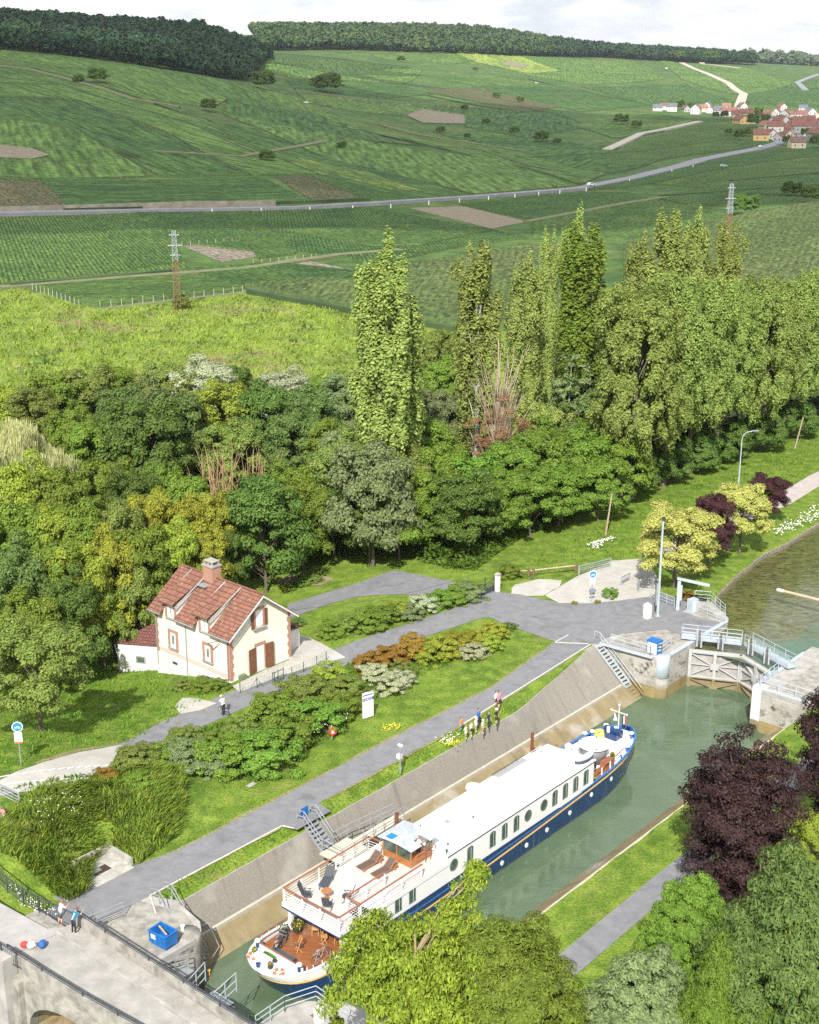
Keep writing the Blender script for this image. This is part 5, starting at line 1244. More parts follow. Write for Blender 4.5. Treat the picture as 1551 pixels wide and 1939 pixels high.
# ------------------------------------------------------------------ fences, gates, signs
def wirefence():
    pts=px((455,1312),(487,1303),(520,1292),(553,1283),(575,1273),(600,1262),(618,1253));o=empty('wire_fence',pts[0],0,'low green wire fence between house yard and asphalt road','fence');b0=pts[0];m=mat('dark green fence paint',(.02,.07,.04),None,1,.5);g=MB();w=MB()
    for p in pts: g.tube(p-b0,p-b0+Vector((0,0,1.0)),.035)
    for p,d in ((pts[1],Vector((.5,.1,0))),(pts[1],Vector((-.5,-.1,0)))): g.tube(p-b0+Vector((0,0,.9)),p-b0+d*1.2,.02)
    for a,b in zip(pts,pts[1:]):
        for h in(.1,.3,.5,.7,.95): w.tube(a-b0+Vector((0,0,h)),b-b0+Vector((0,0,h)),.008,n=4)
        n=int((b-a).length/.25)
        for i in range(n): q=a.lerp(b,i/n)-b0;w.tube(q+Vector((0,0,.1)),q+Vector((0,0,.95)),.006,n=3)
    g.build('post',m,o);w.build('mesh',m,o)
    a,b=px((517,1296),(537,1286));g=MB();d=(b-a);
    for h in(.1,.5,1.): g.tube(Vector((0,0,h)),d+Vector((0,0,h)),.03)
    for k in(0,.5,1): g.tube(d*k,d*k+Vector((0,0,1.15)),.035)
    o2=g.build('garden_gate',m,None,loc=a);tag(o2,'small green mesh garden gate in the wire fence before the door','gate')
wirefence()
def drivegate():
    a,b=px((903,1133),(937,1118));o=empty('drive_gate',a,0,'dark sliding gate beside the white pillar at the drive entrance','gate');d=b-a;g=MB();n=22
    for i in range(n+1): p=d*(i/n);h=1.1+.35*abs(2*i/n-1);g.tube(p,p+Vector((0,0,h)),.018,n=4)
    for i in range(n):
        p=d*(i/n);q=d*((i+1)/n);g.tube(p+Vector((0,0,1.1+.35*abs(2*i/n-1))),q+Vector((0,0,1.1+.35*abs(2*(i+1)/n-1))),.03)
    g.box(d/2+Vector((0,0,.3)),(d.length,.03,.6),math.atan2(d.y,d.x));g.tube(d*.45,d*.45+Vector((0,0,1.9)),.05);g.build('gate leaf',dark_iron,o)
    c=GT(942,1120);o=empty('gate_pillar',c,R(49),'white square gate pillar at the drive entrance','pillar');MB().b2(-.2,.2,-.2,.2,0,1.85).build('shaft',wallw,o);MB().b2(-.27,.27,-.27,.27,1.85,1.93).b2(-.2,.2,-.2,.2,1.93,2.).build('cap',concp,o)
drivegate()
wood=mat('grey brown timber rail',(.30,.23,.16),(.42,.34,.25),5,.9);woodd=mat('dark timber post',(.14,.08,.045),(.2,.12,.07),5,.9)
def woodfence():
    a,m_,b=px((985,1093),(1010,1093),(1090,1085));o=empty('timber_barrier',a,0,'timber rail barrier on thick posts beside the cream paving','fence')
    g=MB();
    for p in (m_,m_+Vector((-.5,-.1,0)),b): MB().tube(p-a,p-a+Vector((0,0,1.)),.14).build('post',woodd,o)
    g=MB().tube(Vector((0,0,.7)),m_-a+Vector((0,0,.75)),.07).tube(m_-a+Vector((0,0,.78)),b-a+Vector((0,0,.85)),.09);g.build('rail',wood,o)
woodfence()
def barrier(a,b,h,label):
    o=empty('swing_barrier',a,0,label,'barrier','grey swing barriers');d=b-a;g=MB()
    for k in(0,1): MB().box(d*k+Vector((0,0,h/2)),(.12,.12,h)).build('post',steel,o)
    g=MB()
    for z in(.3,.5,.7,.9): g.tube(Vector((0,0,h*z)),d+Vector((0,0,h*z)),.035)
    g.box(d/2+Vector((0,0,h*.95)),(d.length,.1,.08),math.atan2(d.y,d.x));g.build('rails',steel,o)
barrier(*px((1096,1089),(1156,1074)),1.05,'long grey swing barrier at the top of the cream paving')
barrier(*px((-10,1507),(38,1530)),1.2,'grey swing barrier at the left edge on the cream road')
def cyclesign(x,y,ty,label,panels):
    b=GT(x,y);h=zat(x,ty,b)-b.z;o=empty('cycle_sign',b,R(10),label,'sign');MB().tube((0,0,0),(0,0,h),.045).build('pole',steel,o)
    d=MB().tube((0,-.05,h-.4),(0,-.09,h-.4),.40,n=24).build('sign disc',mat('white sign enamel',(.75,.76,.78),None,1,.4),o)
    MB().tube((0,-.091,h-.4),(0,-.1,h-.4),.34,n=24).build('blue face',mat('sign blue',(.02,.22,.60),None,1,.4),d)
    g=MB();
    for sx_ in(-.13,.13): g.torus((sx_,-.11,h-.47),.075,.014,12,4,'Y')
    g.path([(-.13,-.11,h-.47),(-.03,-.11,h-.35),(.1,-.11,h-.35),(.13,-.11,h-.47)],.014).path([(-.03,-.11,h-.35),(0,-.11,h-.47),(.1,-.11,h-.35)],.012);g.build('bicycle pictogram',whitep,d)
    for z0,z1,m in panels: MB().b2(-.28,.28,-.08,-.05,h-z1,h-z0).build('plate',m,o)
pb=mat('pale blue grey plate',(.5,.6,.66),(.55,.64,.7),1,.5);dk=mat('dark plate',(.16,.2,.25),(.2,.24,.3),1,.5)
cyclesign(1120,1140,1080,'round blue cycle sign with small plates on the cream paving',[(.85,1.45,pb),(1.9,2.3,dk)])
cyclesign(40,1448,1366,'round blue cycle sign with a white notice on the lawn at the left edge',[(.85,1.6,mat('white notice',(.65,.72,.78),(.8,.8,.8),3,.5)),(1.61,1.72,orange)])
def streetlamp(x,y,ty,armx,label,arm=True):
    b=GT(x,y);h=zat(x,ty,b)-b.z;o=empty('street_lamp',b,R(0),label,'street lamp')
    if arm:
        MB().tube((0,0,0),(0,0,h*.45),.11,.09).tube((0,0,h*.45),(0,0,h*.88),.085,.06).path([(0,0,h*.88),(.12,0,h*.94),(.5,0,h*.985),(1.,0,h),(armx,0,h+.12)],.05).build('pole',steelp,o);MB().box((armx+.25,0,h+.1),(.75,.26,.13)).build('lamp head',steel,o)
    else:
        MB().tube((0,0,0),(0,0,h),.13,.09,10).build('pole',steelp,o);MB().b2(-.12,.22,-.15,.15,h-.3,h+.02).build('lamp head',dark_iron,o);MB().b2(-.28,-.12,-.2,.1,1.2,3.4).build('cable box',steel,o)
    MB().b2(-.25,.25,-.25,.25,0,.06).build('foot',concp,o)
streetlamp(1397,936,817,1.4,'curved grey street lamp on the grass behind the canal path')
streetlamp(1245,1167,980,0,'straight tall pale lamp pole on the forecourt by the white box',False)
def pole(x,y,ty,label,m=wood,r=.1,dx=0,name='wooden_post',cat='post'):
    b=GT(x,y);h=zat(x,ty,b)-b.z;tag(MB().tube((0,0,0),(dx,0,h),r,r*.7).build(name,m,None,loc=b),label,cat)
pole(1147,1012,935,'leaning pale post on the grass slope below the avenue trees',wood,.12,.5)
pole(1505,850,790,'thin leaning trunk like post near the avenue at the right edge',wood,.12,.8)
o=empty('weather_mast',GT(758,1463),R(49),'short grey camera mast on the verge of the sloped wall','mast');MB().tube((0,0,0),(0,0,2.3),.07).build('pole',steel,o);MB().box((0,.1,1.35),(.3,.3,.34)).build('equipment box',whitep,o);MB().box((0,0,2.3),(.18,.36,.14)).box((.1,0,2.2),(.1,.1,.1)).build('camera head',whitep,o)
pole(579,1420,1386,'small pale marker post in front of the clipped shrubs',whitep,.05,0,'marker_post')
def board(x,y,ty,w,label):
    b=GT(x,y);h=zat(x,ty,b)-b.z;o=empty('information_board',b,R(35),label,'sign board')
    MB().b2(-w/2,w/2,-.04,.04,.1,h-.35).extr([(-w/2,-.04,h-.352),(w/2,-.04,h-.352),(w/2,-.04,h-.15),(-w*.1,-.04,h),(-w/2,-.04,h-.05)],(0,.08,0)).build('board',whitep,o)
    MB().b2(-w/2,w/2,-.05,-.041,h-.75,h-.5).b2(-w/2,w*.45,-.05,-.041,h-.3,h-.2).build('purple band',mat('violet blue lettering band',(.10,.08,.35)),o)
    for s in (-.3,.3):
        MB().tube((s,0.06,0),(s,.06,h*.5),.03).build('post',steel,o)
    g=MB();x=-w/2+.08
    for k in range(5): g.b2(x,x+.05+.03*(k%3),-.054,-.051,h-.7,h-.56);x+=.17
    g.build('lettering',whitep,o)
board(697,1360,1310,1.05,'white upright board with violet bands in front of the white flowered shrubs')
o=empty('lifebuoy_stand',GT(630,1400),R(35),'red and white lifebuoy case hanging among the clipped shrubs','lifebuoy stand');MB().tube((0,.1,0),(0,.1,1.2),.04).build('post',whitep,o);MB().tube((0,0,.75),(0,-.12,.75),.36,n=20).build('case',red,o);MB().b2(-.16,.12,-.14,-.125,.6,.9).build('label',whitep,o)
# forecourt things
o=empty('cabinet',P(52.6,1.75,.0),R(49),'blue and white control cabinet on the lock pier corner','cabinet');MB().b2(-.45,.45,-.55,.55,.05,1.2).build('body',blue_plastic,o);MB().b2(-.5,.5,-.6,.6,1.201,1.27).build('lid',blue_plastic,o);MB().b2(-.56,-.455,-.5,.42,.1,1.1).build('white panel',whitep,o)
g=MB();
for z in (.4,.7,1.0): g.b2(-.3,.3,-.565,-.551,z,z+.07)
g.build('vent slats',whitep,o)
o=empty('forecourt_box',GT(1225,1170),R(30),'white rounded container on the forecourt beside the tall lamp pole','container');MB().b2(-.5,.5,-.5,.5,0,.06).build('base',conc,o);MB().lathe([(.40,.06),(.44,.3),(.44,1.25),(.36,1.42),(.15,1.5)],n=8).build('body',whitep,o);MB().tube((0,0,1.5),(0,0,1.62),.12).build('cap',whitep,o)  # plain white container, not electrical equipment
o=empty('forecourt_box',GT(1311,1158),R(35),'grey electric box with a pale door by the canal railing','electric box');MB().b2(-.45,.45,-.35,.35,0,1.35).build('body',steelp,o);MB().b2(-.4,.1,-.37,-.352,.1,1.25).build('door',mat('pale box door',(.5,.55,.53)),o)
b=GT(1283,1155);o=empty('davit_crane',b,R(-12),'grey blue gantry crane arm over the lock approach','crane');H_=zat(1283,1100,b);MB().b2(-.16,.16,-.16,.16,0,H_).b2(.165,.34,-.14,.14,H_*.35,H_*.85).build('column',steelp,o);MB().box((1.35,0,H_+.0),(3.2,.2,.24),0,(R(9),'Y')).build('arm',steelp,o)
b=px((1476,1118),(1560,1138));
bz=[G(1474,1117,1.2),G(1575,1142,1.2)];o=empty('barrier_boom',bz[0],0,'long pale boom reaching over the weedy canal water','boom');d=bz[1]-bz[0];MB().tube((0,0,0),d,.15,.15,8).build('boom',mat('tan boom paint',(.42,.30,.2),(.5,.38,.28),2,.6),o);MB().tube(-d*.02,d*.1,.17,.17,8).build('white tip',whitep,o);MB().tube(d,d+Vector((0,0,-3)),.2).build('boom post',steelp,o)
def maze(x,y,label):
    b=GT(x,y);o=empty('chicane_gate',b,R(20),label,'chicane');g=MB()
    for R_,n,a0,a1 in ((.9,9,-.6,3.4),):
        pts=[Vector((math.cos(a0+(a1-a0)*i/n)*R_,math.sin(a0+(a1-a0)*i/n)*R_*.7,0)) for i in range(n+1)]
        for h in(.2,.5,.8,1.15): g.path([p+Vector((0,0,h)) for p in pts],.03)
        for p in pts: g.tube(p,p+Vector((0,0,1.15)),.03)
    g.build('hoops',steel,o)
maze(1222,1118,'grey rounded chicane railing beside the pale yellow tree')
barrier(*px((1176,1108),(1192,1100)),.9,'short grey hoop rail on the cream paving near the chicane')
o=empty('culvert_box',P(-2.35,-7.2,.0),R(49),'open concrete drain box at the foot of the tall grass bank','drain');g=MB();cm=mat('white drain concrete',(.30,.285,.25),(.46,.44,.40),2,.9)
MB().b2(-1.5,1.5,-1.45,1.45,-.02,.07).build('slab',cm,o);MB().b2(1.51,1.68,-1.1,1.63,0,.6).build('side wall',cm,o);MB().b2(-1.3,1.5,1.46,1.63,0,.6).build('back wall',cm,o);MB().b2(-.85,.45,-.4,.35,.071,.08).build('opening',mat('interior shade colour',(.02,.02,.02)),o);MB().b2(-.9,-.1,-.1,.6,.085,.11).build('cover plate',steel,o)  # the opening is a flat plate, its dark colour painting the shade below
o=MB().b2(-.35,.35,-.2,.2,0,.05).build('cover plate',concp,None,loc=GT(476,1487)+Vector((0,0,.03)),rz=R(49));tag(o,'small pale slab lying in the lawn below the clipped shrubs','slab')
for i,(s,t,l) in enumerate(((-13.6+.55,-2.8,'red and white bag on the bridge road by the outer parapet'),)):
    pass
def bag(x,y,m,label,s=1.):
    b=G(x,y,ZD+.01);o=empty('backpack',b,R(rnd.uniform(0,90)),label,'bag','bags lying on the bridge');MB().ball((0,0,.2*s),.26*s,12,8,1,.75,.8).build('body',m,o,True);MB().ball((.18*s,0,.13*s),.14*s,10,6,.8,1,.8).build('pocket',m,o,True);MB().path([(0,.18*s,.3*s),(-.12*s,.26*s,.2*s),(0,.2*s,.05)],.02).build('strap',dark_iron,o)
bag(47,1794,red,'red bag beside the white bag on the bridge road');bag(60,1795,whitep,'white bag between the red and blue bags on the bridge',1.05);bag(81,1794,mat('blue bag cloth',(.02,.08,.3),(.03,.12,.4),4,.8),'blue rucksack on the bridge road, right of the white bag',1.15)
tag(MB().lathe([(.0,.0),(.18,.0),(.2,.3),(.1,.42),(.0,.44)],n=14).build('green_lamp',mat('dark green enamel',(.04,.14,.07),None,1,.5),None,loc=G(158,1905,.6)),'small green lamp housing on the outer face of the bridge','lamp')
MB0=MB()
# log pile behind the lean-to
o=empty('log_pile',GT(228,1200),R(20),'heap of cut branches and logs behind the lean-to roof','log pile');g=MB()
for i in range(420): p=Vector((rnd.uniform(-5.5,4),rnd.uniform(-.8,.8),0));p.z=rnd.uniform(0,1.5)*(1-abs(p.x+.5)/6);a=rnd.uniform(0,3.1);d=Vector((math.cos(a),math.sin(a),rnd.uniform(-.4,.4)))*rnd.uniform(.2,.6);g.tube(p-d,p+d,rnd.uniform(.03,.07),n=5)
g.build('logs',mat('grey brown brushwood',(.20,.15,.11),(.42,.36,.29),3,.95),o)
# overhead cable from the house across the drive
a=Vector((-11.,112.4,4.6));b=GT(1015,1130)+Vector((0,0,5));mb=MB();pp=[a.lerp(b,i/12)+Vector((0,0,-1.2*math.sin(math.pi*i/12))) for i in range(13)];tag(mb.path([p-a for p in pp],.018,4).build('overhead_cable',dark_iron,None,loc=a),'thin black overhead cable running from the house gable over the drive','cable')
# ------------------------------------------------------------------ people
PROP=dict(hip=.52,ch=.74,nk=.83,hd=.93)
def person(loc,rz,h,label,top,bottom,hairc=hairm,pose='stand',legs='trousers',shoes=None,sleeve='short',hat=None,group=None,lean=0.,arms=None,skirt=None,stripe=None,sit=False):
    "one continuous body: stacked rings for the trunk, tapered limbs joined at shoulder and hip"
    o=empty('person',loc,rz,label,'person',group);s=h/1.75
    g=MB()
    lean_=lean
    def T(v): # lean the upper body forward about the hips
        v=Vector(v)*s;hz=.92*s
        if v.z>hz and lean_: d=v.z-hz;v=Vector((v.x,v.y-d*math.sin(lean_),hz+d*math.cos(lean_)))
        return v
    def limb(pts,rs,mi,n=8):
        g.mi(mi)
        for i in range(len(pts)-1):
            g.tube(T(pts[i]),T(pts[i+1]),rs[i]*s,rs[i+1]*s,n,True)
            g.ball(T(pts[i+1]),rs[i+1]*s*1.0,8,4)
    # material slots: 0 skin 1 top 2 bottom 3 shoes
    g.mi(2);g.ball(T((0,0,.93)),.165*s,12,6,1,.72,.75)
    g.mi(1)
    prof=[(.150,.90),(.148,1.0),(.145,1.1),(.165,1.22),(.175,1.34),(.15,1.43),(.07,1.48)]
    for (r1,z1),(r2,z2) in zip(prof,prof[1:]):
        n=12;vs=[]
        for r_,z_ in((r1,z1),(r2,z2)):
            for i in range(n): a=2*math.pi*i/n;vs.append(T((math.cos(a)*r_*1.12,math.sin(a)*r_*.68,z_)))
        g.add(vs,[(i,(i+1)%n,n+(i+1)%n,n+i) for i in range(n)])
    g.mi(0);g.tube(T((0,0,1.45)),T((0,0,1.55)),.055*s,.05*s,8,False)
    g.ball(T((0,-.01,1.64)),.098*s,12,8,.86,1,1.2);g.ball(T((0,-.105,1.63)),.018*s,6,4)
    for x in(-1,1): g.ball(T((x*.086,0,1.63)),.022*s,6,4,.5,1,1.3)
    sk=2 if legs=='trousers' else 0
    for x in(-1,1):
        st=.06 if x>0 else -.05
        if sit:
            limb([(x*.09,0,.93),(x*.10,-.42,.9),(x*.10,-.45,.5)],[.085,.065,.045],sk);g.mi(3);g.ball(T((x*.1,-.5,.46)),.06*s,8,4,.8,1.7,.7)
        else:
            limb([(x*.085,0,.92),(x*.095,st*.4-.01,.50),(x*.10,st,.09)],[.09,.062,.042],sk)
            if legs=='shorts': limb([(x*.085,0,.92),(x*.092,st*.2,.60)],[.098,.085],2)
            g.mi(3);g.ball(T((x*.10,st-.05,.045)),.05*s,8,4,.85,2.1,.9)
        am=(arms or {}).get(x,[(x*.25,.02,1.12),(x*.27,-.08,.88)])
        sh=(x*.185,0,1.39);m0=1;limb([sh,am[0]],[.055,.042],1);limb([am[0],am[1]],[.04,.028],0 if sleeve=='short' else 1)
        g.mi(0);hb=Vector(am[1]);dr=(Vector(am[1])-Vector(am[0])).normalized();pm=hb+dr*.06
        g.tube(T(hb),T(pm),.028*s,.032*s,6)
        side=dr.cross(Vector((0,1,0)));side=side.normalized() if side.length>.1 else Vector((1,0,0))
        for k,fl in enumerate((.065,.08,.075,.058)):
            b_=pm+side*(k-1.5)*.018;c_=b_+dr*fl*.55+Vector((0,-.008,0));g.tube(T(b_),T(c_),.0085*s,.008*s,5);g.tube(T(c_),T(c_+dr*fl*.45+Vector((0,-.018,0))),.008*s,.006*s,5)
        g.tube(T(hb+dr*.02+side*.03*x),T(hb+dr*.06+side*.055*x),.011*s,.008*s,5)
    if skirt:
        g.mi(2);n=12;vs=[]
        for r_,z_ in((.17,.98),(.24,.68)):
            for i in range(n): a=2*math.pi*i/n;vs.append(T((math.cos(a)*r_,math.sin(a)*r_*.8,z_)))
        g.add(vs,[(i,(i+1)%n,n+(i+1)%n,n+i) for i in range(n)])
    g.build('body',[skin,top,bottom,shoes or dark_iron],o,True)
    hg_=MB();hg_.ball(T((0,.02,1.665)),.106*s,12,8,.9,1,1.12)
    # keep the cap of hair above the brow
    o2=hg_.build('hair',hairc,o,True)
    bm=bmesh.new();bm.from_mesh(o2.data)
    lim=T((0,0,1.66));fr=[f for f in bm.faces if f.calc_center_median().z<lim.z and f.calc_center_median().y<T((0,0,1.66)).y+.02*s];bmesh.ops.delete(bm,geom=fr,context='FACES');bm.to_mesh(o2.data);bm.free()
    if hat: MB().ball(T((0,.0,1.70)),.115*s,12,6,.92,1.02,.85).lathe([(.0,0),(.17*s,0),(.17*s,.015),(.0,.016)],T((0,-.01,1.69)),14).build('hat',hat,o,True)
    if stripe: MB().add([T((-.14,.11,1.42)),T((-.05,.135,1.42)),T((.02,.13,1.0)),T((-.04,.13,1.0))],[(0,1,2,3)]).build('strap',stripe,o)
    return o
cl=lambda n,c:mat(n,c,None,1,.85)
wht=cl('white cotton',(.72,.72,.72));blk=cl('black cloth',(.02,.02,.025));nav=cl('navy cloth',(.02,.035,.09));blu=cl('blue cloth',(.03,.14,.42));org=cl('orange cloth',(.75,.22,.06));pink=cl('pink cloth',(.65,.22,.28));teal=cl('petrol blue cloth',(.01,.16,.28));cream=cl('cream cloth',(.62,.56,.48));grn=cl('grey green cloth',(.16,.25,.22));redc=cl('red cloth',(.5,.03,.05));grey=cl('dark grey cloth',(.09,.09,.1))
kids='children and adults watching the barge from the verge'
up={-1:[(-.30,-.16,1.28),(-.22,-.34,1.38)],1:[(.30,-.16,1.28),(.2,-.34,1.38)]}
hips={-1:[(-.30,.05,1.18),(-.17,-.05,1.02)],1:[(.30,.05,1.18),(.17,-.05,1.02)]}
person(P(-9.6,-1.3,ZD+.14),R(139-10),1.68,'woman like figure in white top and grey shorts leaning over the bridge parapet'.replace('woman like figure','person'),wht,grey,hairb,legs='shorts',lean=.35,arms=up,shoes=brown_post)
person(P(-9.6,.05,ZD+.14),R(139),1.78,'person in petrol blue shirt and black trousers looking down from the bridge',teal,blk,hairb,lean=.4,arms=up,shoes=wht,stripe=wht)
F_=lambda x,y:GT(x,y)
tow=R(-131+180)
person(F_(873,1386),tow,1.32,'child in an orange shirt and grey trousers, first on the left of the group',org,grn,group=kids)
person(F_(882,1398),tow,1.18,'child in a cream top and shorts, nearest the sloped wall on the left',cream,wht,hairb,legs='shorts',group=kids,arms=hips,shoes=wht)
person(F_(892,1393),tow,1.25,'child with dark hair, white T-shirt and black shorts',wht,blk,legs='shorts',group=kids,shoes=wht)
person(F_(901,1385),tow,1.25,'child all in white with a white hat, beside the tall blue dressed one',wht,wht,hairb,legs='shorts',group=kids,hat=wht,shoes=wht)
person(F_(906,1375),tow,1.6,'taller youth in blue shirt and dark trousers behind the children',blu,nav,group=kids)
person(F_(914,1388),tow,1.2,'child in white hat, pale top and pink skirt',cream,pink,hairb,legs='shorts',skirt=True,group=kids,hat=wht,shoes=wht)
person(F_(925,1378),tow,1.42,'child in a navy shirt and dark trousers near the right of the group',nav,nav,hairb,group=kids)
person(F_(940,1373),tow,1.5,'person in a black vest and black shorts, first on the right of the group',blk,blk,hairb,legs='shorts',group=kids,arms=hips,hat=wht)
person(F_(945,1343),tow,1.7,'person in a pink checked top on the towpath behind the children',pink,blk,group=kids,legs='shorts')
person(F_(939,1338),tow,1.45,'child in white and navy beside the person in the pink top',wht,nav,group=kids,legs='shorts')
def cyclist():
    b=F_(424,1356);person(b+Vector((0,0,.1)),R(-140),1.75,'cyclist in white top and black and white patterned trousers on the road by the house',wht,blk,legs='trousers',lean=.3,arms={-1:[(-.25,-.2,1.2),(-.24,-.4,1.1)],1:[(.25,-.2,1.2),(.24,-.4,1.1)]},hat=cream)
    o=bicycle(0,0,0,0,'bicycle ridden by the cyclist on the road beside the house',0);o.location=b;o.rotation_euler=(0,0,R(-140+90+180));o['group']='bicycles'
cyclist()
person(P(13.0,7.3,-.42),R(49-90),1.72,'person in a white shirt standing in the wheelhouse door',wht,blk,hairb)
person(P(17.3,4.38,-2.1),R(49+90+90),1.72,'person in a black top standing on the side deck by the white roof',blk,nav,group='people on the side deck')
person(P(19.6,4.38,-2.1),R(49+90+60),1.65,'person in grey bending at the side deck railing',grey,blk,hairb,group='people on the side deck',lean=.3)
person(P(32.4,5.1,-1.9),R(49+90),1.7,'person in a red and blue jacket at the far front corner of the cabin roof',redc,blu,hairb)
person(P(32.8,8.5,-2.0),R(49+200),1.5,'grey haired person in black seated on the front terrace',blk,blk,cl('grey hair',(.5,.5,.5)),sit=True,lean=.1)
tag(MB().ball((0,0,.3),.32,12,8).build('white_fender',whitep,None,loc=P(34.8,4.6,-1.85)),'round white fender on the far gunwale beside the red jacketed person','fender')
o=empty('parasol',P(22.3,4.4,-2.1),0,'white folded side canopy leaning beside the long white roof','parasol');MB().tube((0,0,0),(.2,0,2.2),.03).build('pole',steel,o);MB().lathe([(.0,.45),(.55,.18),(.62,0.),(.5,.02),(.0,.3)],(.2,0,2.05),12).build('cloth',cream,o)
def smallperson():
    person(GT(8,1560),R(160),1.3,'person in pink and white at the left edge on the cream road',pink,wht,hairb,legs='shorts')
smallperson()
# ------------------------------------------------------------------ trees and shrubs
nr=np.random.default_rng(11)
def unit(n):
    v=nr.normal(size=(n,3));return v/np.linalg.norm(v,axis=1)[:,None]
def leafquads(C,Nn,size,aspect=.62,droop=0.):
    n=len(C);a=unit(n);a=a-Nn*(np.sum(a*Nn,1)[:,None]);a/=np.maximum(np.linalg.norm(a,axis=1)[:,None],1e-6);b=np.cross(Nn,a)
    if droop: a[:,2]-=droop;a/=np.linalg.norm(a,axis=1)[:,None]
    s=(size*nr.uniform(.6,1.35,n))[:,None]
    V=np.stack([C-a*s,C-b*s*aspect+a*s*.1,C+a*s,C+b*s*aspect+a*s*.1],1).reshape(-1,3)
    return V,np.arange(4*n).reshape(n,4)
def crown_pts(kind,n,R0,zc,ncl,seed):
    "leaf centres and normals: clumps spread through the crown with gaps between"
    rr=np.random.default_rng(seed)
    def u(k): v=rr.normal(size=(k,3));return v/np.linalg.norm(v,axis=1)[:,None]
    rx,ry,rz=R0
    if kind=='poplar':
        nl=11;la=rr.uniform(0,2*np.pi,nl);lr=np.sqrt(rr.uniform(.02,1,nl))*.62;lr[0]=0;lt=1-lr*rr.uniform(.0,.26,nl)-rr.uniform(0,.05,nl);lb=rr.uniform(0,.35,nl);w_=rr.integers(0,nl,ncl);h=lb[w_]+(lt[w_]-lb[w_])*rr.uniform(0,1,ncl)**.8
        sp_=.55+.65*np.sin(np.pi*np.clip(h*.7+.15,0,1));cc=np.stack([np.cos(la[w_])*lr[w_]*sp_*rx,np.sin(la[w_])*lr[w_]*sp_*ry,(h*2-1)*rz],1)+rr.normal(0,.15,(ncl,3))*np.array([rx,ry,rx]);cr=rx*rr.uniform(.17,.31,ncl)*(1.2-.55*h);st=np.array([.75,.75,3.2])
    elif kind=='spur':
        k1=int(ncl*.91);d=u(k1);d[:,2]=np.abs(d[:,2]);r=rr.uniform(.45,1.04,k1);c1=d*r[:,None]*np.array([rx,ry,rz*.72]);t_=rr.uniform(0,1,ncl-k1)[:,None];c2=np.array([.25*rx,0,.5*rz])+t_*np.array([.40*rx,.1*ry,.95*rz])+rr.normal(0,.085,(ncl-k1,3))*rx*(1.1-t_*.8)
        cc=np.concatenate([c1,c2]);cr=rx*rr.uniform(.055,.115,ncl);st=np.array([1.3,1.3,.7])
    elif kind=='open':
        d=u(ncl);r=rr.uniform(.35,1.05,ncl);cc=d*r[:,None]*np.array([rx,ry,rz]);cr=rx*rr.uniform(.11,.22,ncl);st=np.array([1.2,1.2,.7])
    else:
        d=u(ncl);d[:,2]=np.where(d[:,2]<-.55,-d[:,2],d[:,2]);lump=1+.20*np.sin(d[:,0]*4+seed)*np.cos(d[:,1]*5+seed*2)+.14*np.sin(d[:,2]*7+seed)
        r=rr.uniform(.5,1,ncl)**.5*lump;cc=d*r[:,None]*np.array([rx,ry,rz]);cr=rx*rr.uniform(.12,.27,ncl)*(.62 if kind in('near','avenue') else 1);st=np.array({'near':[1.25,1.25,.6],'avenue':[.9,.9,1.7]}.get(kind,[1.,1.,.7]))
    w=cr**2;idx=rr.choice(ncl,n,p=w/w.sum());d=u(n);d[:,2]=np.abs(d[:,2])*np.where(rr.uniform(0,1,n)<.78,1,-1)
    rad=rr.uniform(.55,1.08,n)
    C=cc[idx]+d*st*(cr[idx]*rad)[:,None]
    out=C/np.array([rx,ry,rz]);out/=np.maximum(np.linalg.norm(out,axis=1)[:,None],1e-6)
    N_=d*.75+out*.35+u(n)*.5+np.array([0,0,.35]);N_/=np.linalg.norm(N_,axis=1)[:,None]
    C[:,2]+=zc
    return C,N_,cc+np.array([0,0,zc])
def limbs(cc,h0,r0,k,top,lean=0.,seed=1):
    mb=MB();rr=random.Random(seed);base=Vector((0,0,-.3));pts=[base]
    n=5
    for i in range(1,n+1): pts.append(Vector((rr.uniform(-1,1)*r0*1.2*i/n+lean*i/n,rr.uniform(-1,1)*r0*1.2*i/n,top*i/n)))
    for i in range(n): mb.tube(pts[i],pts[i+1],r0*(1-i/n*.8),r0*(1-(i+1)/n*.8),8,False)
    order=rr.sample(range(len(cc)),min(k,len(cc)))
    for j in order:
        t=Vector(cc[j]);f=min(max((t.z*.65)/max(top,.1),.15),.95);q=pts[0].lerp(pts[-1],f);m=q.lerp(t,.5)+Vector((0,0,(t-q).length*.10))
        r=r0*.36*(1-f*.5);mb.tube(q,m,r,r*.6,6,False);mb.tube(m,t,r*.6,r*.2,5,False)
    return mb
bark=mat('grey brown bark',(.09,.07,.05),(.17,.14,.11),5,.95,.01);barkpale=mat('pale grey bark',(.30,.28,.24),(.42,.40,.36),4,.9);barktan=mat('tan bare stem',(.38,.24,.12),(.52,.36,.2),4,.9)
LM={}
def lm(n,d,l,tr=.35): LM[n]=leafmat(n+' leaves',d,l,tr);return LM[n]
lm('dark green',(.065,.120,.030),(.155,.235,.052));lm('mid green',(.105,.170,.028),(.235,.33,.055));lm('bright green',(.095,.185,.028),(.215,.34,.06))
lm('yellow green',(.17,.24,.03),(.36,.43,.07));lm('golden',(.17,.20,.03),(.40,.40,.06));lm('olive green',(0.118,0.171,0.041),(0.260,0.319,0.083))
lm('grey green',(0.118,0.165,0.077),(0.260,0.319,0.153));lm('silver grey',(0.283,0.330,0.224),(0.519,0.566,0.425));lm('blue green',(.085,.150,.045),(.185,.275,.085))
lm('poplar green',(.165,.225,.06),(.37,.44,.135));lm('pale yellow green',(.30,.34,.08),(.60,.60,.22));lm('copper',(.022,.012,.015),(.060,.032,.036),.15)
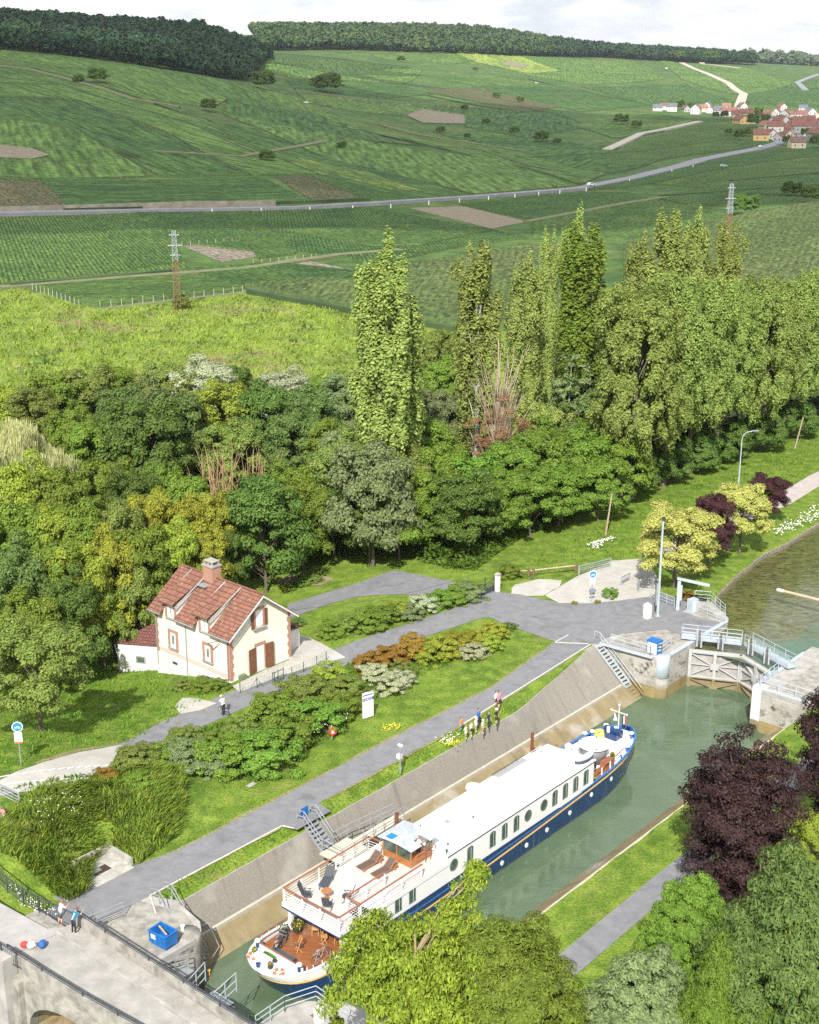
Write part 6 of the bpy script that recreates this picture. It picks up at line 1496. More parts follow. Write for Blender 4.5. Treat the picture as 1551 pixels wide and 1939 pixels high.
lm('plane green',(.135,.205,.05),(.33,.41,.12));lm('sunny walnut',(.12,.205,.024),(.34,.41,.055));lm('pale willow',(.34,.37,.17),(.60,.60,.36));lm('rust brown',(.15,.085,.045),(.33,.20,.11),.1)
lm('maroon',(0.030,0.012,0.018),(0.085,0.035,0.045),.15);lm('rusty shrub',(0.210,0.150,0.030),(0.420,0.255,0.060));lm('white flowering',(0.220,0.260,0.140),(0.550,0.560,0.420),.3)
PRO={}
def proto(name,kind,R0,zc,n,ncl,ls,seed,trunk=(.25,6,.8),k=14,bk=None,lstyle=.62,droop=0):
    C,N_,cc=crown_pts(kind,n,R0,zc,ncl,seed);V,Fq=leafquads(C,N_,np.full(n,ls),lstyle,droop)
    me=bpy.data.meshes.new(name);V=V.astype(np.float32)
    me.vertices.add(len(V));me.vertices.foreach_set('co',V.ravel());me.loops.add(len(Fq)*4);me.loops.foreach_set('vertex_index',Fq.ravel().astype(np.int32))
    me.polygons.add(len(Fq));me.polygons.foreach_set('loop_start',np.arange(0,len(Fq)*4,4,dtype=np.int32));me.polygons.foreach_set('loop_total',np.full(len(Fq),4,np.int32));me.materials.append(LM['mid green']);me.update(calc_edges=True)
    tm=None
    if trunk:
        mb=limbs(cc,0,trunk[0],k,trunk[1],0,seed);tm=bpy.data.meshes.new(name+' trunk');tm.from_pydata([tuple(v) for v in mb.v],[],mb.f);tm.materials.append(bark);tm.update()
    PRO[name]=(me,tm,R0,zc)
proto('round','round',(4.,4.,4.2),6.2,30000,120,.135,3,(.22,7.,.8))
proto('round2','round',(4.,4.2,3.8),5.8,30000,105,.14,8,(.24,6.5,.8))
proto('round3','round',(4.,3.8,4.6),6.4,28000,140,.13,15,(.2,7.5,.8))
proto('wide','round',(4.2,4.2,3.0),4.2,26000,110,.14,21,(.2,5,.8))
proto('shrub','round',(1.6,1.6,1.1),.8,11000,64,.06,5,(.06,1.,.8),8)
proto('shrub2','round',(1.6,1.5,1.15),.85,11000,54,.062,9,(.06,1.,.8),8)
proto('poplar','poplar',(2.6,2.6,12.),12.6,52000,240,.14,4,(.30,19,.8),26)
proto('poplar2','poplar',(2.6,2.6,12.),12.6,52000,220,.14,14,(.28,19,.8),24)
proto('plane','avenue',(5.,5.,9.6),11.6,80000,420,.135,6,(.42,17,.8),22)
proto('plane2','avenue',(5.,5.,9.8),11.4,80000,380,.14,16,(.40,17,.8),22)
proto('birch','open',(2.6,2.6,5.2),8.5,7000,90,.16,7,(.14,12,.8),22)
proto('weep','round',(4.6,4.6,3.6),4.6,30000,130,.26,12,(.3,6,.8),12,None,.16,2.2)
proto('near','near',(4.2,4.2,4.0),5.2,90000,420,.11,31,(.24,6,.8),24,None,.36)
proto('near2','near',(4.2,4.2,4.0),5.2,90000,330,.10,32,(.24,6,.8),24)
proto('walnut','spur',(5.4,5.,3.4),4.6,52000,300,.115,33,(.26,7,.8),110,None,.42,.5)
proto('maple','open',(3.4,3.4,4.2),5.0,60000,210,.085,34,(.2,7,.8),40)
proto('smalltree','round',(3.2,3.2,3.2),4.4,36000,140,.095,35,(.16,5,.8),16)
def tree(name,pro,loc,scale,col,label,cat='tree',group=None,rz=None,bk=None,crown='crown'):
    me,tm,R0,zc=PRO[pro];o=empty(name,loc,rnd.uniform(0,6.28) if rz is None else rz,label,cat,group)
    o.scale=scale if isinstance(scale,tuple) else (scale,)*3
    c=bpy.data.objects.new(crown,me);COL.objects.link(c);c.parent=o;c.material_slots[0].link='OBJECT';c.material_slots[0].material=LM[col]
    if tm is not None and bk is not False:
        t=bpy.data.objects.new('trunk' if cat=='tree' else 'stems',tm);COL.objects.link(t);t.parent=o
        if bk: t.material_slots[0].link='OBJECT';t.material_slots[0].material=bk
    return o
def crown_at(px_,py_,rpx,zc,gz_=0.):
    p=G(px_,py_,zc);return p,rpx*pxm(p)
# --- wood behind the meadow edge and the house (picture column, row, radius in picture pixels, colour, crown centre height)
rows={'back row by the meadow': [(20, 790, 46, 'yellow green', 4),(62, 800, 48, 'olive green', 4.5),(112, 768, 52, 'mid green', 5),(165, 762, 52, 'olive green', 5),(215, 748, 42, 'mid green', 5),(268, 742, 38, 'olive green', 5),(318, 740, 42, 'olive green', 5),(385, 765, 62, 'silver grey', 4),(444, 722, 32, 'dark green', 5),(500, 735, 22, 'olive green', 3.5),(540, 762, 46, 'silver grey', 4.5),(578, 792, 50, 'blue green', 5),(604, 735, 24, 'mid green', 3.0),(655, 772, 46, 'grey green', 5),(840, 740, 44, 'mid green', 5),(880, 720, 40, 'bright green', 5),(830, 660, 36, 'olive green', 6),(1050, 700, 50, 'grey green', 8),(1110, 690, 46, 'poplar green', 9),(1150, 720, 46, 'mid green', 7)],
'second wood row': [(140, 835, 48, 'mid green', 5.5),(188, 868, 56, 'mid green', 5),(236, 806, 54, 'blue green', 6),(272, 852, 76, 'dark green', 7),(332, 822, 62, 'blue green', 7),(424, 806, 60, 'yellow green', 7),(440, 860, 54, 'olive green', 5),(505, 806, 60, 'dark green', 7),(560, 846, 56, 'blue green', 6),(612, 850, 46, 'mid green', 6),(655, 880, 52, 'grey green', 6),(840, 800, 50, 'grey green', 6),(800, 860, 56, 'mid green', 6),(1040, 820, 44, 'poplar green', 6),(1105, 800, 60, 'blue green', 7),(1150, 830, 60, 'mid green', 6),(1180, 880, 50, 'mid green', 5)],
'third wood row': [(40, 955, 62, 'yellow green', 6),(110, 960, 58, 'mid green', 6),(205, 932, 48, 'mid green', 5),(252, 962, 50, 'dark green', 5),(312, 932, 40, 'bright green', 5),(352, 962, 48, 'mid green', 4.5),(545, 950, 50, 'mid green', 5),(568, 909, 28, 'golden', 6),(604, 939, 44, 'mid green', 5),(646, 909, 60, 'olive green', 7),(705, 929, 74, 'grey green', 8),(770, 914, 52, 'olive green', 6),(835, 909, 56, 'mid green', 6),(905, 934, 58, 'bright green', 5),(965, 909, 60, 'bright green', 5),(1022, 892, 66, 'bright green', 5.5),(1085, 889, 66, 'bright green', 5),(1135, 924, 50, 'bright green', 4.0)],
'fourth wood row': [(20, 1035, 62, 'mid green', 7),(85, 1040, 58, 'yellow green', 6),(150, 1030, 56, 'mid green', 6),(215, 1020, 56, 'olive green', 6),(280, 992, 46, 'golden', 6),(338, 1015, 50, 'golden', 5.5),(398, 995, 50, 'golden', 5.5),(440, 965, 34, 'yellow green', 6),(500, 1002, 74, 'dark green', 5),(572, 976, 52, 'mid green', 5),(632, 978, 44, 'bright green', 4),(700, 976, 52, 'dark green', 5),(755, 978, 52, 'mid green', 4.5),(820, 956, 56, 'mid green', 5),(880, 976, 62, 'dark green', 4.5),(950, 951, 54, 'bright green', 4.5),(1005, 951, 52, 'bright green', 4),(1060, 941, 50, 'bright green', 3.5)],
'front wood row': [(30, 1120, 66, 'blue green', 6),(100, 1105, 62, 'mid green', 6),(150, 1100, 60, 'yellow green', 6),(205, 1090, 58, 'golden', 5.5),(262, 1075, 56, 'mid green', 5.5),(320, 1062, 52, 'yellow green', 5),(380, 1052, 46, 'golden', 4.5),(50, 1195, 62, 'mid green', 4),(130, 1165, 58, 'dark green', 4.0),(190, 1150, 50, 'mid green', 3.0),(245, 1130, 50, 'olive green', 3.5),(420, 1055, 40, 'dark green', 3.0)]}
kinds=['round','round2','round3','wide']
GN={'olive green':'olive green bushy','mid green':'mid green leafy','dark green':'dark green dense','bright green':'bright green glossy','yellow green':'yellow green turning','golden':'golden yellow autumn','silver grey':'silver grey feathery','grey green':'grey green','blue green':'blue green','poplar green':'pale green'}
for rn,L in rows.items():
    cnt={}
    tot={}
    for it in L: tot[it[3]]=tot.get(it[3],0)+1
    for i,(x,y,r,c,zc) in enumerate(sorted(L)):
        p,rad=crown_at(x,y,r,zc);pk=kinds[(i*7+len(rn))%3] if r>38 else 'wide';R0=PRO[pk][2][0];sc=rad/R0*1.12
        k=cnt.get(c,0);cnt[c]=k+1
        lab='%s tree, %s in the %s'%(GN[c],('%s such from the left'%ordn(k)) if tot[c]>1 else 'only such one',rn)
        zsc=sc*1.12;zb=float(zg(p.x,p.y));Rz=PRO[pk][2][2];top=p.z+sc*Rz*.95;zsc=(top-zb-.1)/2/Rz;zsc=min(zsc,sc*1.55);p.z=top-zsc*Rz
        tree('broadleaf_tree',pk,(p.x,p.y,p.z-PRO[pk][3]*zsc),(sc,sc,zsc),c,lab,'tree',rn)
def bytop(name,pro,bx,by,ty,wpx,col,label,group=None,bk=None,cat='tree',rz=None,D=None):
    b=GT(bx,by)
    if D: 
        r=ray(bx,by);q=D/math.hypot(r[0],r[1]);b=Vector((r[0]*q,r[1]*q,0.))
    h=zat(bx,ty,b)-b.z;me,tm,R0,zc=PRO[pro];sz=h/(zc+R0[2]*1.02);q=Vector((b.x,b.y,b.z+h*.6));sx=wpx*pxm(q)/2/R0[0]/(.80 if 'poplar' in pro else 1.05)
    return tree(name,pro,b,(sx,sx,sz),col,label,cat,group,rz,bk)
pg='tall column poplars behind the wood'
bytop('poplar_tree','poplar',738,1010,462,112,'poplar green','very tall column poplar, leftmost of the poplars, standing alone',pg,barkpale)
bytop('poplar_tree','poplar2',715,1000,610,60,'dark green','darker narrow poplar at the left flank of the tallest poplar',pg,barkpale)
bytop('poplar_tree','poplar2',900,950,458,88,'poplar green','column poplar just left of the dead ivy clad tree',pg,barkpale)
bytop('poplar_tree','poplar',985,900,490,66,'poplar green','shorter column poplar right behind the dead tree',pg,barkpale)
bytop('poplar_tree','poplar2',1027,860,432,48,'poplar green','thin column poplar with a pointed top left of the dark poplar',pg,barkpale)
bytop('poplar_tree','poplar',1078,850,404,52,'poplar green','column poplar with sunlit tip behind the dark poplar',pg,barkpale)
bytop('poplar_tree','poplar2',1108,880,425,104,'mid green','dark green cone shaped poplar among paler ones',pg,barkpale)
bytop('poplar_tree','poplar',1192,850,452,60,'poplar green','poplar at the left side of the widest sunlit group',pg,barkpale)
bytop('poplar_tree','poplar2',1236,850,398,92,'poplar green','broad sunlit poplar, highest of the widest group',pg,barkpale)
bytop('poplar_tree','poplar',1294,830,408,52,'poplar green','slim pale green poplar right of the widest poplar',pg,barkpale)
bytop('poplar_tree','poplar2',1350,820,418,70,'poplar green','column poplar, rightmost of the poplars, beside the far pylon',pg,barkpale)
bytop('poplar_tree','poplar',1150,860,640,80,'poplar green','low young poplar before the dark cone shaped poplar',pg,barkpale)
tg='towering trees lining the canal path'
for i,(bx,by,ty,w) in enumerate([(1195,945,545,178),(1255,920,520,170),(1302,900,520,160),(1352,882,535,150),(1398,865,530,150),(1442,848,528,140),(1482,832,530,140),(1517,818,515,135),(1552,803,500,130),(1590,792,500,130)]):
    bytop('avenue_tree','plane' if i%2 else 'plane2',bx,by,ty,w,'plane green','tall green avenue tree, %s from the left in the row beside the canal path'%ordn(i),tg,bark)
for i,(bx,by,ty,w) in enumerate([(1190,905,560,120),(1250,880,560,120),(1330,860,560,120),(1410,830,560,120),(1490,800,560,120),(1560,780,540,120)]):
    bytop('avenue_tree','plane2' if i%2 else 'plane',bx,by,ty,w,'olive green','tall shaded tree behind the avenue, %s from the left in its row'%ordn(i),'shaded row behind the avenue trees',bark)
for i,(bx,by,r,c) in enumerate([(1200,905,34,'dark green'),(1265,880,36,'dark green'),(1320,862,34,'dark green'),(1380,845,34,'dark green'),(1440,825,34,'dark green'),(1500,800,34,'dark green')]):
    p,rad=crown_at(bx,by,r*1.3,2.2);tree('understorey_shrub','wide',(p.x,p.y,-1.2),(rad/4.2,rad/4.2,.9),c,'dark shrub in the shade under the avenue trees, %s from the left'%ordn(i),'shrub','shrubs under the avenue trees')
bytop('birch_tree','birch',1072,905,660,92,'grey green','pale feathery birch between the dead tree and the avenue','pale birches',barkpale)
bytop('birch_tree','birch',352,860,690,70,'olive green','slender birch rising over the wood at the meadow edge, on the left','pale birches',barkpale)
bytop('birch_tree','birch',300,865,700,60,'grey green','slender grey green birch at the meadow edge, farther left','pale birches',barkpale)
# willow, walnut, yard trees
bytop('weeping_willow','weep',50,1010,812,170,'pale willow','pale weeping willow with hanging strands at the left edge of the wood')
bytop('walnut_tree','smalltree',78,1385,1185,200,'olive green','rounded sunlit olive green tree on the lawn left of the house')
yg='clipped variegated and purple trees by the canal'
bytop('variegated_tree','smalltree',1275,1112,962,158,'pale yellow green','pale yellow variegated tree beside the lamp post',yg)
bytop('variegated_tree','smalltree',1400,1050,922,112,'pale yellow green','pale yellow variegated tree at the foot of the far lamp',yg)
bytop('purple_tree','smalltree',1340,1078,940,86,'maroon','dark purple tree between the two pale yellow trees',yg)
bytop('purple_tree','smalltree',1448,992,902,84,'maroon','dark purple tree farthest along the pinkish canal path',yg)
# foreground
bytop('copper_maple','maple',1385,1725,1392,236,'copper','dark copper maple in front of the lock water')
bytop('copper_maple','maple',1568,1610,1285,165,'copper','dark copper maple cut by the right edge of the picture')
bytop('walnut_tree','walnut',782,2070,1722,385,'sunny walnut','sunny yellow green walnut tree spreading over the barge stern',None,rz=R(0),bk=mat('tan walnut bark',(.28,.20,.12),(.38,.28,.18),5,.9))
fg='foreground trees at the bottom'
bytop('leafy_tree','near',960,2080,1755,270,'mid green','mid green tree right of the walnut, at the bottom edge',fg)
bytop('leafy_tree','near2',1290,1960,1680,165,'bright green','bright green small tree in front of the copper maple',fg)
bytop('leafy_tree','near',1480,2130,1640,330,'blue green','big dark green tree filling the bottom right corner',fg)
bytop('leafy_tree','near2',1210,2130,1830,240,'grey green','grey green low tree at the bottom, left of the big dark one',fg)
bytop('leafy_tree','near',1345,2160,1790,170,'bright green','yellowish tree low at the bottom between grey green and dark trees',fg)
bytop('leafy_tree','near2',640,2080,1935,60,'sunny walnut','low shoot of yellow green leaves at the bottom by the pier railing',fg)
bytop('leafy_tree','smalltree',1530,1700,1545,90,'yellow green','yellow green bush peeping between copper maple and the big dark tree',fg)
# dead tree with rusty ivy
def dead_tree():
    b=GT(940,955);o=empty('dead_tree',b,0,'dead bare topped tree wrapped in rusty brown ivy','tree');mb=MB();rr=random.Random(5)
    H=zat(960,600,b)
    for i in range(230):
        a=rr.uniform(0,6.28);z0=rr.uniform(1,H*.55);L=rr.uniform(3,9.5);sp_=rr.uniform(.12,.6);p=Vector((rr.uniform(-.5,.5),rr.uniform(-.5,.5),z0));r=rr.uniform(.04,.12)
        d=Vector((math.cos(a)*sp_,math.sin(a)*sp_,1)).normalized()
        for k in range(4):
            q=p+d*L/4;mb.tube(p,q,r,r*.7,5,False);p=q;r*=.7;d=(d+Vector((rr.gauss(0,.12),rr.gauss(0,.12),.05))).normalized()
    for k in range(5): mb.tube((0,0,H*.18*k-.5),(rr.uniform(-.2,.2),rr.uniform(-.2,.2),H*.18*(k+1)),.32-.05*k,.28-.05*k,8,False)
    mb.build('trunk',mat('pale dead branch',(.30,.23,.15),(.46,.38,.28),4,.9),o)
    C,N_,cc=crown_pts('open',20000,(4.2,4.2,5.4),8.5,60,77);V,Fq=leafquads(C,N_,np.full(20000,.12),.3);npobj('ivy',V,Fq,LM['rust brown'],o)
dead_tree()
# bare tan stems in the wood
def stems(x,y,ty,w,label,m=barktan,n=34,cat='tree'):
    b=GT(x,y);H=zat(x,ty,b)-b.z;W_=w*pxm(b)/2;o=empty('bare_tree',b,0,label,cat,'bare stemmed trees in the wood');mb=MB();rr=random.Random(x)
    for i in range(n):
        p=Vector((rr.uniform(-.5,.5)*W_,rr.uniform(-.4,.4)*W_,0));d=Vector((rr.uniform(-.25,.25),rr.uniform(-.25,.25),1)).normalized();r=.085;L=H*rr.uniform(.7,1.)
        for k in range(5):
            q=p+d*L/5;mb.tube(p,q,r,r*.75,5,False);p=q;r*=.75;d=(d+Vector((rr.gauss(0,.07),rr.gauss(0,.07),0))).normalized()
            if k>1: mb.tube(p,p+Vector((rr.gauss(0,.6),rr.gauss(0,.6),rr.uniform(.5,1.5))),r*.5,r*.2,4,False)
    mb.build('stems',m,o)
stems(415,1000,840,90,'tangle of bare tan stems in the middle of the wood, left bundle');stems(490,1000,850,60,'tangle of bare tan stems in the middle of the wood, right bundle',n=22);stems(632,960,835,40,'thin bundle of bare brown stems left of the tallest poplar',n=16)
# ------------------------------------------------------------------ hedges and beds
def shrub(x,y,r,c,label,group,pk=None,h=.8,cat='shrub',name='shrub'):
    b=GT(x,y+r*.35);rad=r*pxm(b);pk=pk or rnd.choice(['shrub','shrub2']);s=rad/1.6*1.1
    return tree(name,pk,(b.x,b.y,b.z-.05),(s,s,s*h),c,label,cat,group)
hg='shrubs of the long bed beside the towpath'
bed_=[(420,1440,52,'mid green','big clipped'),(495,1430,64,'bright green','large rounded bright'),(545,1395,52,'mid green','leafy'),(600,1370,52,'bright green','white flecked'),(640,1345,40,'mid green','leafy'),(455,1392,36,'olive green','scraggly'),(520,1345,44,'mid green','loose'),(580,1310,44,'olive green','reddish tipped'),(395,1450,40,'grey green','grey leaved'),(350,1430,44,'grey green','spiky grey'),(300,1432,36,'mid green','loose'),(255,1440,40,'olive green','low'),(345,1400,32,'olive green','scrubby'),(405,1402,28,'mid green','scrubby'),(620,1285,36,'yellow green','loose'),(655,1300,32,'olive green','loose'),(708,1276,28,'white flowering','white flowered'),(742,1298,30,'white flowering','white flowered'),(760,1290,26,'silver grey','pale'),(700,1255,30,'rusty shrub','rusty'),(740,1250,32,'rusty shrub','rusty'),(775,1240,30,'rusty shrub','rusty'),(810,1240,30,'yellow green','yellow tipped'),(760,1272,24,'olive green','low'),(835,1232,32,'golden','gold leaved'),(870,1222,32,'golden','gold leaved'),(905,1212,30,'golden','gold leaved'),(935,1200,26,'golden','gold leaved'),(895,1235,26,'white flowering','cream flowered'),(925,1222,26,'yellow green','yellow tipped'),(780,1215,22,'rusty shrub','rusty'),(965,1188,12,'blue green','tiny round'),(200,1470,24,'rusty shrub','reddish brown round'),(325,1300+0,0,'','')]
cn={}
for x,y,r,c,d in bed_:
    if not c: continue
    k=cn.get((c,d),0);cn[(c,d)]=k+1;n=sum(1 for q in bed_ if q[3]==c and q[4]==d)
    shrub(x,y,r,c,'%s %s shrub in long bed%s'%(d,GN.get(c,c).split(' leaves')[0] if c not in('golden','white flowering','rusty shrub') else '',(', %s of its kind from the left'%ordn(sorted([q[0] for q in bed_ if q[3]==c and q[4]==d]).index(x))) if n>1 else ' beside the towpath'),hg)
gg='clipped shrubs of the garden hedge'
gh=[(630,1195,28,'mid green'),(660,1185,28,'olive green'),(690,1182,32,'mid green'),(722,1172,32,'bright green'),(752,1160,28,'yellow green'),(775,1160,28,'grey green'),(800,1150,28,'silver grey'),(832,1138,28,'bright green'),(860,1130,30,'mid green'),(885,1125,30,'grey green')]
for i,(x,y,r,c) in enumerate(gh): shrub(x,y,r,c,'%s shrub, %s from the left in the garden hedge right of the house'%(GN.get(c,c),ordn(i)),gg)
og='other shrubs round the lock keeper house'
for x,y,r,c,l in [(1155,1125,15,'bright green','small clipped round shrub beside the blue cycle sign'),(965,1085,22,'mid green','green shrub beside the white gate pillar'),(345,1298,20,'olive green','low scrub at the foot of the house wall, left'),(385,1300,24,'mid green','low scrub at the foot of the house wall, middle'),(415,1300,18,'bright green','low shrub at the near corner of the house'),(563,1180,14,'blue green','spiky palm like shrub at the right wall of the house'),(575,1102,16,'bright green','leafy vegetable clump in the garden bed, left'),(600,1098,12,'olive green','leafy clump in the garden bed, right'),(455,1450,12,'blue green','spiky blue green yucca below the clipped shrub'),(262,1485,30,'mid green','loose shrub at the end of the tall grass bank'),(120,1497,22,'mid green','wild shrub beside the grey barrier and cream path'),(545,1115,12,'mid green','small leafy clump at the edge of the garden bed')]:
    shrub(x,y,r,c,l,og)
for x,y,r,c,l in [(1300,1130,14,'rusty shrub','pinkish flowering shrub behind the blue gantry'),(1330,1128,12,'olive green','low weeds right of the blue gantry'),(1088,1142,6,'golden','small yellow tuft left of the cycle sign'),(1132,1140,6,'golden','small yellow tuft right of the cycle sign'),(985,1170,0,'','')]:
    if r: shrub(x,y,r,c,l,'small plants of the paved forecourt')
# ------------------------------------------------------------------ long grass on the bank
def blades(name,poly,dens,h,m,lean=(.0,.0),w=.03,label=None,cat=None,kind='stuff',zoff=0.,clump=1.,zf=None):
    Pp=np.array([(p[0],p[1]) for p in poly]);x0,y0=Pp.min(0);x1,y1=Pp.max(0);n=int((x1-x0)*(y1-y0)*dens)
    X=nr.uniform(x0,x1,n);Y=nr.uniform(y0,y1,n);ins=np.zeros(n,bool)
    for i in range(len(Pp)):
        a=Pp[i];b=Pp[(i+1)%len(Pp)];c=((b[1]>Y)!=(a[1]>Y));xi=(a[0]-b[0])*(Y-b[1])/((a[1]-b[1]) if abs(a[1]-b[1])>1e-9 else 1e-9)+b[0];ins^=(c&(X<xi))
    X=X[ins];Y=Y[ins];n=len(X)
    cl=(np.sin(X*1.7+Y*.6)+np.sin(Y*2.3-X*.9)+np.sin(X*4.1)*.6+np.sin(Y*3.7+1)*.6)
    H=h*np.clip(.75+.22*cl*clump,.2,1.5)*nr.uniform(.6,1.2,n);Z=(zf or zg)(X,Y)+zoff
    an=nr.uniform(0,2*np.pi,n);W_=w*nr.uniform(.7,1.5,n)
    B=np.stack([X,Y,Z],1);side=np.stack([np.cos(an),np.sin(an),np.zeros(n)],1)*W_[:,None]
    bend=np.stack([nr.normal(0,.35,n)+lean[0]+.3*np.sin(X*.9+Y*.5),nr.normal(0,.35,n)+lean[1]+.3*np.cos(X*.7),np.ones(n)],1)
    M=B+bend*np.array([.45,.45,.62])*H[:,None];T=B+bend*np.array([1.15,1.15,.9])*H[:,None]
    V=np.stack([B-side,B+side,M+side*.8,M-side*.8,T],1).reshape(-1,3);b=np.arange(n)*5
    q=np.stack([b,b+1,b+2,b+3],1);t=np.stack([b+3,b+2,b+4,b+4],1)
    V2=V;Fq=np.concatenate([q]);
    me=bpy.data.meshes.new(name);nf=n*2;loops=np.concatenate([q.ravel(),np.stack([b+3,b+2,b+4],1).ravel()]).astype(np.int32)
    ls=np.concatenate([np.arange(n)*4,n*4+np.arange(n)*3]).astype(np.int32);lt=np.concatenate([np.full(n,4),np.full(n,3)]).astype(np.int32)
    me.vertices.add(len(V));me.vertices.foreach_set('co',V.astype(np.float32).ravel());me.loops.add(len(loops));me.loops.foreach_set('vertex_index',loops)
    me.polygons.add(nf);me.polygons.foreach_set('loop_start',ls);me.polygons.foreach_set('loop_total',lt);me.materials.append(m);me.update(calc_edges=True)
    o=bpy.data.objects.new(name,me);COL.objects.link(o);return tag(o,label,cat,None,kind)
tallg=leafmat('ornamental grass blades',(.12,.20,.022),(.32,.42,.075),.3,.0);shortg=leafmat('short grass blades',(.08,.16,.018),(.17,.27,.035),.3,.0);meadg=leafmat('meadow grass blades',(.17,.26,.035),(.36,.46,.08),.35,.0)
def patchy(m,dry,scale=.045,lo=.56,hi=.68,dark=(.07,.13,.03)):
    nt=m.node_tree;N=nt.nodes;L=nt.links
    hs=[n for n in N if n.type=='HUE_SAT'][0];src=hs.inputs['Color'].links[0].from_socket;v=N.new('ShaderNodeNewGeometry').outputs['Position']
    c=mixn(N,L,noisen(N,L,v,scale*2.7,.50,.72,6),src,dark);c=mixn(N,L,noisen(N,L,v,scale,lo,hi,8,.6),c,dry);L.new(c,hs.inputs['Color'])
patchy(meadg,(.33,.25,.15),.04,.56,.68);patchy(tallg,(.26,.26,.07),.5,.6,.8,(.05,.09,.02));patchy(shortg,(.27,.22,.09),.4,.62,.8,(.06,.13,.02))
poly=px((0,1560),(60,1510),(120,1495),(190,1478),(245,1462),(300,1450),(352,1462),(352,1530),(330,1590),(262,1640),(205,1602),(180,1635),(170,1690),(135,1712),(90,1688),(40,1640),(0,1620),(-60,1580))
bankz=lambda x,y:np.maximum(zg(x,y),.0)
o=blades('tall grass',poly,120,.95,tallg,(.25,-.15),.035,'mound of long arching green grass between bridge and towpath','grass',zf=bankz,clump=.5,zoff=.18)
bm_=px((0,1500),(250,1455),(420,1470),(640,1400),(700,1330),(800,1280),(960,1210),(985,1185),(940,1185),(800,1215),(690,1245),(620,1280),(470,1350),(330,1395),(250,1430),(190,1475),(120,1500))
blades('ground cover',bm_,30,.35,leafmat('bed foliage',(.04,.09,.012),(.12,.19,.03),.3,.0),(.0,.0),.05,'leafy ground cover filling the long bed under the shrubs','ground cover')
lawn=[P(-1,-5.3),P(50,-5.3),P(48,-7),P(40,-12),P(20,-14),P(5,-14),P(-1,-8)]
blades('lawn blades',lawn,22,.10,shortg,(0,0),.03,'short mown grass of the strip beside the towpath','grass')
blades('lawn blades',[P(-2,-2.3),P(36,-2.3),P(36,-1.3),P(-2,-1.3)],60,.14,shortg,(0,0),.03,'narrow grass verge between towpath and sloped lock wall','grass',zf=lambda x,y:-.02-.45*np.clip((ST(x,y)[1]+2.3)/1.2,0,1))
blades('lawn blades',[P(-2,18.2),P(50,18.2),P(50,20.8),P(-2,20.8)],26,.10,shortg,(0,0),.03,'mown grass between the lock wall and the narrow right path','grass')
blades('rough grass',px((0,1460),(0,1300),(140,1230),(260,1260),(430,1300),(330,1360),(250,1405),(150,1418)),16,.28,leafmat('rough grass blades',(.09,.20,.018),(.19,.34,.045),.3,.0),(.1,0),.04,'rough green grass slope below the house and left tree','grass')
blades('rough grass',px((960,1100),(1000,1060),(1100,1010),(1180,960),(1300,905),(1551,800),(1551,880),(1440,960),(1350,1010),(1250,1050),(1160,1065),(1090,1080)),9,.28,shortg,(.1,0),.05,'rough grass between avenue trees and canal path','grass')
mp_=[(-75,180),(-62,165),(-40,160),(-10,160),(20,170),(30,200),(26,250)]+[(p.x,p.y) for p in px((690,600),(560,575),(460,560),(330,575),(200,588),(100,570),(40,545),(-60,545))]+[(-90,230)]
blades('meadow weeds',mp_,3.0,.75,meadg,(.15,.1),.13,'tall yellow green weeds covering the sunlit meadow','weeds',clump=1.3)
def flowers(poly,n,m,label,r=.05,h=.3,name='flowers'):
    Pp=[Vector((p[0],p[1])) for p in poly];xs=[p.x for p in Pp];ys=[p.y for p in Pp];V=[];fs=[];rr=random.Random(n)
    for i in range(n):
        j=rr.randrange(1,len(Pp)-1);u=rr.random();v_=rr.random();u,v_=(1-u,1-v_) if u+v_>1 else (u,v_);q0,q1,q2=Pp[0],Pp[j],Pp[j+1];x=q0.x+u*(q1.x-q0.x)+v_*(q2.x-q0.x)+rr.gauss(0,.25);y=q0.y+u*(q1.y-q0.y)+v_*(q2.y-q0.y)+rr.gauss(0,.25)
        z=float(zg(x,y))+h*rr.uniform(.6,1.1);q=r*rr.uniform(.6,1.4);k=len(V);V+=[(x-q,y,z),(x,y-q,z+q*.3),(x+q,y,z),(x,y+q,z+q*.6)];fs.append((k,k+1,k+2,k+3))
    return tag(mkobj(name,V,fs,m),label,'flowers',None,'stuff')
wf=mat('white wildflower',(.8,.8,.75));yf=mat('yellow wildflower',(.8,.6,.04))
flowers(px((60,1530),(150,1520),(170,1560),(90,1580)),60,wf,'white wildflowers scattered in the tall grass bank',.035,1.)
flowers(px((560,1400),(640,1350),(660,1380),(590,1420)),120,wf,'white flecks of blossom over the long bed shrubs',.05,1.4)
flowers(px((735,1385),(755,1380),(750,1372),(730,1378)),60,yf,'yellow flower patch on the lawn beside the white sign',.05,.15)
flowers(px((850,1415),(862,1408),(868,1400),(845,1412)),50,yf,'yellow flower patch on the verge beside the children',.05,.2)
flowers(px((838,1402),(862,1392),(866,1398),(840,1408)),50,wf,'white flower patch on the verge beside the children',.05,.2)
flowers(px((1110,1035),(1140,1028),(1165,1020),(1120,1045)),90,wf,'white flowers on the grass near the leaning post',.09,.3)
flowers(px((1460,1010),(1551,960),(1551,985),(1470,1020)),160,wf,'white umbels along the canal bank at the right edge',.09,.5)
flowers(px((10,1668),(40,1700),(120,1740),(60,1725)),90,wf,'white daisies along the foot of the iron fence',.05,.3)
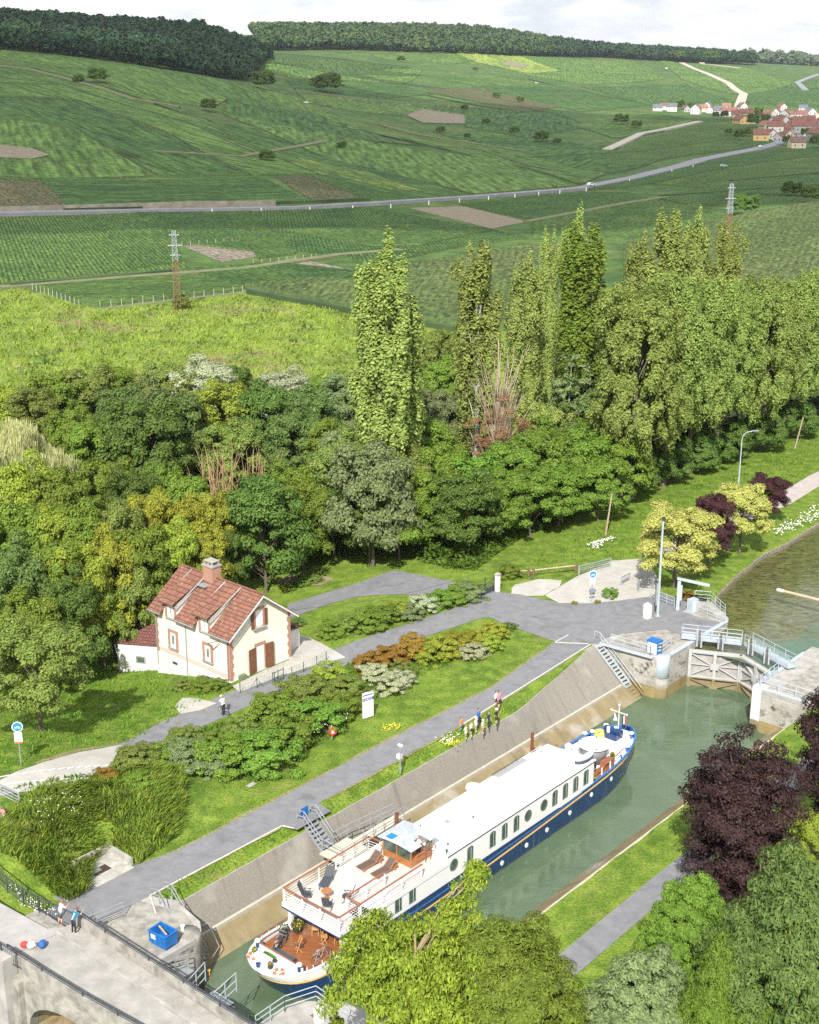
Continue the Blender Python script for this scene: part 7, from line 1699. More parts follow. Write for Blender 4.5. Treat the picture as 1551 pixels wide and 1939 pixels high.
# ------------------------------------------------------------------ vineyards and fields
def rowmat(name,green,dark,gap,ang,sp_=1.15,amp=.6,far=False,fine=1.2,rows=True,yellow=None):
    return dict(name=name,green=green,dark=dark,gap=gap,sp_=sp_,amp=amp,far=far,yellow=yellow)
def mkrow(name,green,dark,gap,ang,sp_,amp,far,yellow):
    "crop rows running along direction ang (degrees)"
    m,N,L,b,v=blank(name,.9,.12)
    rt=N.new('ShaderNodeMapping');rt.inputs['Rotation'].default_value=(0,0,R(-ang));L.new(v,rt.inputs[0]);rv_=rt.outputs[0]
    def st(a,c_):
        q=N.new('ShaderNodeMapping');q.inputs['Scale'].default_value=(a,c_,a);L.new(rv_,q.inputs[0]);return q.outputs[0]
    c=mixn(N,L,noisen(N,L,v,.05 if not far else .012,.35,.65,5),green,dark)
    if yellow: c=mixn(N,L,noisen(N,L,st(.3,1),.03,.52,.72,6),c,yellow)
    vo=N.new('ShaderNodeTexVoronoi');vo.inputs['Scale'].default_value=1.;L.new(st(.005,.045) if far else st(.010,.07),vo.inputs[0]);sc_=N.new('ShaderNodeSeparateColor');L.new(vo.outputs['Color'],sc_.inputs[0])
    alt=(green[0]*.5,green[1]*.58,green[2]*.6) if sum(green)>.24 else (green[0]*1.35,green[1]*1.2,green[2]*1.1)
    c=mixn(N,L,sc_.outputs[0],c,mixn(N,L,.6,c,alt))
    sx=N.new('ShaderNodeSeparateXYZ');L.new(rv_,sx.inputs[0]);mu=N.new('ShaderNodeMath');mu.operation='MULTIPLY';mu.inputs[1].default_value=2*math.pi/sp_;L.new(sx.outputs['Y'],mu.inputs[0]);si=N.new('ShaderNodeMath');si.operation='SINE';L.new(mu.outputs[0],si.inputs[0])
    mr=N.new('ShaderNodeMapRange');mr.inputs[1].default_value=.0;mr.inputs[2].default_value=.95;mr.inputs[3].default_value=0;mr.inputs[4].default_value=amp;L.new(si.outputs[0],mr.inputs[0]);c=mixn(N,L,mr.outputs[0],c,gap)
    n2=noisen(N,L,st(.035,.32) if far else st(.3,1.1),1.,.33,.67,14);n3=noisen(N,L,v,.9 if not far else .3,.3,.7,8)
    for n_,lo,hi in((n2,.55,1.5),(n3,.6,1.4)):
        hs=N.new('ShaderNodeHueSaturation');mr=N.new('ShaderNodeMapRange');mr.inputs[3].default_value=lo;mr.inputs[4].default_value=hi;L.new(n_,mr.inputs[0]);L.new(mr.outputs[0],hs.inputs['Value']);L.new(c,hs.inputs['Color']);c=hs.outputs[0]
    L.new(c,b.inputs['Base Color']);bumpn(N,L,b,n2,.6);return m
def fieldmat(k,w):
    q=M_[k]
    if not isinstance(q,dict): return q
    best=max(zip(w,w[1:]+w[:1]),key=lambda e:(e[1]-e[0]).length*(1 if abs((e[1]-e[0]).y)>abs((e[1]-e[0]).x)*.25 else .45));d=best[1]-best[0];a=round(math.degrees(math.atan2(d.y,d.x))%180/12)*12
    nm='%s %d'%(q['name'],a)
    return MC.get(nm) or mkrow(nm,q['green'],q['dark'],q['gap'],a,q['sp_'],q['amp'],q['far'],q['yellow'])
VG=(.066,.130,.030);VD=(.040,.088,.024);VL=(.112,.180,.042);GAP=(.022,.042,.014);VY=(.18,.22,.045)
M_=dict(
 a=rowmat('vine rows near left',VG,VL,GAP,50,1.25,.75,fine=1.4),b=rowmat('vine rows near middle',VG,VD,GAP,-60,1.2,.7,fine=1.4),c=rowmat('vine rows near light',VL,VG,GAP,-55,1.2,.7,fine=1.4),
 d=rowmat('far vine green',VG,VL,GAP,60,5,.25,True,.5),e=rowmat('far vine dark',VD,VG,GAP,40,5,.25,True,.5),f=rowmat('far vine light',VL,VG,GAP,75,6,.25,True,.5,yellow=(.13,.19,.03)),
 g=rowmat('far vine yellow',VL,VY,GAP,65,6,.2,True,.5,yellow=VY),
 s=mat('bare brown soil',(.17,.135,.09),(.24,.20,.14),.3,1,.1,detail=10),s2=rowmat('stony young vines',(.25,.20,.16),(.30,.25,.20),(.05,.09,.03),-55,1.6,.45,fine=1.5),
 s3=rowmat('young vine soil rows',(.12,.115,.05),(.15,.13,.07),(.045,.085,.025),60,2.2,.5,fine=1.),
 m=rowmat('maize field',(.095,.135,.04),(.12,.155,.05),(.055,.085,.025),30,2.,.5,fine=1.2,yellow=(.15,.145,.06)),
 y=rowmat('far vine lightened as sunlit',(.22,.29,.06),(.27,.33,.075),GAP,70,8,.15,True,.4,yellow=(.24,.25,.07)),  # sunlit ridge patch: the light is put into this field colour
 h=mat('dark hedge line',(.022,.045,.016),(.06,.10,.03),.05,1,.3,detail=8),t=mat('pale earth track',(.36,.32,.25),(.46,.42,.35),.5,1),gt=mat('grass track',(.10,.13,.05),(.17,.16,.08),.3,1),tt=mat('greyish road',(.19,.19,.205),(.25,.25,.265),.3,.9))
fields=[ # near plain, raised crops
('a',[(-60,418),(200,408),(275,405),(330,475),(360,512),(200,522),(-60,545)],.65),('b',[(255,405),(480,402),(640,478),(560,482),(490,492),(480,478),(350,462)],.65),('c',[(285,412),(335,470),(350,500),(250,515),(200,440)],1.1),
('b',[(490,402),(700,396),(925,436),(1000,452),(880,466),(700,506),(660,492),(560,480)],.65),('c',[(540,440),(760,430),(930,440),(800,468),(700,470)],1.1),
('c',[(62,545),(230,525),(335,520),(455,540),(460,552),(190,582),(150,578)],.65),('b',[(350,512),(520,500),(690,518),(600,545),(470,550)],.65),('m',[(465,550),(600,538),(700,545),(860,560),(1000,580),(1000,625),(860,622),(800,616),(690,598),(560,570)],1.9),
('m',[(640,545),(800,505),(1000,470),(1100,480),(1100,590),(900,570),(720,552)],1.6),('s2',[(345,466),(440,460),(495,485),(420,497)],.1),('s2',[(482,502),(560,490),(690,516),(600,524),(520,520)],.1),
('s',[(775,394),(880,391),(1000,420),(930,433)],.05),('b',[(870,388),(1100,366),(1190,366),(1230,378),(1010,418)],.65),('c',[(1010,422),(1240,380),(1300,392),(1380,400),(1380,440),(1180,455),(1010,450)],.65),
('m',[(1180,470),(1380,420),(1420,410),(1551,388),(1700,380),(1700,560),(1400,560),(1180,540)],1.9),('b',[(1240,376),(1400,345),(1551,335),(1700,330),(1700,372),(1551,376),(1400,392),(1300,388)],.65),('c',[(1240,350),(1400,318),(1551,300),(1700,290),(1700,325),(1551,330),(1330,358)],.65),('b',[(1110,356),(1340,300),(1480,282),(1700,275),(1700,288),(1551,296),(1390,316),(1230,350),(1120,362)],.65),
# below the far road, left of it
('e',[(75,338),(490,335),(590,382),(420,390),(130,392)],.65),('s3',[(-60,342),(70,342),(150,394),(-60,402)],.3),('s3',[(520,335),(585,334),(680,375),(600,384)],.3),('b',[(590,335),(740,350),(770,378),(690,376)],.65),
('d',[(-60,212),(150,250),(290,335),(60,340),(-60,332)],.8),('s',[(-60,272),(60,285),(95,298),(60,305),(-60,300)],1.2),('s3',[(-60,300),(120,290),(230,330),(-60,335)],.65),
('e',[(-60,185),(140,190),(330,262),(470,332),(300,334),(150,248),(-60,208)],.8),('d',[(-60,160),(120,165),(360,235),(520,300),(600,332),(480,334),(330,258),(140,188),(-60,180)],.8),
('f',[(-60,140),(100,148),(380,225),(500,285),(720,345),(610,334),(520,296),(350,232),(100,160),(-60,156)],.8),
('e',[(-60,112),(30,128),(260,190),(300,212),(90,145),(-60,138)],.8),('f',[(40,128),(100,125),(300,195),(290,200),(180,170)],.65),('g',[(180,150),(260,158),(300,185),(240,182)],.65),
('d',[(-60,95),(140,105),(340,150),(430,190),(400,205),(280,190),(100,125),(-60,108)],.8),('f',[(130,100),(240,110),(480,160),(700,250),(660,245),(430,190),(340,150)],.8),
('e',[(430,192),(560,205),(700,250),(760,275),(600,250),(500,235),(420,210)],.8),('d',[(420,215),(600,250),(760,282),(950,305),(1080,355),(900,370),(820,350),(620,300),(480,240)],.8),('e',[(400,232),(480,245),(640,305),(830,355),(870,372),(770,380),(600,330),(500,290)],.8),('g',[(560,300),(700,330),(800,365),(740,362),(620,330)],1.),
('f',[(760,262),(900,268),(1150,330),(1100,352),(1000,320),(860,290)],.8),('e',[(820,250),(1000,262),(1300,290),(1160,330),(980,290)],.8),
('d',[(520,105),(700,120),(800,135),(760,160),(560,150),(500,135)],.8),('e',[(540,150),(760,162),(820,180),(700,190),(560,172)],.8),('f',[(560,175),(720,192),(860,200),(840,225),(700,215),(580,195)],.8),
('s3',[(800,168),(900,168),(1065,203),(1000,212),(860,185)],.8),('s',[(770,220),(800,208),(880,220),(880,236),(800,234)],1.),('e',[(880,205),(1060,215),(1120,240),(1000,262),(880,240)],.8),
('f',[(700,105),(840,95),(930,105),(860,122),(740,115)],.8),('y',[(840,92),(960,100),(1060,135),(1000,140),(900,118)],1.),('s',[(960,118),(1000,124),(990,130),(950,124)],1.6),('d',[(960,104),(1200,118),(1260,150),(1100,160),(980,140)],.8),
('e',[(880,150),(1080,165),(1230,200),(1100,212),(900,168)],.8),('f',[(780,140),(900,145),(1060,165),(900,162)],.8),('d',[(1250,115),(1420,130),(1500,160),(1400,180),(1290,150)],.8),('e',[(1100,165),(1300,160),(1400,195),(1230,200)],.8),('e',[(1400,180),(1551,150),(1700,160),(1700,200),(1551,205),(1420,198)],.8),
('f',[(1080,235),(1240,212),(1320,232),(1220,258),(1160,262)],.8),('c',[(1230,262),(1330,235),(1430,245),(1470,272),(1300,296),(1170,320),(1130,300)],.8),
]
vside=mat('vine row ends',(.045,.09,.025),(.13,.19,.055),1.1,.9,.2,detail=9)
FN={'a':'vineyard','b':'vineyard','c':'vineyard','d':'vineyard','e':'vineyard','f':'vineyard','g':'vineyard','y':'vineyard','s':'ploughed field','s2':'young vineyard','s3':'young vineyard','m':'maize field'}
def cellfor(p): 
    D=max(math.hypot(q.x,q.y) for q in p);return max(3.,D/90)
fi=0
for i,(k,pl,off) in enumerate(fields):
    w=px(*pl)
    try: drape(FN[k].replace(' ','_'),w,fieldmat(k,w),off+.012*(i%7),cellfor(w),off+.9,'structure',sidem=vside)
    except Exception as ex: print('field',i,ex)
def track(pl,w,k,off=.5,name='track'):
    p=px(*pl);ww=w
    q=[];
    for a,b in zip(p,p[1:]):
        n=max(1,int((b-a).length/25))
        for i in range(n): q.append(a.lerp(b,i/n))
    q.append(p[-1])
    if isinstance(ww,list): ww=[4.5+5.5*min(1,max(0,(math.hypot(a.x,a.y)-600)/200)) for a in q]
    drape(name,strip(q,ww),M_[k],off,10,off+.6,'structure')
track([(-60,410),(300,402),(560,397),(720,388),(900,376),(1100,360),(1200,340),(1330,305),(1470,275)],[5.0]*1+[5]*60,'tt',1.3,'road')
track([(1470,275),(1500,262),(1560,250)],9,'tt',1.5,'road')
track([(-60,120),(60,135),(250,190),(340,205)],6,'gt',1.5);track([(1150,286),(1215,255),(1290,240),(1325,232)],7,'t',1.5);track([(1270,108),(1330,122),(1400,130)],12,'t',2.);track([(1290,120),(1380,160),(1408,180),(1400,203)],12,'t',2.);track([(1551,142),(1510,158),(1525,172)],10,'tt',2.)
track([(720,238),(880,272),(1000,290)],4,'gt',1.4);track([(290,290),(460,300),(620,270)],4,'gt',1.4);track([(560,172),(720,192),(900,205)],5,'gt',1.4);track([(0,548),(200,532),(460,512),(640,486),(760,476)],4,'gt',.76);track([(180,586),(470,552)],3,'gt',.1);track([(1000,422),(1180,388),(1260,375)],4,'gt',.76);track([(620,738),(690,722)],3,'t',.3)
for i,pl in enumerate([[(-60,145),(110,160),(360,236),(480,290)],[(-60,184),(150,192),(320,262),(450,325)],[(60,130),(300,200),(400,232)],[(430,190),(700,252),(900,300)],[(560,152),(800,180),(980,212)],[(640,262),(900,285),(1080,330)],[(1000,150),(1230,200)],[(760,165),(1050,215),(1100,235)],[(1000,300),(1200,290),(1400,262)],[(1380,345),(1551,330)],[(1250,374),(1551,352)],[(500,120),(800,142),(1000,170)],[(120,400),(700,380)],[(20,545),(330,518)],[(470,556),(700,600),(860,628)]]):
    track(pl,1.5 if i<12 else 1.2,'h',1.15,'hedge line')
# roadside wall and marker posts
def roadwall():
    p=px((-20,408),(120,404),(260,400),(400,396),(520,395));o=empty('retaining_wall',p[0],0,'long low pale stone wall along the far road on the left','wall');g=MB()
    for a,b in zip(p,p[1:]): d=b-a;g.box((a+b)/2-p[0]+Vector((0,6,1.2)),(d.length,.6,3.0),math.atan2(d.y,d.x))
    g.build('stone face',mat('mottled field stone',(.20,.17,.13),(.34,.30,.25),.3,.95),o)
roadwall()
for i,(x,y) in enumerate([(402,404),(495,402),(587,400),(668,397),(740,394),(812,388),(870,383),(925,379),(975,374),(1020,370),(1060,367),(1110,362),(1192,345),(1272,327),(1312,318)]):
    b=GT(x,y);o=empty('marker_post',b,0,'white roadside marker post, %s from the left along the far road'%ordn(i),'marker post','white marker posts along the far road');MB().b2(-.2,.2,-.2,.2,0,1.7).build('post',whitep,o)
def stakes():
    for pl_ in ([(190,584),(460,554)],[(62,549),(150,580)],[(480,503),(590,492)],[(345,467),(440,461)]):
        a,b=px(*pl_);n=int((b-a).length/2.6)
        for i in range(n+1):
            p=a.lerp(b,i/n);p.z=float(zg(p.x,p.y));q=bpy.data.objects.new('vine_stake',stakes.me) if stakes.me else MB().b2(-.05,.05,-.05,.05,0,1.7).build('vine_stake',mat('pale stake',(.45,.43,.38)))
            if stakes.me: COL.objects.link(q)
            stakes.me=q.data;q.location=p;tag(q,'pale wooden stake at the end of a vine row','stake','stakes at the ends of the vine rows')
stakes.me=None
stakes()
# ------------------------------------------------------------------ forests on the hills
def blobforest(name,poly,n,r,col,label,seed,hmul=1.5,base=2.):
    "poly: picture column / distance pairs; crowns scattered over the ground inside it"
    rr=np.random.default_rng(seed);W_=[]
    for x,D in poly:
        a=math.atan((x-CX)/F/1.05);W_.append((D*math.sin(a),D*math.cos(a)))
    Pp=np.array(W_);x0,y0=Pp.min(0);x1,y1=Pp.max(0);X=rr.uniform(x0,x1,n*6);Y=rr.uniform(y0,y1,n*6);ins=np.zeros(len(X),bool)
    for i in range(len(Pp)):
        a=Pp[i];b=Pp[(i+1)%len(Pp)];c=((b[1]>Y)!=(a[1]>Y));xi=(a[0]-b[0])*(Y-b[1])/((a[1]-b[1]) if abs(a[1]-b[1])>1e-9 else 1e-9)+b[0];ins^=(c&(X<xi))
    X=X[ins][:n];Y=Y[ins][:n];Z=zg(X,Y)
    k=len(X);S_=r*rr.uniform(.6,1.35,k);nl=70
    d=rr.normal(size=(k,nl,3));d/=np.linalg.norm(d,axis=2)[:,:,None];d[:,:,2]=np.abs(d[:,:,2])*np.where(rr.uniform(0,1,(k,nl))<.8,1,-.8)
    C=d*S_[:,None,None]*rr.uniform(.75,1.1,(k,nl))[:,:,None]*np.array([1,1,1.1]);C[:,:,0]+=X[:,None];C[:,:,1]+=Y[:,None];C[:,:,2]+=(Z+base+S_*hmul*rr.uniform(.7,1.25,k))[:,None]
    Nn=(d+rr.normal(size=d.shape)*.35);Nn/=np.linalg.norm(Nn,axis=2)[:,:,None]
    V,Fq=leafquads(C.reshape(-1,3),Nn.reshape(-1,3),np.repeat(S_*.34,nl),.75);o=npobj(name,V,Fq,col)
    return tag(o,label,'forest',None,'stuff')
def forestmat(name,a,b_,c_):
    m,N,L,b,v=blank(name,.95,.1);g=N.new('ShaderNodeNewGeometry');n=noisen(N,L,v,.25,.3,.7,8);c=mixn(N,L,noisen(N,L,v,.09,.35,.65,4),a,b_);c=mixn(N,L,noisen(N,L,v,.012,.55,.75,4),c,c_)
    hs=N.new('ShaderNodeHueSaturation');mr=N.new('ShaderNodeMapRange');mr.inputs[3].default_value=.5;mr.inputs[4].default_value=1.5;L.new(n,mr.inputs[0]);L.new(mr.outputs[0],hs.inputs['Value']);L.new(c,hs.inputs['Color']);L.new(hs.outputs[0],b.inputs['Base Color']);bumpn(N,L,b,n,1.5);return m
fm1=forestmat('dark forest canopy',(.020,.050,.024),(.040,.078,.034),(.055,.09,.035));fm2=forestmat('green forest canopy',(.035,.075,.028),(.070,.115,.040),(.10,.14,.045));fm3=forestmat('pale far forest',(.07,.11,.06),(.11,.15,.08),(.13,.17,.08))  # dark canopy colour carries cloud shade, green canopy the sunlit tone
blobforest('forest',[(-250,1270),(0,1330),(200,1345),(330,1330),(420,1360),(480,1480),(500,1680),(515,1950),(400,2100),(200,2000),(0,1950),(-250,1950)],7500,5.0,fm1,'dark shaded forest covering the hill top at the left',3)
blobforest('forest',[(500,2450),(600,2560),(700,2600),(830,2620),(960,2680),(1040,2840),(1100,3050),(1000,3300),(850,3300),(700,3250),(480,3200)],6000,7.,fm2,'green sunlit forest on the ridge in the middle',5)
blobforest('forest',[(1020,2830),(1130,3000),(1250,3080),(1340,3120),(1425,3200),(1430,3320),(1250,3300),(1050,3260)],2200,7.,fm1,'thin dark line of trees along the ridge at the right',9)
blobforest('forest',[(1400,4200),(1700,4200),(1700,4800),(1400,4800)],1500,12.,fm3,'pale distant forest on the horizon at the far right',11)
# single bushes on the far slopes
fb=[(185,147,18,'dark bush clump on the upper left slope'),(150,152,10,'small dark bush beside the clump on the upper left slope'),(395,202,15,'dark round bush beside the pale bank on the left slope'),(505,298,14,'dark bush alone above the far road, centre left'),(648,277,9,'small dark bush on the middle slope'),(622,163,24,'dark tree clump in the valley behind the left hill'),(500,157,22,'dark trees at the foot of the left forest'),(600,158,12,'dark bush left of the valley clump'),(1176,229,13,'round dark tree alone on the slope left of the village'),(1205,238,10,'low bushes right of the round tree by the village'),(835,247,8,'small bush on the middle slope beside the brown patch'),(885,258,6,'tiny bush near the middle slope track'),(1408,392,26,'big dark round tree beside the far pylon'),(1498,362,18,'leafy bush at the right edge of the far plain'),(1535,372,20,'dark hedge trees at the far right of the plain'),(760,113,7,'small tree on the sunlit ridge field'),(900,132,5,'tiny bush on the ridge slope'),(1025,262,14,'dark scrub in the fold below the brown field'),(975,248,9,'dark scrub higher in the fold below the brown field'),(920,232,8,'dark scrub at the upper end of the fold'),(880,205,7,'bush on the hedge below the young vines, left'),(940,182,7,'bush on the hedge above the young vines, middle'),(985,190,7,'bush on the hedge above the young vines, right'),(1055,268,7,'small bush right of the scrub fold'),(1345,100,12,'dark conifers rising above the right ridge line'),(1285,95,10,'tall dark conifer on the right ridge line')]
for x,y,r,l in fb:
    b=GT(x,y+r*.6) if y>105 else None
    if b is None:
        a=math.atan((x-CX)/F/1.05);D=3050;b=Vector((D*math.sin(a),D*math.cos(a),float(zg(D*math.sin(a),D*math.cos(a)))+8))
    rad=r*pxm(b);s=rad/4.;tree('field_tree' if r>12 else 'field_bush','wide',(b.x,b.y,b.z-.6*s),(s,s,s*.9),'dark green',l,'tree' if r>12 else 'bush','trees and bushes dotted over the far slopes',bk=False)
tag(MB().ball((0,0,0),1.).build('tmp',whitep),None);bpy.data.objects.remove(bpy.data.objects['tmp'])
# ------------------------------------------------------------------ pylons
def pylon(x,y,ty,label,rust=True):
    b=GT(x,y);H=zat(x,ty,b)-b.z;o=empty('pylon',b,R(8),label,'pylon','lattice pylons on the plain')
    def seg(z0,z1,w0,w1,m,nm):
        g=MB();n=max(3,int((z1-z0)/(w0*1.6)));zz=[z0+(z1-z0)*i/n for i in range(n+1)];ww=[w0+(w1-w0)*i/n for i in range(n+1)]
        for i in range(n):
            c0=[Vector((sx*ww[i],sy*ww[i],zz[i])) for sx,sy in((-1,-1),(1,-1),(1,1),(-1,1))];c1=[Vector((sx*ww[i+1],sy*ww[i+1],zz[i+1])) for sx,sy in((-1,-1),(1,-1),(1,1),(-1,1))]
            for k in range(4): g.tube(c0[k],c1[k],.06,n=4);g.tube(c0[k],c1[(k+1)%4],.035,n=3);g.tube(c0[(k+1)%4],c1[k],.035,n=3);g.tube(c1[k],c1[(k+1)%4],.035,n=3)
        g.build(nm,m,o)
    seg(0,H*.63,.75,.6,mat('rusty lattice steel',(.20,.09,.05),(.28,.16,.09),.5,.9),'lower lattice');seg(H*.63,H,.6,.4,mat('pale lattice steel',(.28,.31,.32),(.36,.39,.40),2,.5),'upper lattice')
    for z,w in ((.70,1.4),(.82,1.9),(.95,1.4)): MB().box((0,0,H*z),(w*1.6,.18,.22)).box((0,0,H*z+.25),(w*.8,.1,.1)).build('cross arm',mat('pale lattice steel',(.28,.31,.32)),o)
pylon(337,588,437,'lattice pylon with rusty legs and pale top on the meadow');pylon(1375,500,348,'thin lattice pylon beside the big dark round tree on the plain')
b=GT(345,586);tree('bush','wide',(b.x,b.y,b.z-.5),(.45,.45,.5),'olive green','scrubby bush growing round the foot of the meadow pylon','bush',bk=False)
# ------------------------------------------------------------------ village
vm=[mat('village wall white',(.62,.60,.56)),mat('village wall cream',(.55,.47,.34)),mat('village wall grey',(.38,.37,.36)),mat('village wall ochre',(.60,.42,.18))]
vr=[mat('village roof red',(.17,.075,.06),(.23,.10,.08),.3,.9),mat('village roof brown',(.13,.08,.07),(.2,.12,.1),.3,.9),mat('village roof slate',(.10,.11,.13),(.15,.16,.18),.3,.9),mat('village roof orange',(.24,.12,.08),(.30,.15,.10),.3,.9)]
wn=['white','cream','grey','ochre'];rn_=['dark red','brown','slate grey','orange'];vdark=mat('village window',(.04,.045,.05))
def vhouse(x,y,w,d,h,rise,rz,wi,ri,label):
    b=GT(x,y);o=empty('village_house',b,rz,label,'house','houses of the distant village');s=1.
    g=MB();g.extr([(-w/2,-d/2,-2),(w/2,-d/2,-2),(w/2,-d/2,h),(0,-d/2,h+rise),(-w/2,-d/2,h)],(0,d,0));g.build('wall',vm[wi],o)
    g=MB();k=rise/(w/2)
    for sg in(-1,1): g.extr([(0,-d/2-.4,h+rise+.05),(sg*(w/2+.5),-d/2-.4,h-k*.5+.05),(sg*(w/2+.5),-d/2-.4,h-k*.5+.35),(0,-d/2-.4,h+rise+.4)],(0,d+.8,0))
    r=g.build('roof',vr[ri],o);MB().b2(w*.15,w*.15+.8,-.4,.4,h+rise*.6,h+rise+1.2).build('chimney',vr[0],r)
    for i,(fx,fz) in enumerate(((-.25,.3),(.25,.3),(-.25,.68),(.25,.68))[:4 if h>4.5 else 2]): MB().b2(fx*w-.45,fx*w+.45,-d/2-.06,-d/2-.01,h*fz,h*fz+1.3).build('window',vdark,o)
    for fy in(-.25,.25): MB().b2(-w/2-.06,-w/2-.01,fy*d-.5,fy*d+.5,h*.4,h*.4+1.3).build('window',vdark,o)
rv=random.Random(3)
vs_=[(1245,208,0,2),(1258,206,0,1),(1272,209,0,2),(1298,210,2,1),(1318,214,0,2),(1330,210,1,3),(1345,212,0,3),(1362,216,2,2),(1380,218,0,0),(1395,221,1,0),(1412,224,1,0),(1430,220,0,0),(1402,232,3,0),(1420,232,1,0),(1440,228,2,0),(1455,222,0,3),(1470,220,0,0),(1485,224,0,0),(1500,222,1,0),(1516,224,0,0),(1532,222,0,2),(1548,224,1,0),(1462,236,2,0),(1478,238,0,0),(1494,236,2,1),(1512,238,0,0),(1530,236,0,0),(1546,238,2,0),(1450,248,1,3),(1468,250,0,0),(1486,250,2,0),(1502,248,0,1),(1520,250,2,0),(1538,250,0,0),(1440,266,3,0),(1458,262,0,0),(1474,266,2,0),(1490,262,1,0),(1508,280,1,1),(1530,262,0,0),(1546,264,2,0),(1375,206,0,3),(1340,204,0,2),(1565,235,0,0),(1565,255,2,0),(1405,205,0,1),(1480,208,0,0),(1520,210,0,2)]
for i,(x,y,wi,ri) in enumerate(vs_):
    sc=rv.uniform(.85,1.25);left=sum(1 for q in vs_ if q[2]==wi and q[3]==ri and (q[0],q[1])<(x,y))
    vhouse(x,y+2,8*sc,11*sc*(1.5 if ri==0 and i%4==0 else 1),5.2*sc if i%3 else 4,3.3*sc,rv.choice([.2,1.7,.5,-.4,1.4]),wi,ri,'%s village house with %s roof, %s such from the left'%(wn[wi],rn_[ri],ordn(left)))
for i,(x,y,r) in enumerate([(1288,206,9),(1308,208,8),(1372,222,7),(1425,236,12),(1450,232,9),(1436,218,9),(1400,262,10),(1415,256,8),(1380,254,7),(1476,230,7),(1500,244,7),(1525,258,9),(1545,275,12),(1355,222,6),(1490,272,9),(1560,280,10)]):
    b=GT(x,y+r*.5);rad=r*pxm(b);s=rad/4.;tree('village_tree','wide',(b.x,b.y,b.z),(s,s,s*1.15),'dark green','dark tree among the village houses, %s from the left'%ordn(i),'tree','trees among the village houses',bk=False)
# ------------------------------------------------------------------ vehicles far away
def car(x,y,rz,m,label,van=False):
    b=GT(x,y)+Vector((0,0,1.6));o=empty('car',b,rz,label,'van' if van else 'car','vehicles on the far roads and tracks');h=.75 if not van else 1.0
    g=MB();L=2.1
    g.extr([(-L,-.85,.3),(L,-.85,.3),(L,-.85,.8),(L*.62,-.85,.95),(L*.3,-.85,1.45),(-L*.6,-.85,1.5),(-L,-.85,1.0)] if not van else [(-L,-.9,.3),(L,-.9,.3),(L,-.9,1.1),(L*.7,-.9,1.95),(-L,-.9,2.0)],(0,1.7,0));g.build('body',m,o)
    MB().b2(-L*.5,L*.35,-.87,-.856,.98,1.35).b2(-L*.5,L*.35,.856,.87,.98,1.35).build('window',glass,o)
    for wx in(-1.3,1.3):
        for wy in(-.8,.8): MB().tube((wx,wy-.12,.32),(wx,wy+.12,.32),.33,n=12).build('wheel',dark_iron,o)
wc=mat('white car paint',(.7,.72,.75),None,1,.3);sc_=mat('silver blue car paint',(.35,.42,.5),None,1,.3)
ra=R(38)
car(1119,358,ra,wc,'white car on the far road nearest the picture centre');car(1441,283,ra,wc,'small white car on the far road just before the village');car(1474,277,ra,sc_,'silver van where the far road enters the village',True);car(1370,321,0,sc_,'silver car parked among vines below the far road');car(580,199,0,wc,'white car alone high on the left slope');car(1262,132,0,wc,'white van on the ridge slope at the right',True);car(1016,160,.3,wc,'white vehicle on the middle slope track')
# ------------------------------------------------------------------ undergrowth closing the wood down to the ground
def undergrowth(poly,n,hmax,m,label,ls=.22,seed=2):
    Pp=np.array([(p.x,p.y) for p in px(*poly)]);x0,y0=Pp.min(0);x1,y1=Pp.max(0);rr=np.random.default_rng(seed);X=rr.uniform(x0,x1,n*3);Y=rr.uniform(y0,y1,n*3);ins=np.zeros(len(X),bool)
    for i in range(len(Pp)):
        a=Pp[i];b=Pp[(i+1)%len(Pp)];c=((b[1]>Y)!=(a[1]>Y));xi=(a[0]-b[0])*(Y-b[1])/((a[1]-b[1]) if abs(a[1]-b[1])>1e-9 else 1e-9)+b[0];ins^=(c&(X<xi))
    X=X[ins][:n];Y=Y[ins][:n]
    dm=np.full(len(X),1e9)
    for i in range(len(Pp)):
        a=Pp[i];b=Pp[(i+1)%len(Pp)];ab=b-a;t=np.clip(((X-a[0])*ab[0]+(Y-a[1])*ab[1])/max(ab@ab,1e-9),0,1);dm=np.minimum(dm,np.hypot(X-a[0]-t*ab[0],Y-a[1]-t*ab[1]))
    hh=hmax*(.55+.3*np.sin(X*.55+1)*np.cos(Y*.5)+.2*np.sin(X*1.3+Y*.9)+.15*np.sin(Y*1.9-X*.8))*np.clip(dm/2.2,.05,1)**.6
    Z=zg(X,Y)+np.maximum(hh,.2)*rr.uniform(.2,1,len(X))**.35
    N_=rr.normal(size=(len(X),3))*.6;N_[:,2]+=.8;N_/=np.linalg.norm(N_,axis=1)[:,None]
    V,Fq=leafquads(np.stack([X,Y,Z],1),N_,np.full(len(X),ls));o=npobj('undergrowth',V,Fq,m);return tag(o,label,'undergrowth',None,'stuff')
undergrowth([(-60,1225),(100,1215),(200,1198),(260,1170),(300,1120),(480,1095),(545,1088),(590,1068),(660,1046),(740,1048),(840,1078),(900,1082),(935,1055),(990,1018),(1070,990),(1140,955),(1185,935),(1150,880),(900,860),(600,850),(300,850),(-60,870)],150000,3.6,leafmat('mixed undergrowth leaves',(.035,.085,.012),(.13,.20,.03),.35,.0),'mixed leafy undergrowth closing the wood down to the lawns',.2)
undergrowth([(1140,940),(1190,925),(1300,875),(1440,830),(1551,795),(1640,775),(1640,740),(1400,790),(1180,860)],26000,2.2,leafmat('dark undergrowth leaves',(.012,.032,.008),(.035,.07,.015),.3,.0),'dark undergrowth in the shade behind the avenue trees',.22,4)  # leaf colour darkened to carry the shade under the avenue trees
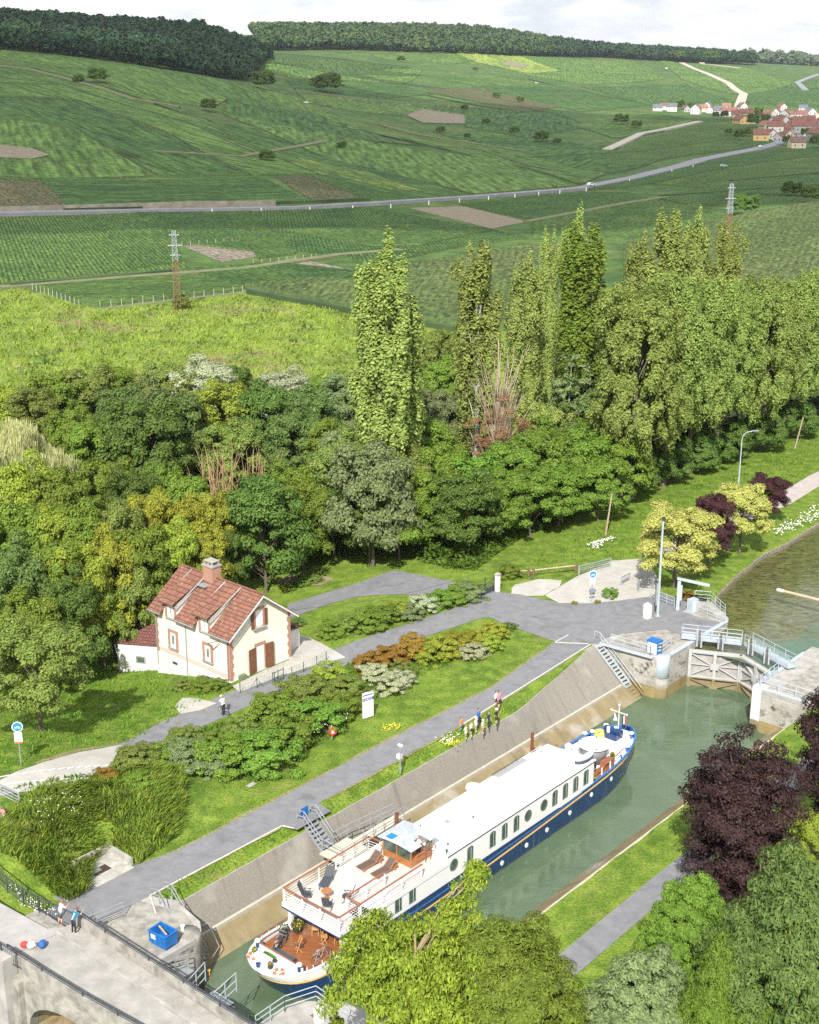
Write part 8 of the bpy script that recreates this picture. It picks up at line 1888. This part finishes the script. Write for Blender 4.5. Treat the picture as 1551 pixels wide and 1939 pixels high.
# ------------------------------------------------------------------ cloud over the far slopes
def cloud(cx,cy,rx,ry,z,label,seed,dens=.45):
    rr=random.Random(seed);o=empty('cloud',(cx,cy,z),0,label,'cloud','fair weather clouds')
    m=MC.get('cloud vapour')
    if not m:
        m=bpy.data.materials.new('cloud vapour');m.use_nodes=True;N=m.node_tree.nodes;L=m.node_tree.links;N.clear();out=N.new('ShaderNodeOutputMaterial');mx=N.new('ShaderNodeMixShader');t=N.new('ShaderNodeBsdfTransparent');d=N.new('ShaderNodeBsdfDiffuse');d.inputs[0].default_value=(.85,.85,.87,1);mx.inputs[0].default_value=.37
        L.new(t.outputs[0],mx.inputs[1]);L.new(d.outputs[0],mx.inputs[2]);L.new(mx.outputs[0],out.inputs[0]);MC['cloud vapour']=m
    bm=bmesh.new();bmesh.ops.create_icosphere(bm,subdivisions=5,radius=1)
    for v in bm.verts:
        c=v.co.copy();k=1+.16*math.sin(c.x*5+seed)*math.cos(c.y*6)+.08*math.sin(c.x*13+c.y*9+seed)+.05*math.sin(c.y*21)
        v.co=Vector((c.x*rx*k,c.y*ry*k,(c.z*55*k if c.z>0 else c.z*14)))
    me=bpy.data.meshes.new('vapour');bm.to_mesh(me);bm.free();me.materials.append(m);q=bpy.data.objects.new('vapour',me);COL.objects.link(q);q.parent=o
ZC=620.;off=ZC/math.tan(R(SUN_EL));ox=-off*math.sin(R(SUN_AZ));oy=-off*math.cos(R(SUN_AZ))
def shade(x0,D0,x1,D1,label,seed,wid=None):
    "a cloud whose shadow falls between two distances"
    D=(D0+D1)/2;az=math.atan(((x0+x1)/2-CX)/F);rx=wid or (x1-x0)/F*D1/2*1.0;cloud(D*math.sin(az)+ox,D*math.cos(az)+oy,rx,(D1-D0)/2,ZC+60,label,seed)
shade(-300,400,1900,1500,'broad white cloud high over the near vineyard slopes',3,620)
shade(-600,1650,700,2500,'white cloud high over the left hill forest',7,560)

# ------------------------------------------------------------------ air between here and the hills
def haze():
    o=MB().box((900,4350,95),(16000,9300,210)).build('haze',whitep);m=bpy.data.materials.new('haze air');m.use_nodes=True;N=m.node_tree.nodes;N.clear();out=N.new('ShaderNodeOutputMaterial');v=N.new('ShaderNodeVolumePrincipled');v.inputs['Color'].default_value=(.86,.92,1,1);v.inputs['Density'].default_value=.00004;v.inputs['Anisotropy'].default_value=.2;m.node_tree.links.new(v.outputs[0],out.inputs['Volume'])
    o.data.materials.clear();o.data.materials.append(m);o['kind']='stuff';o['label']='thin summer haze over the valley and hills'
haze()
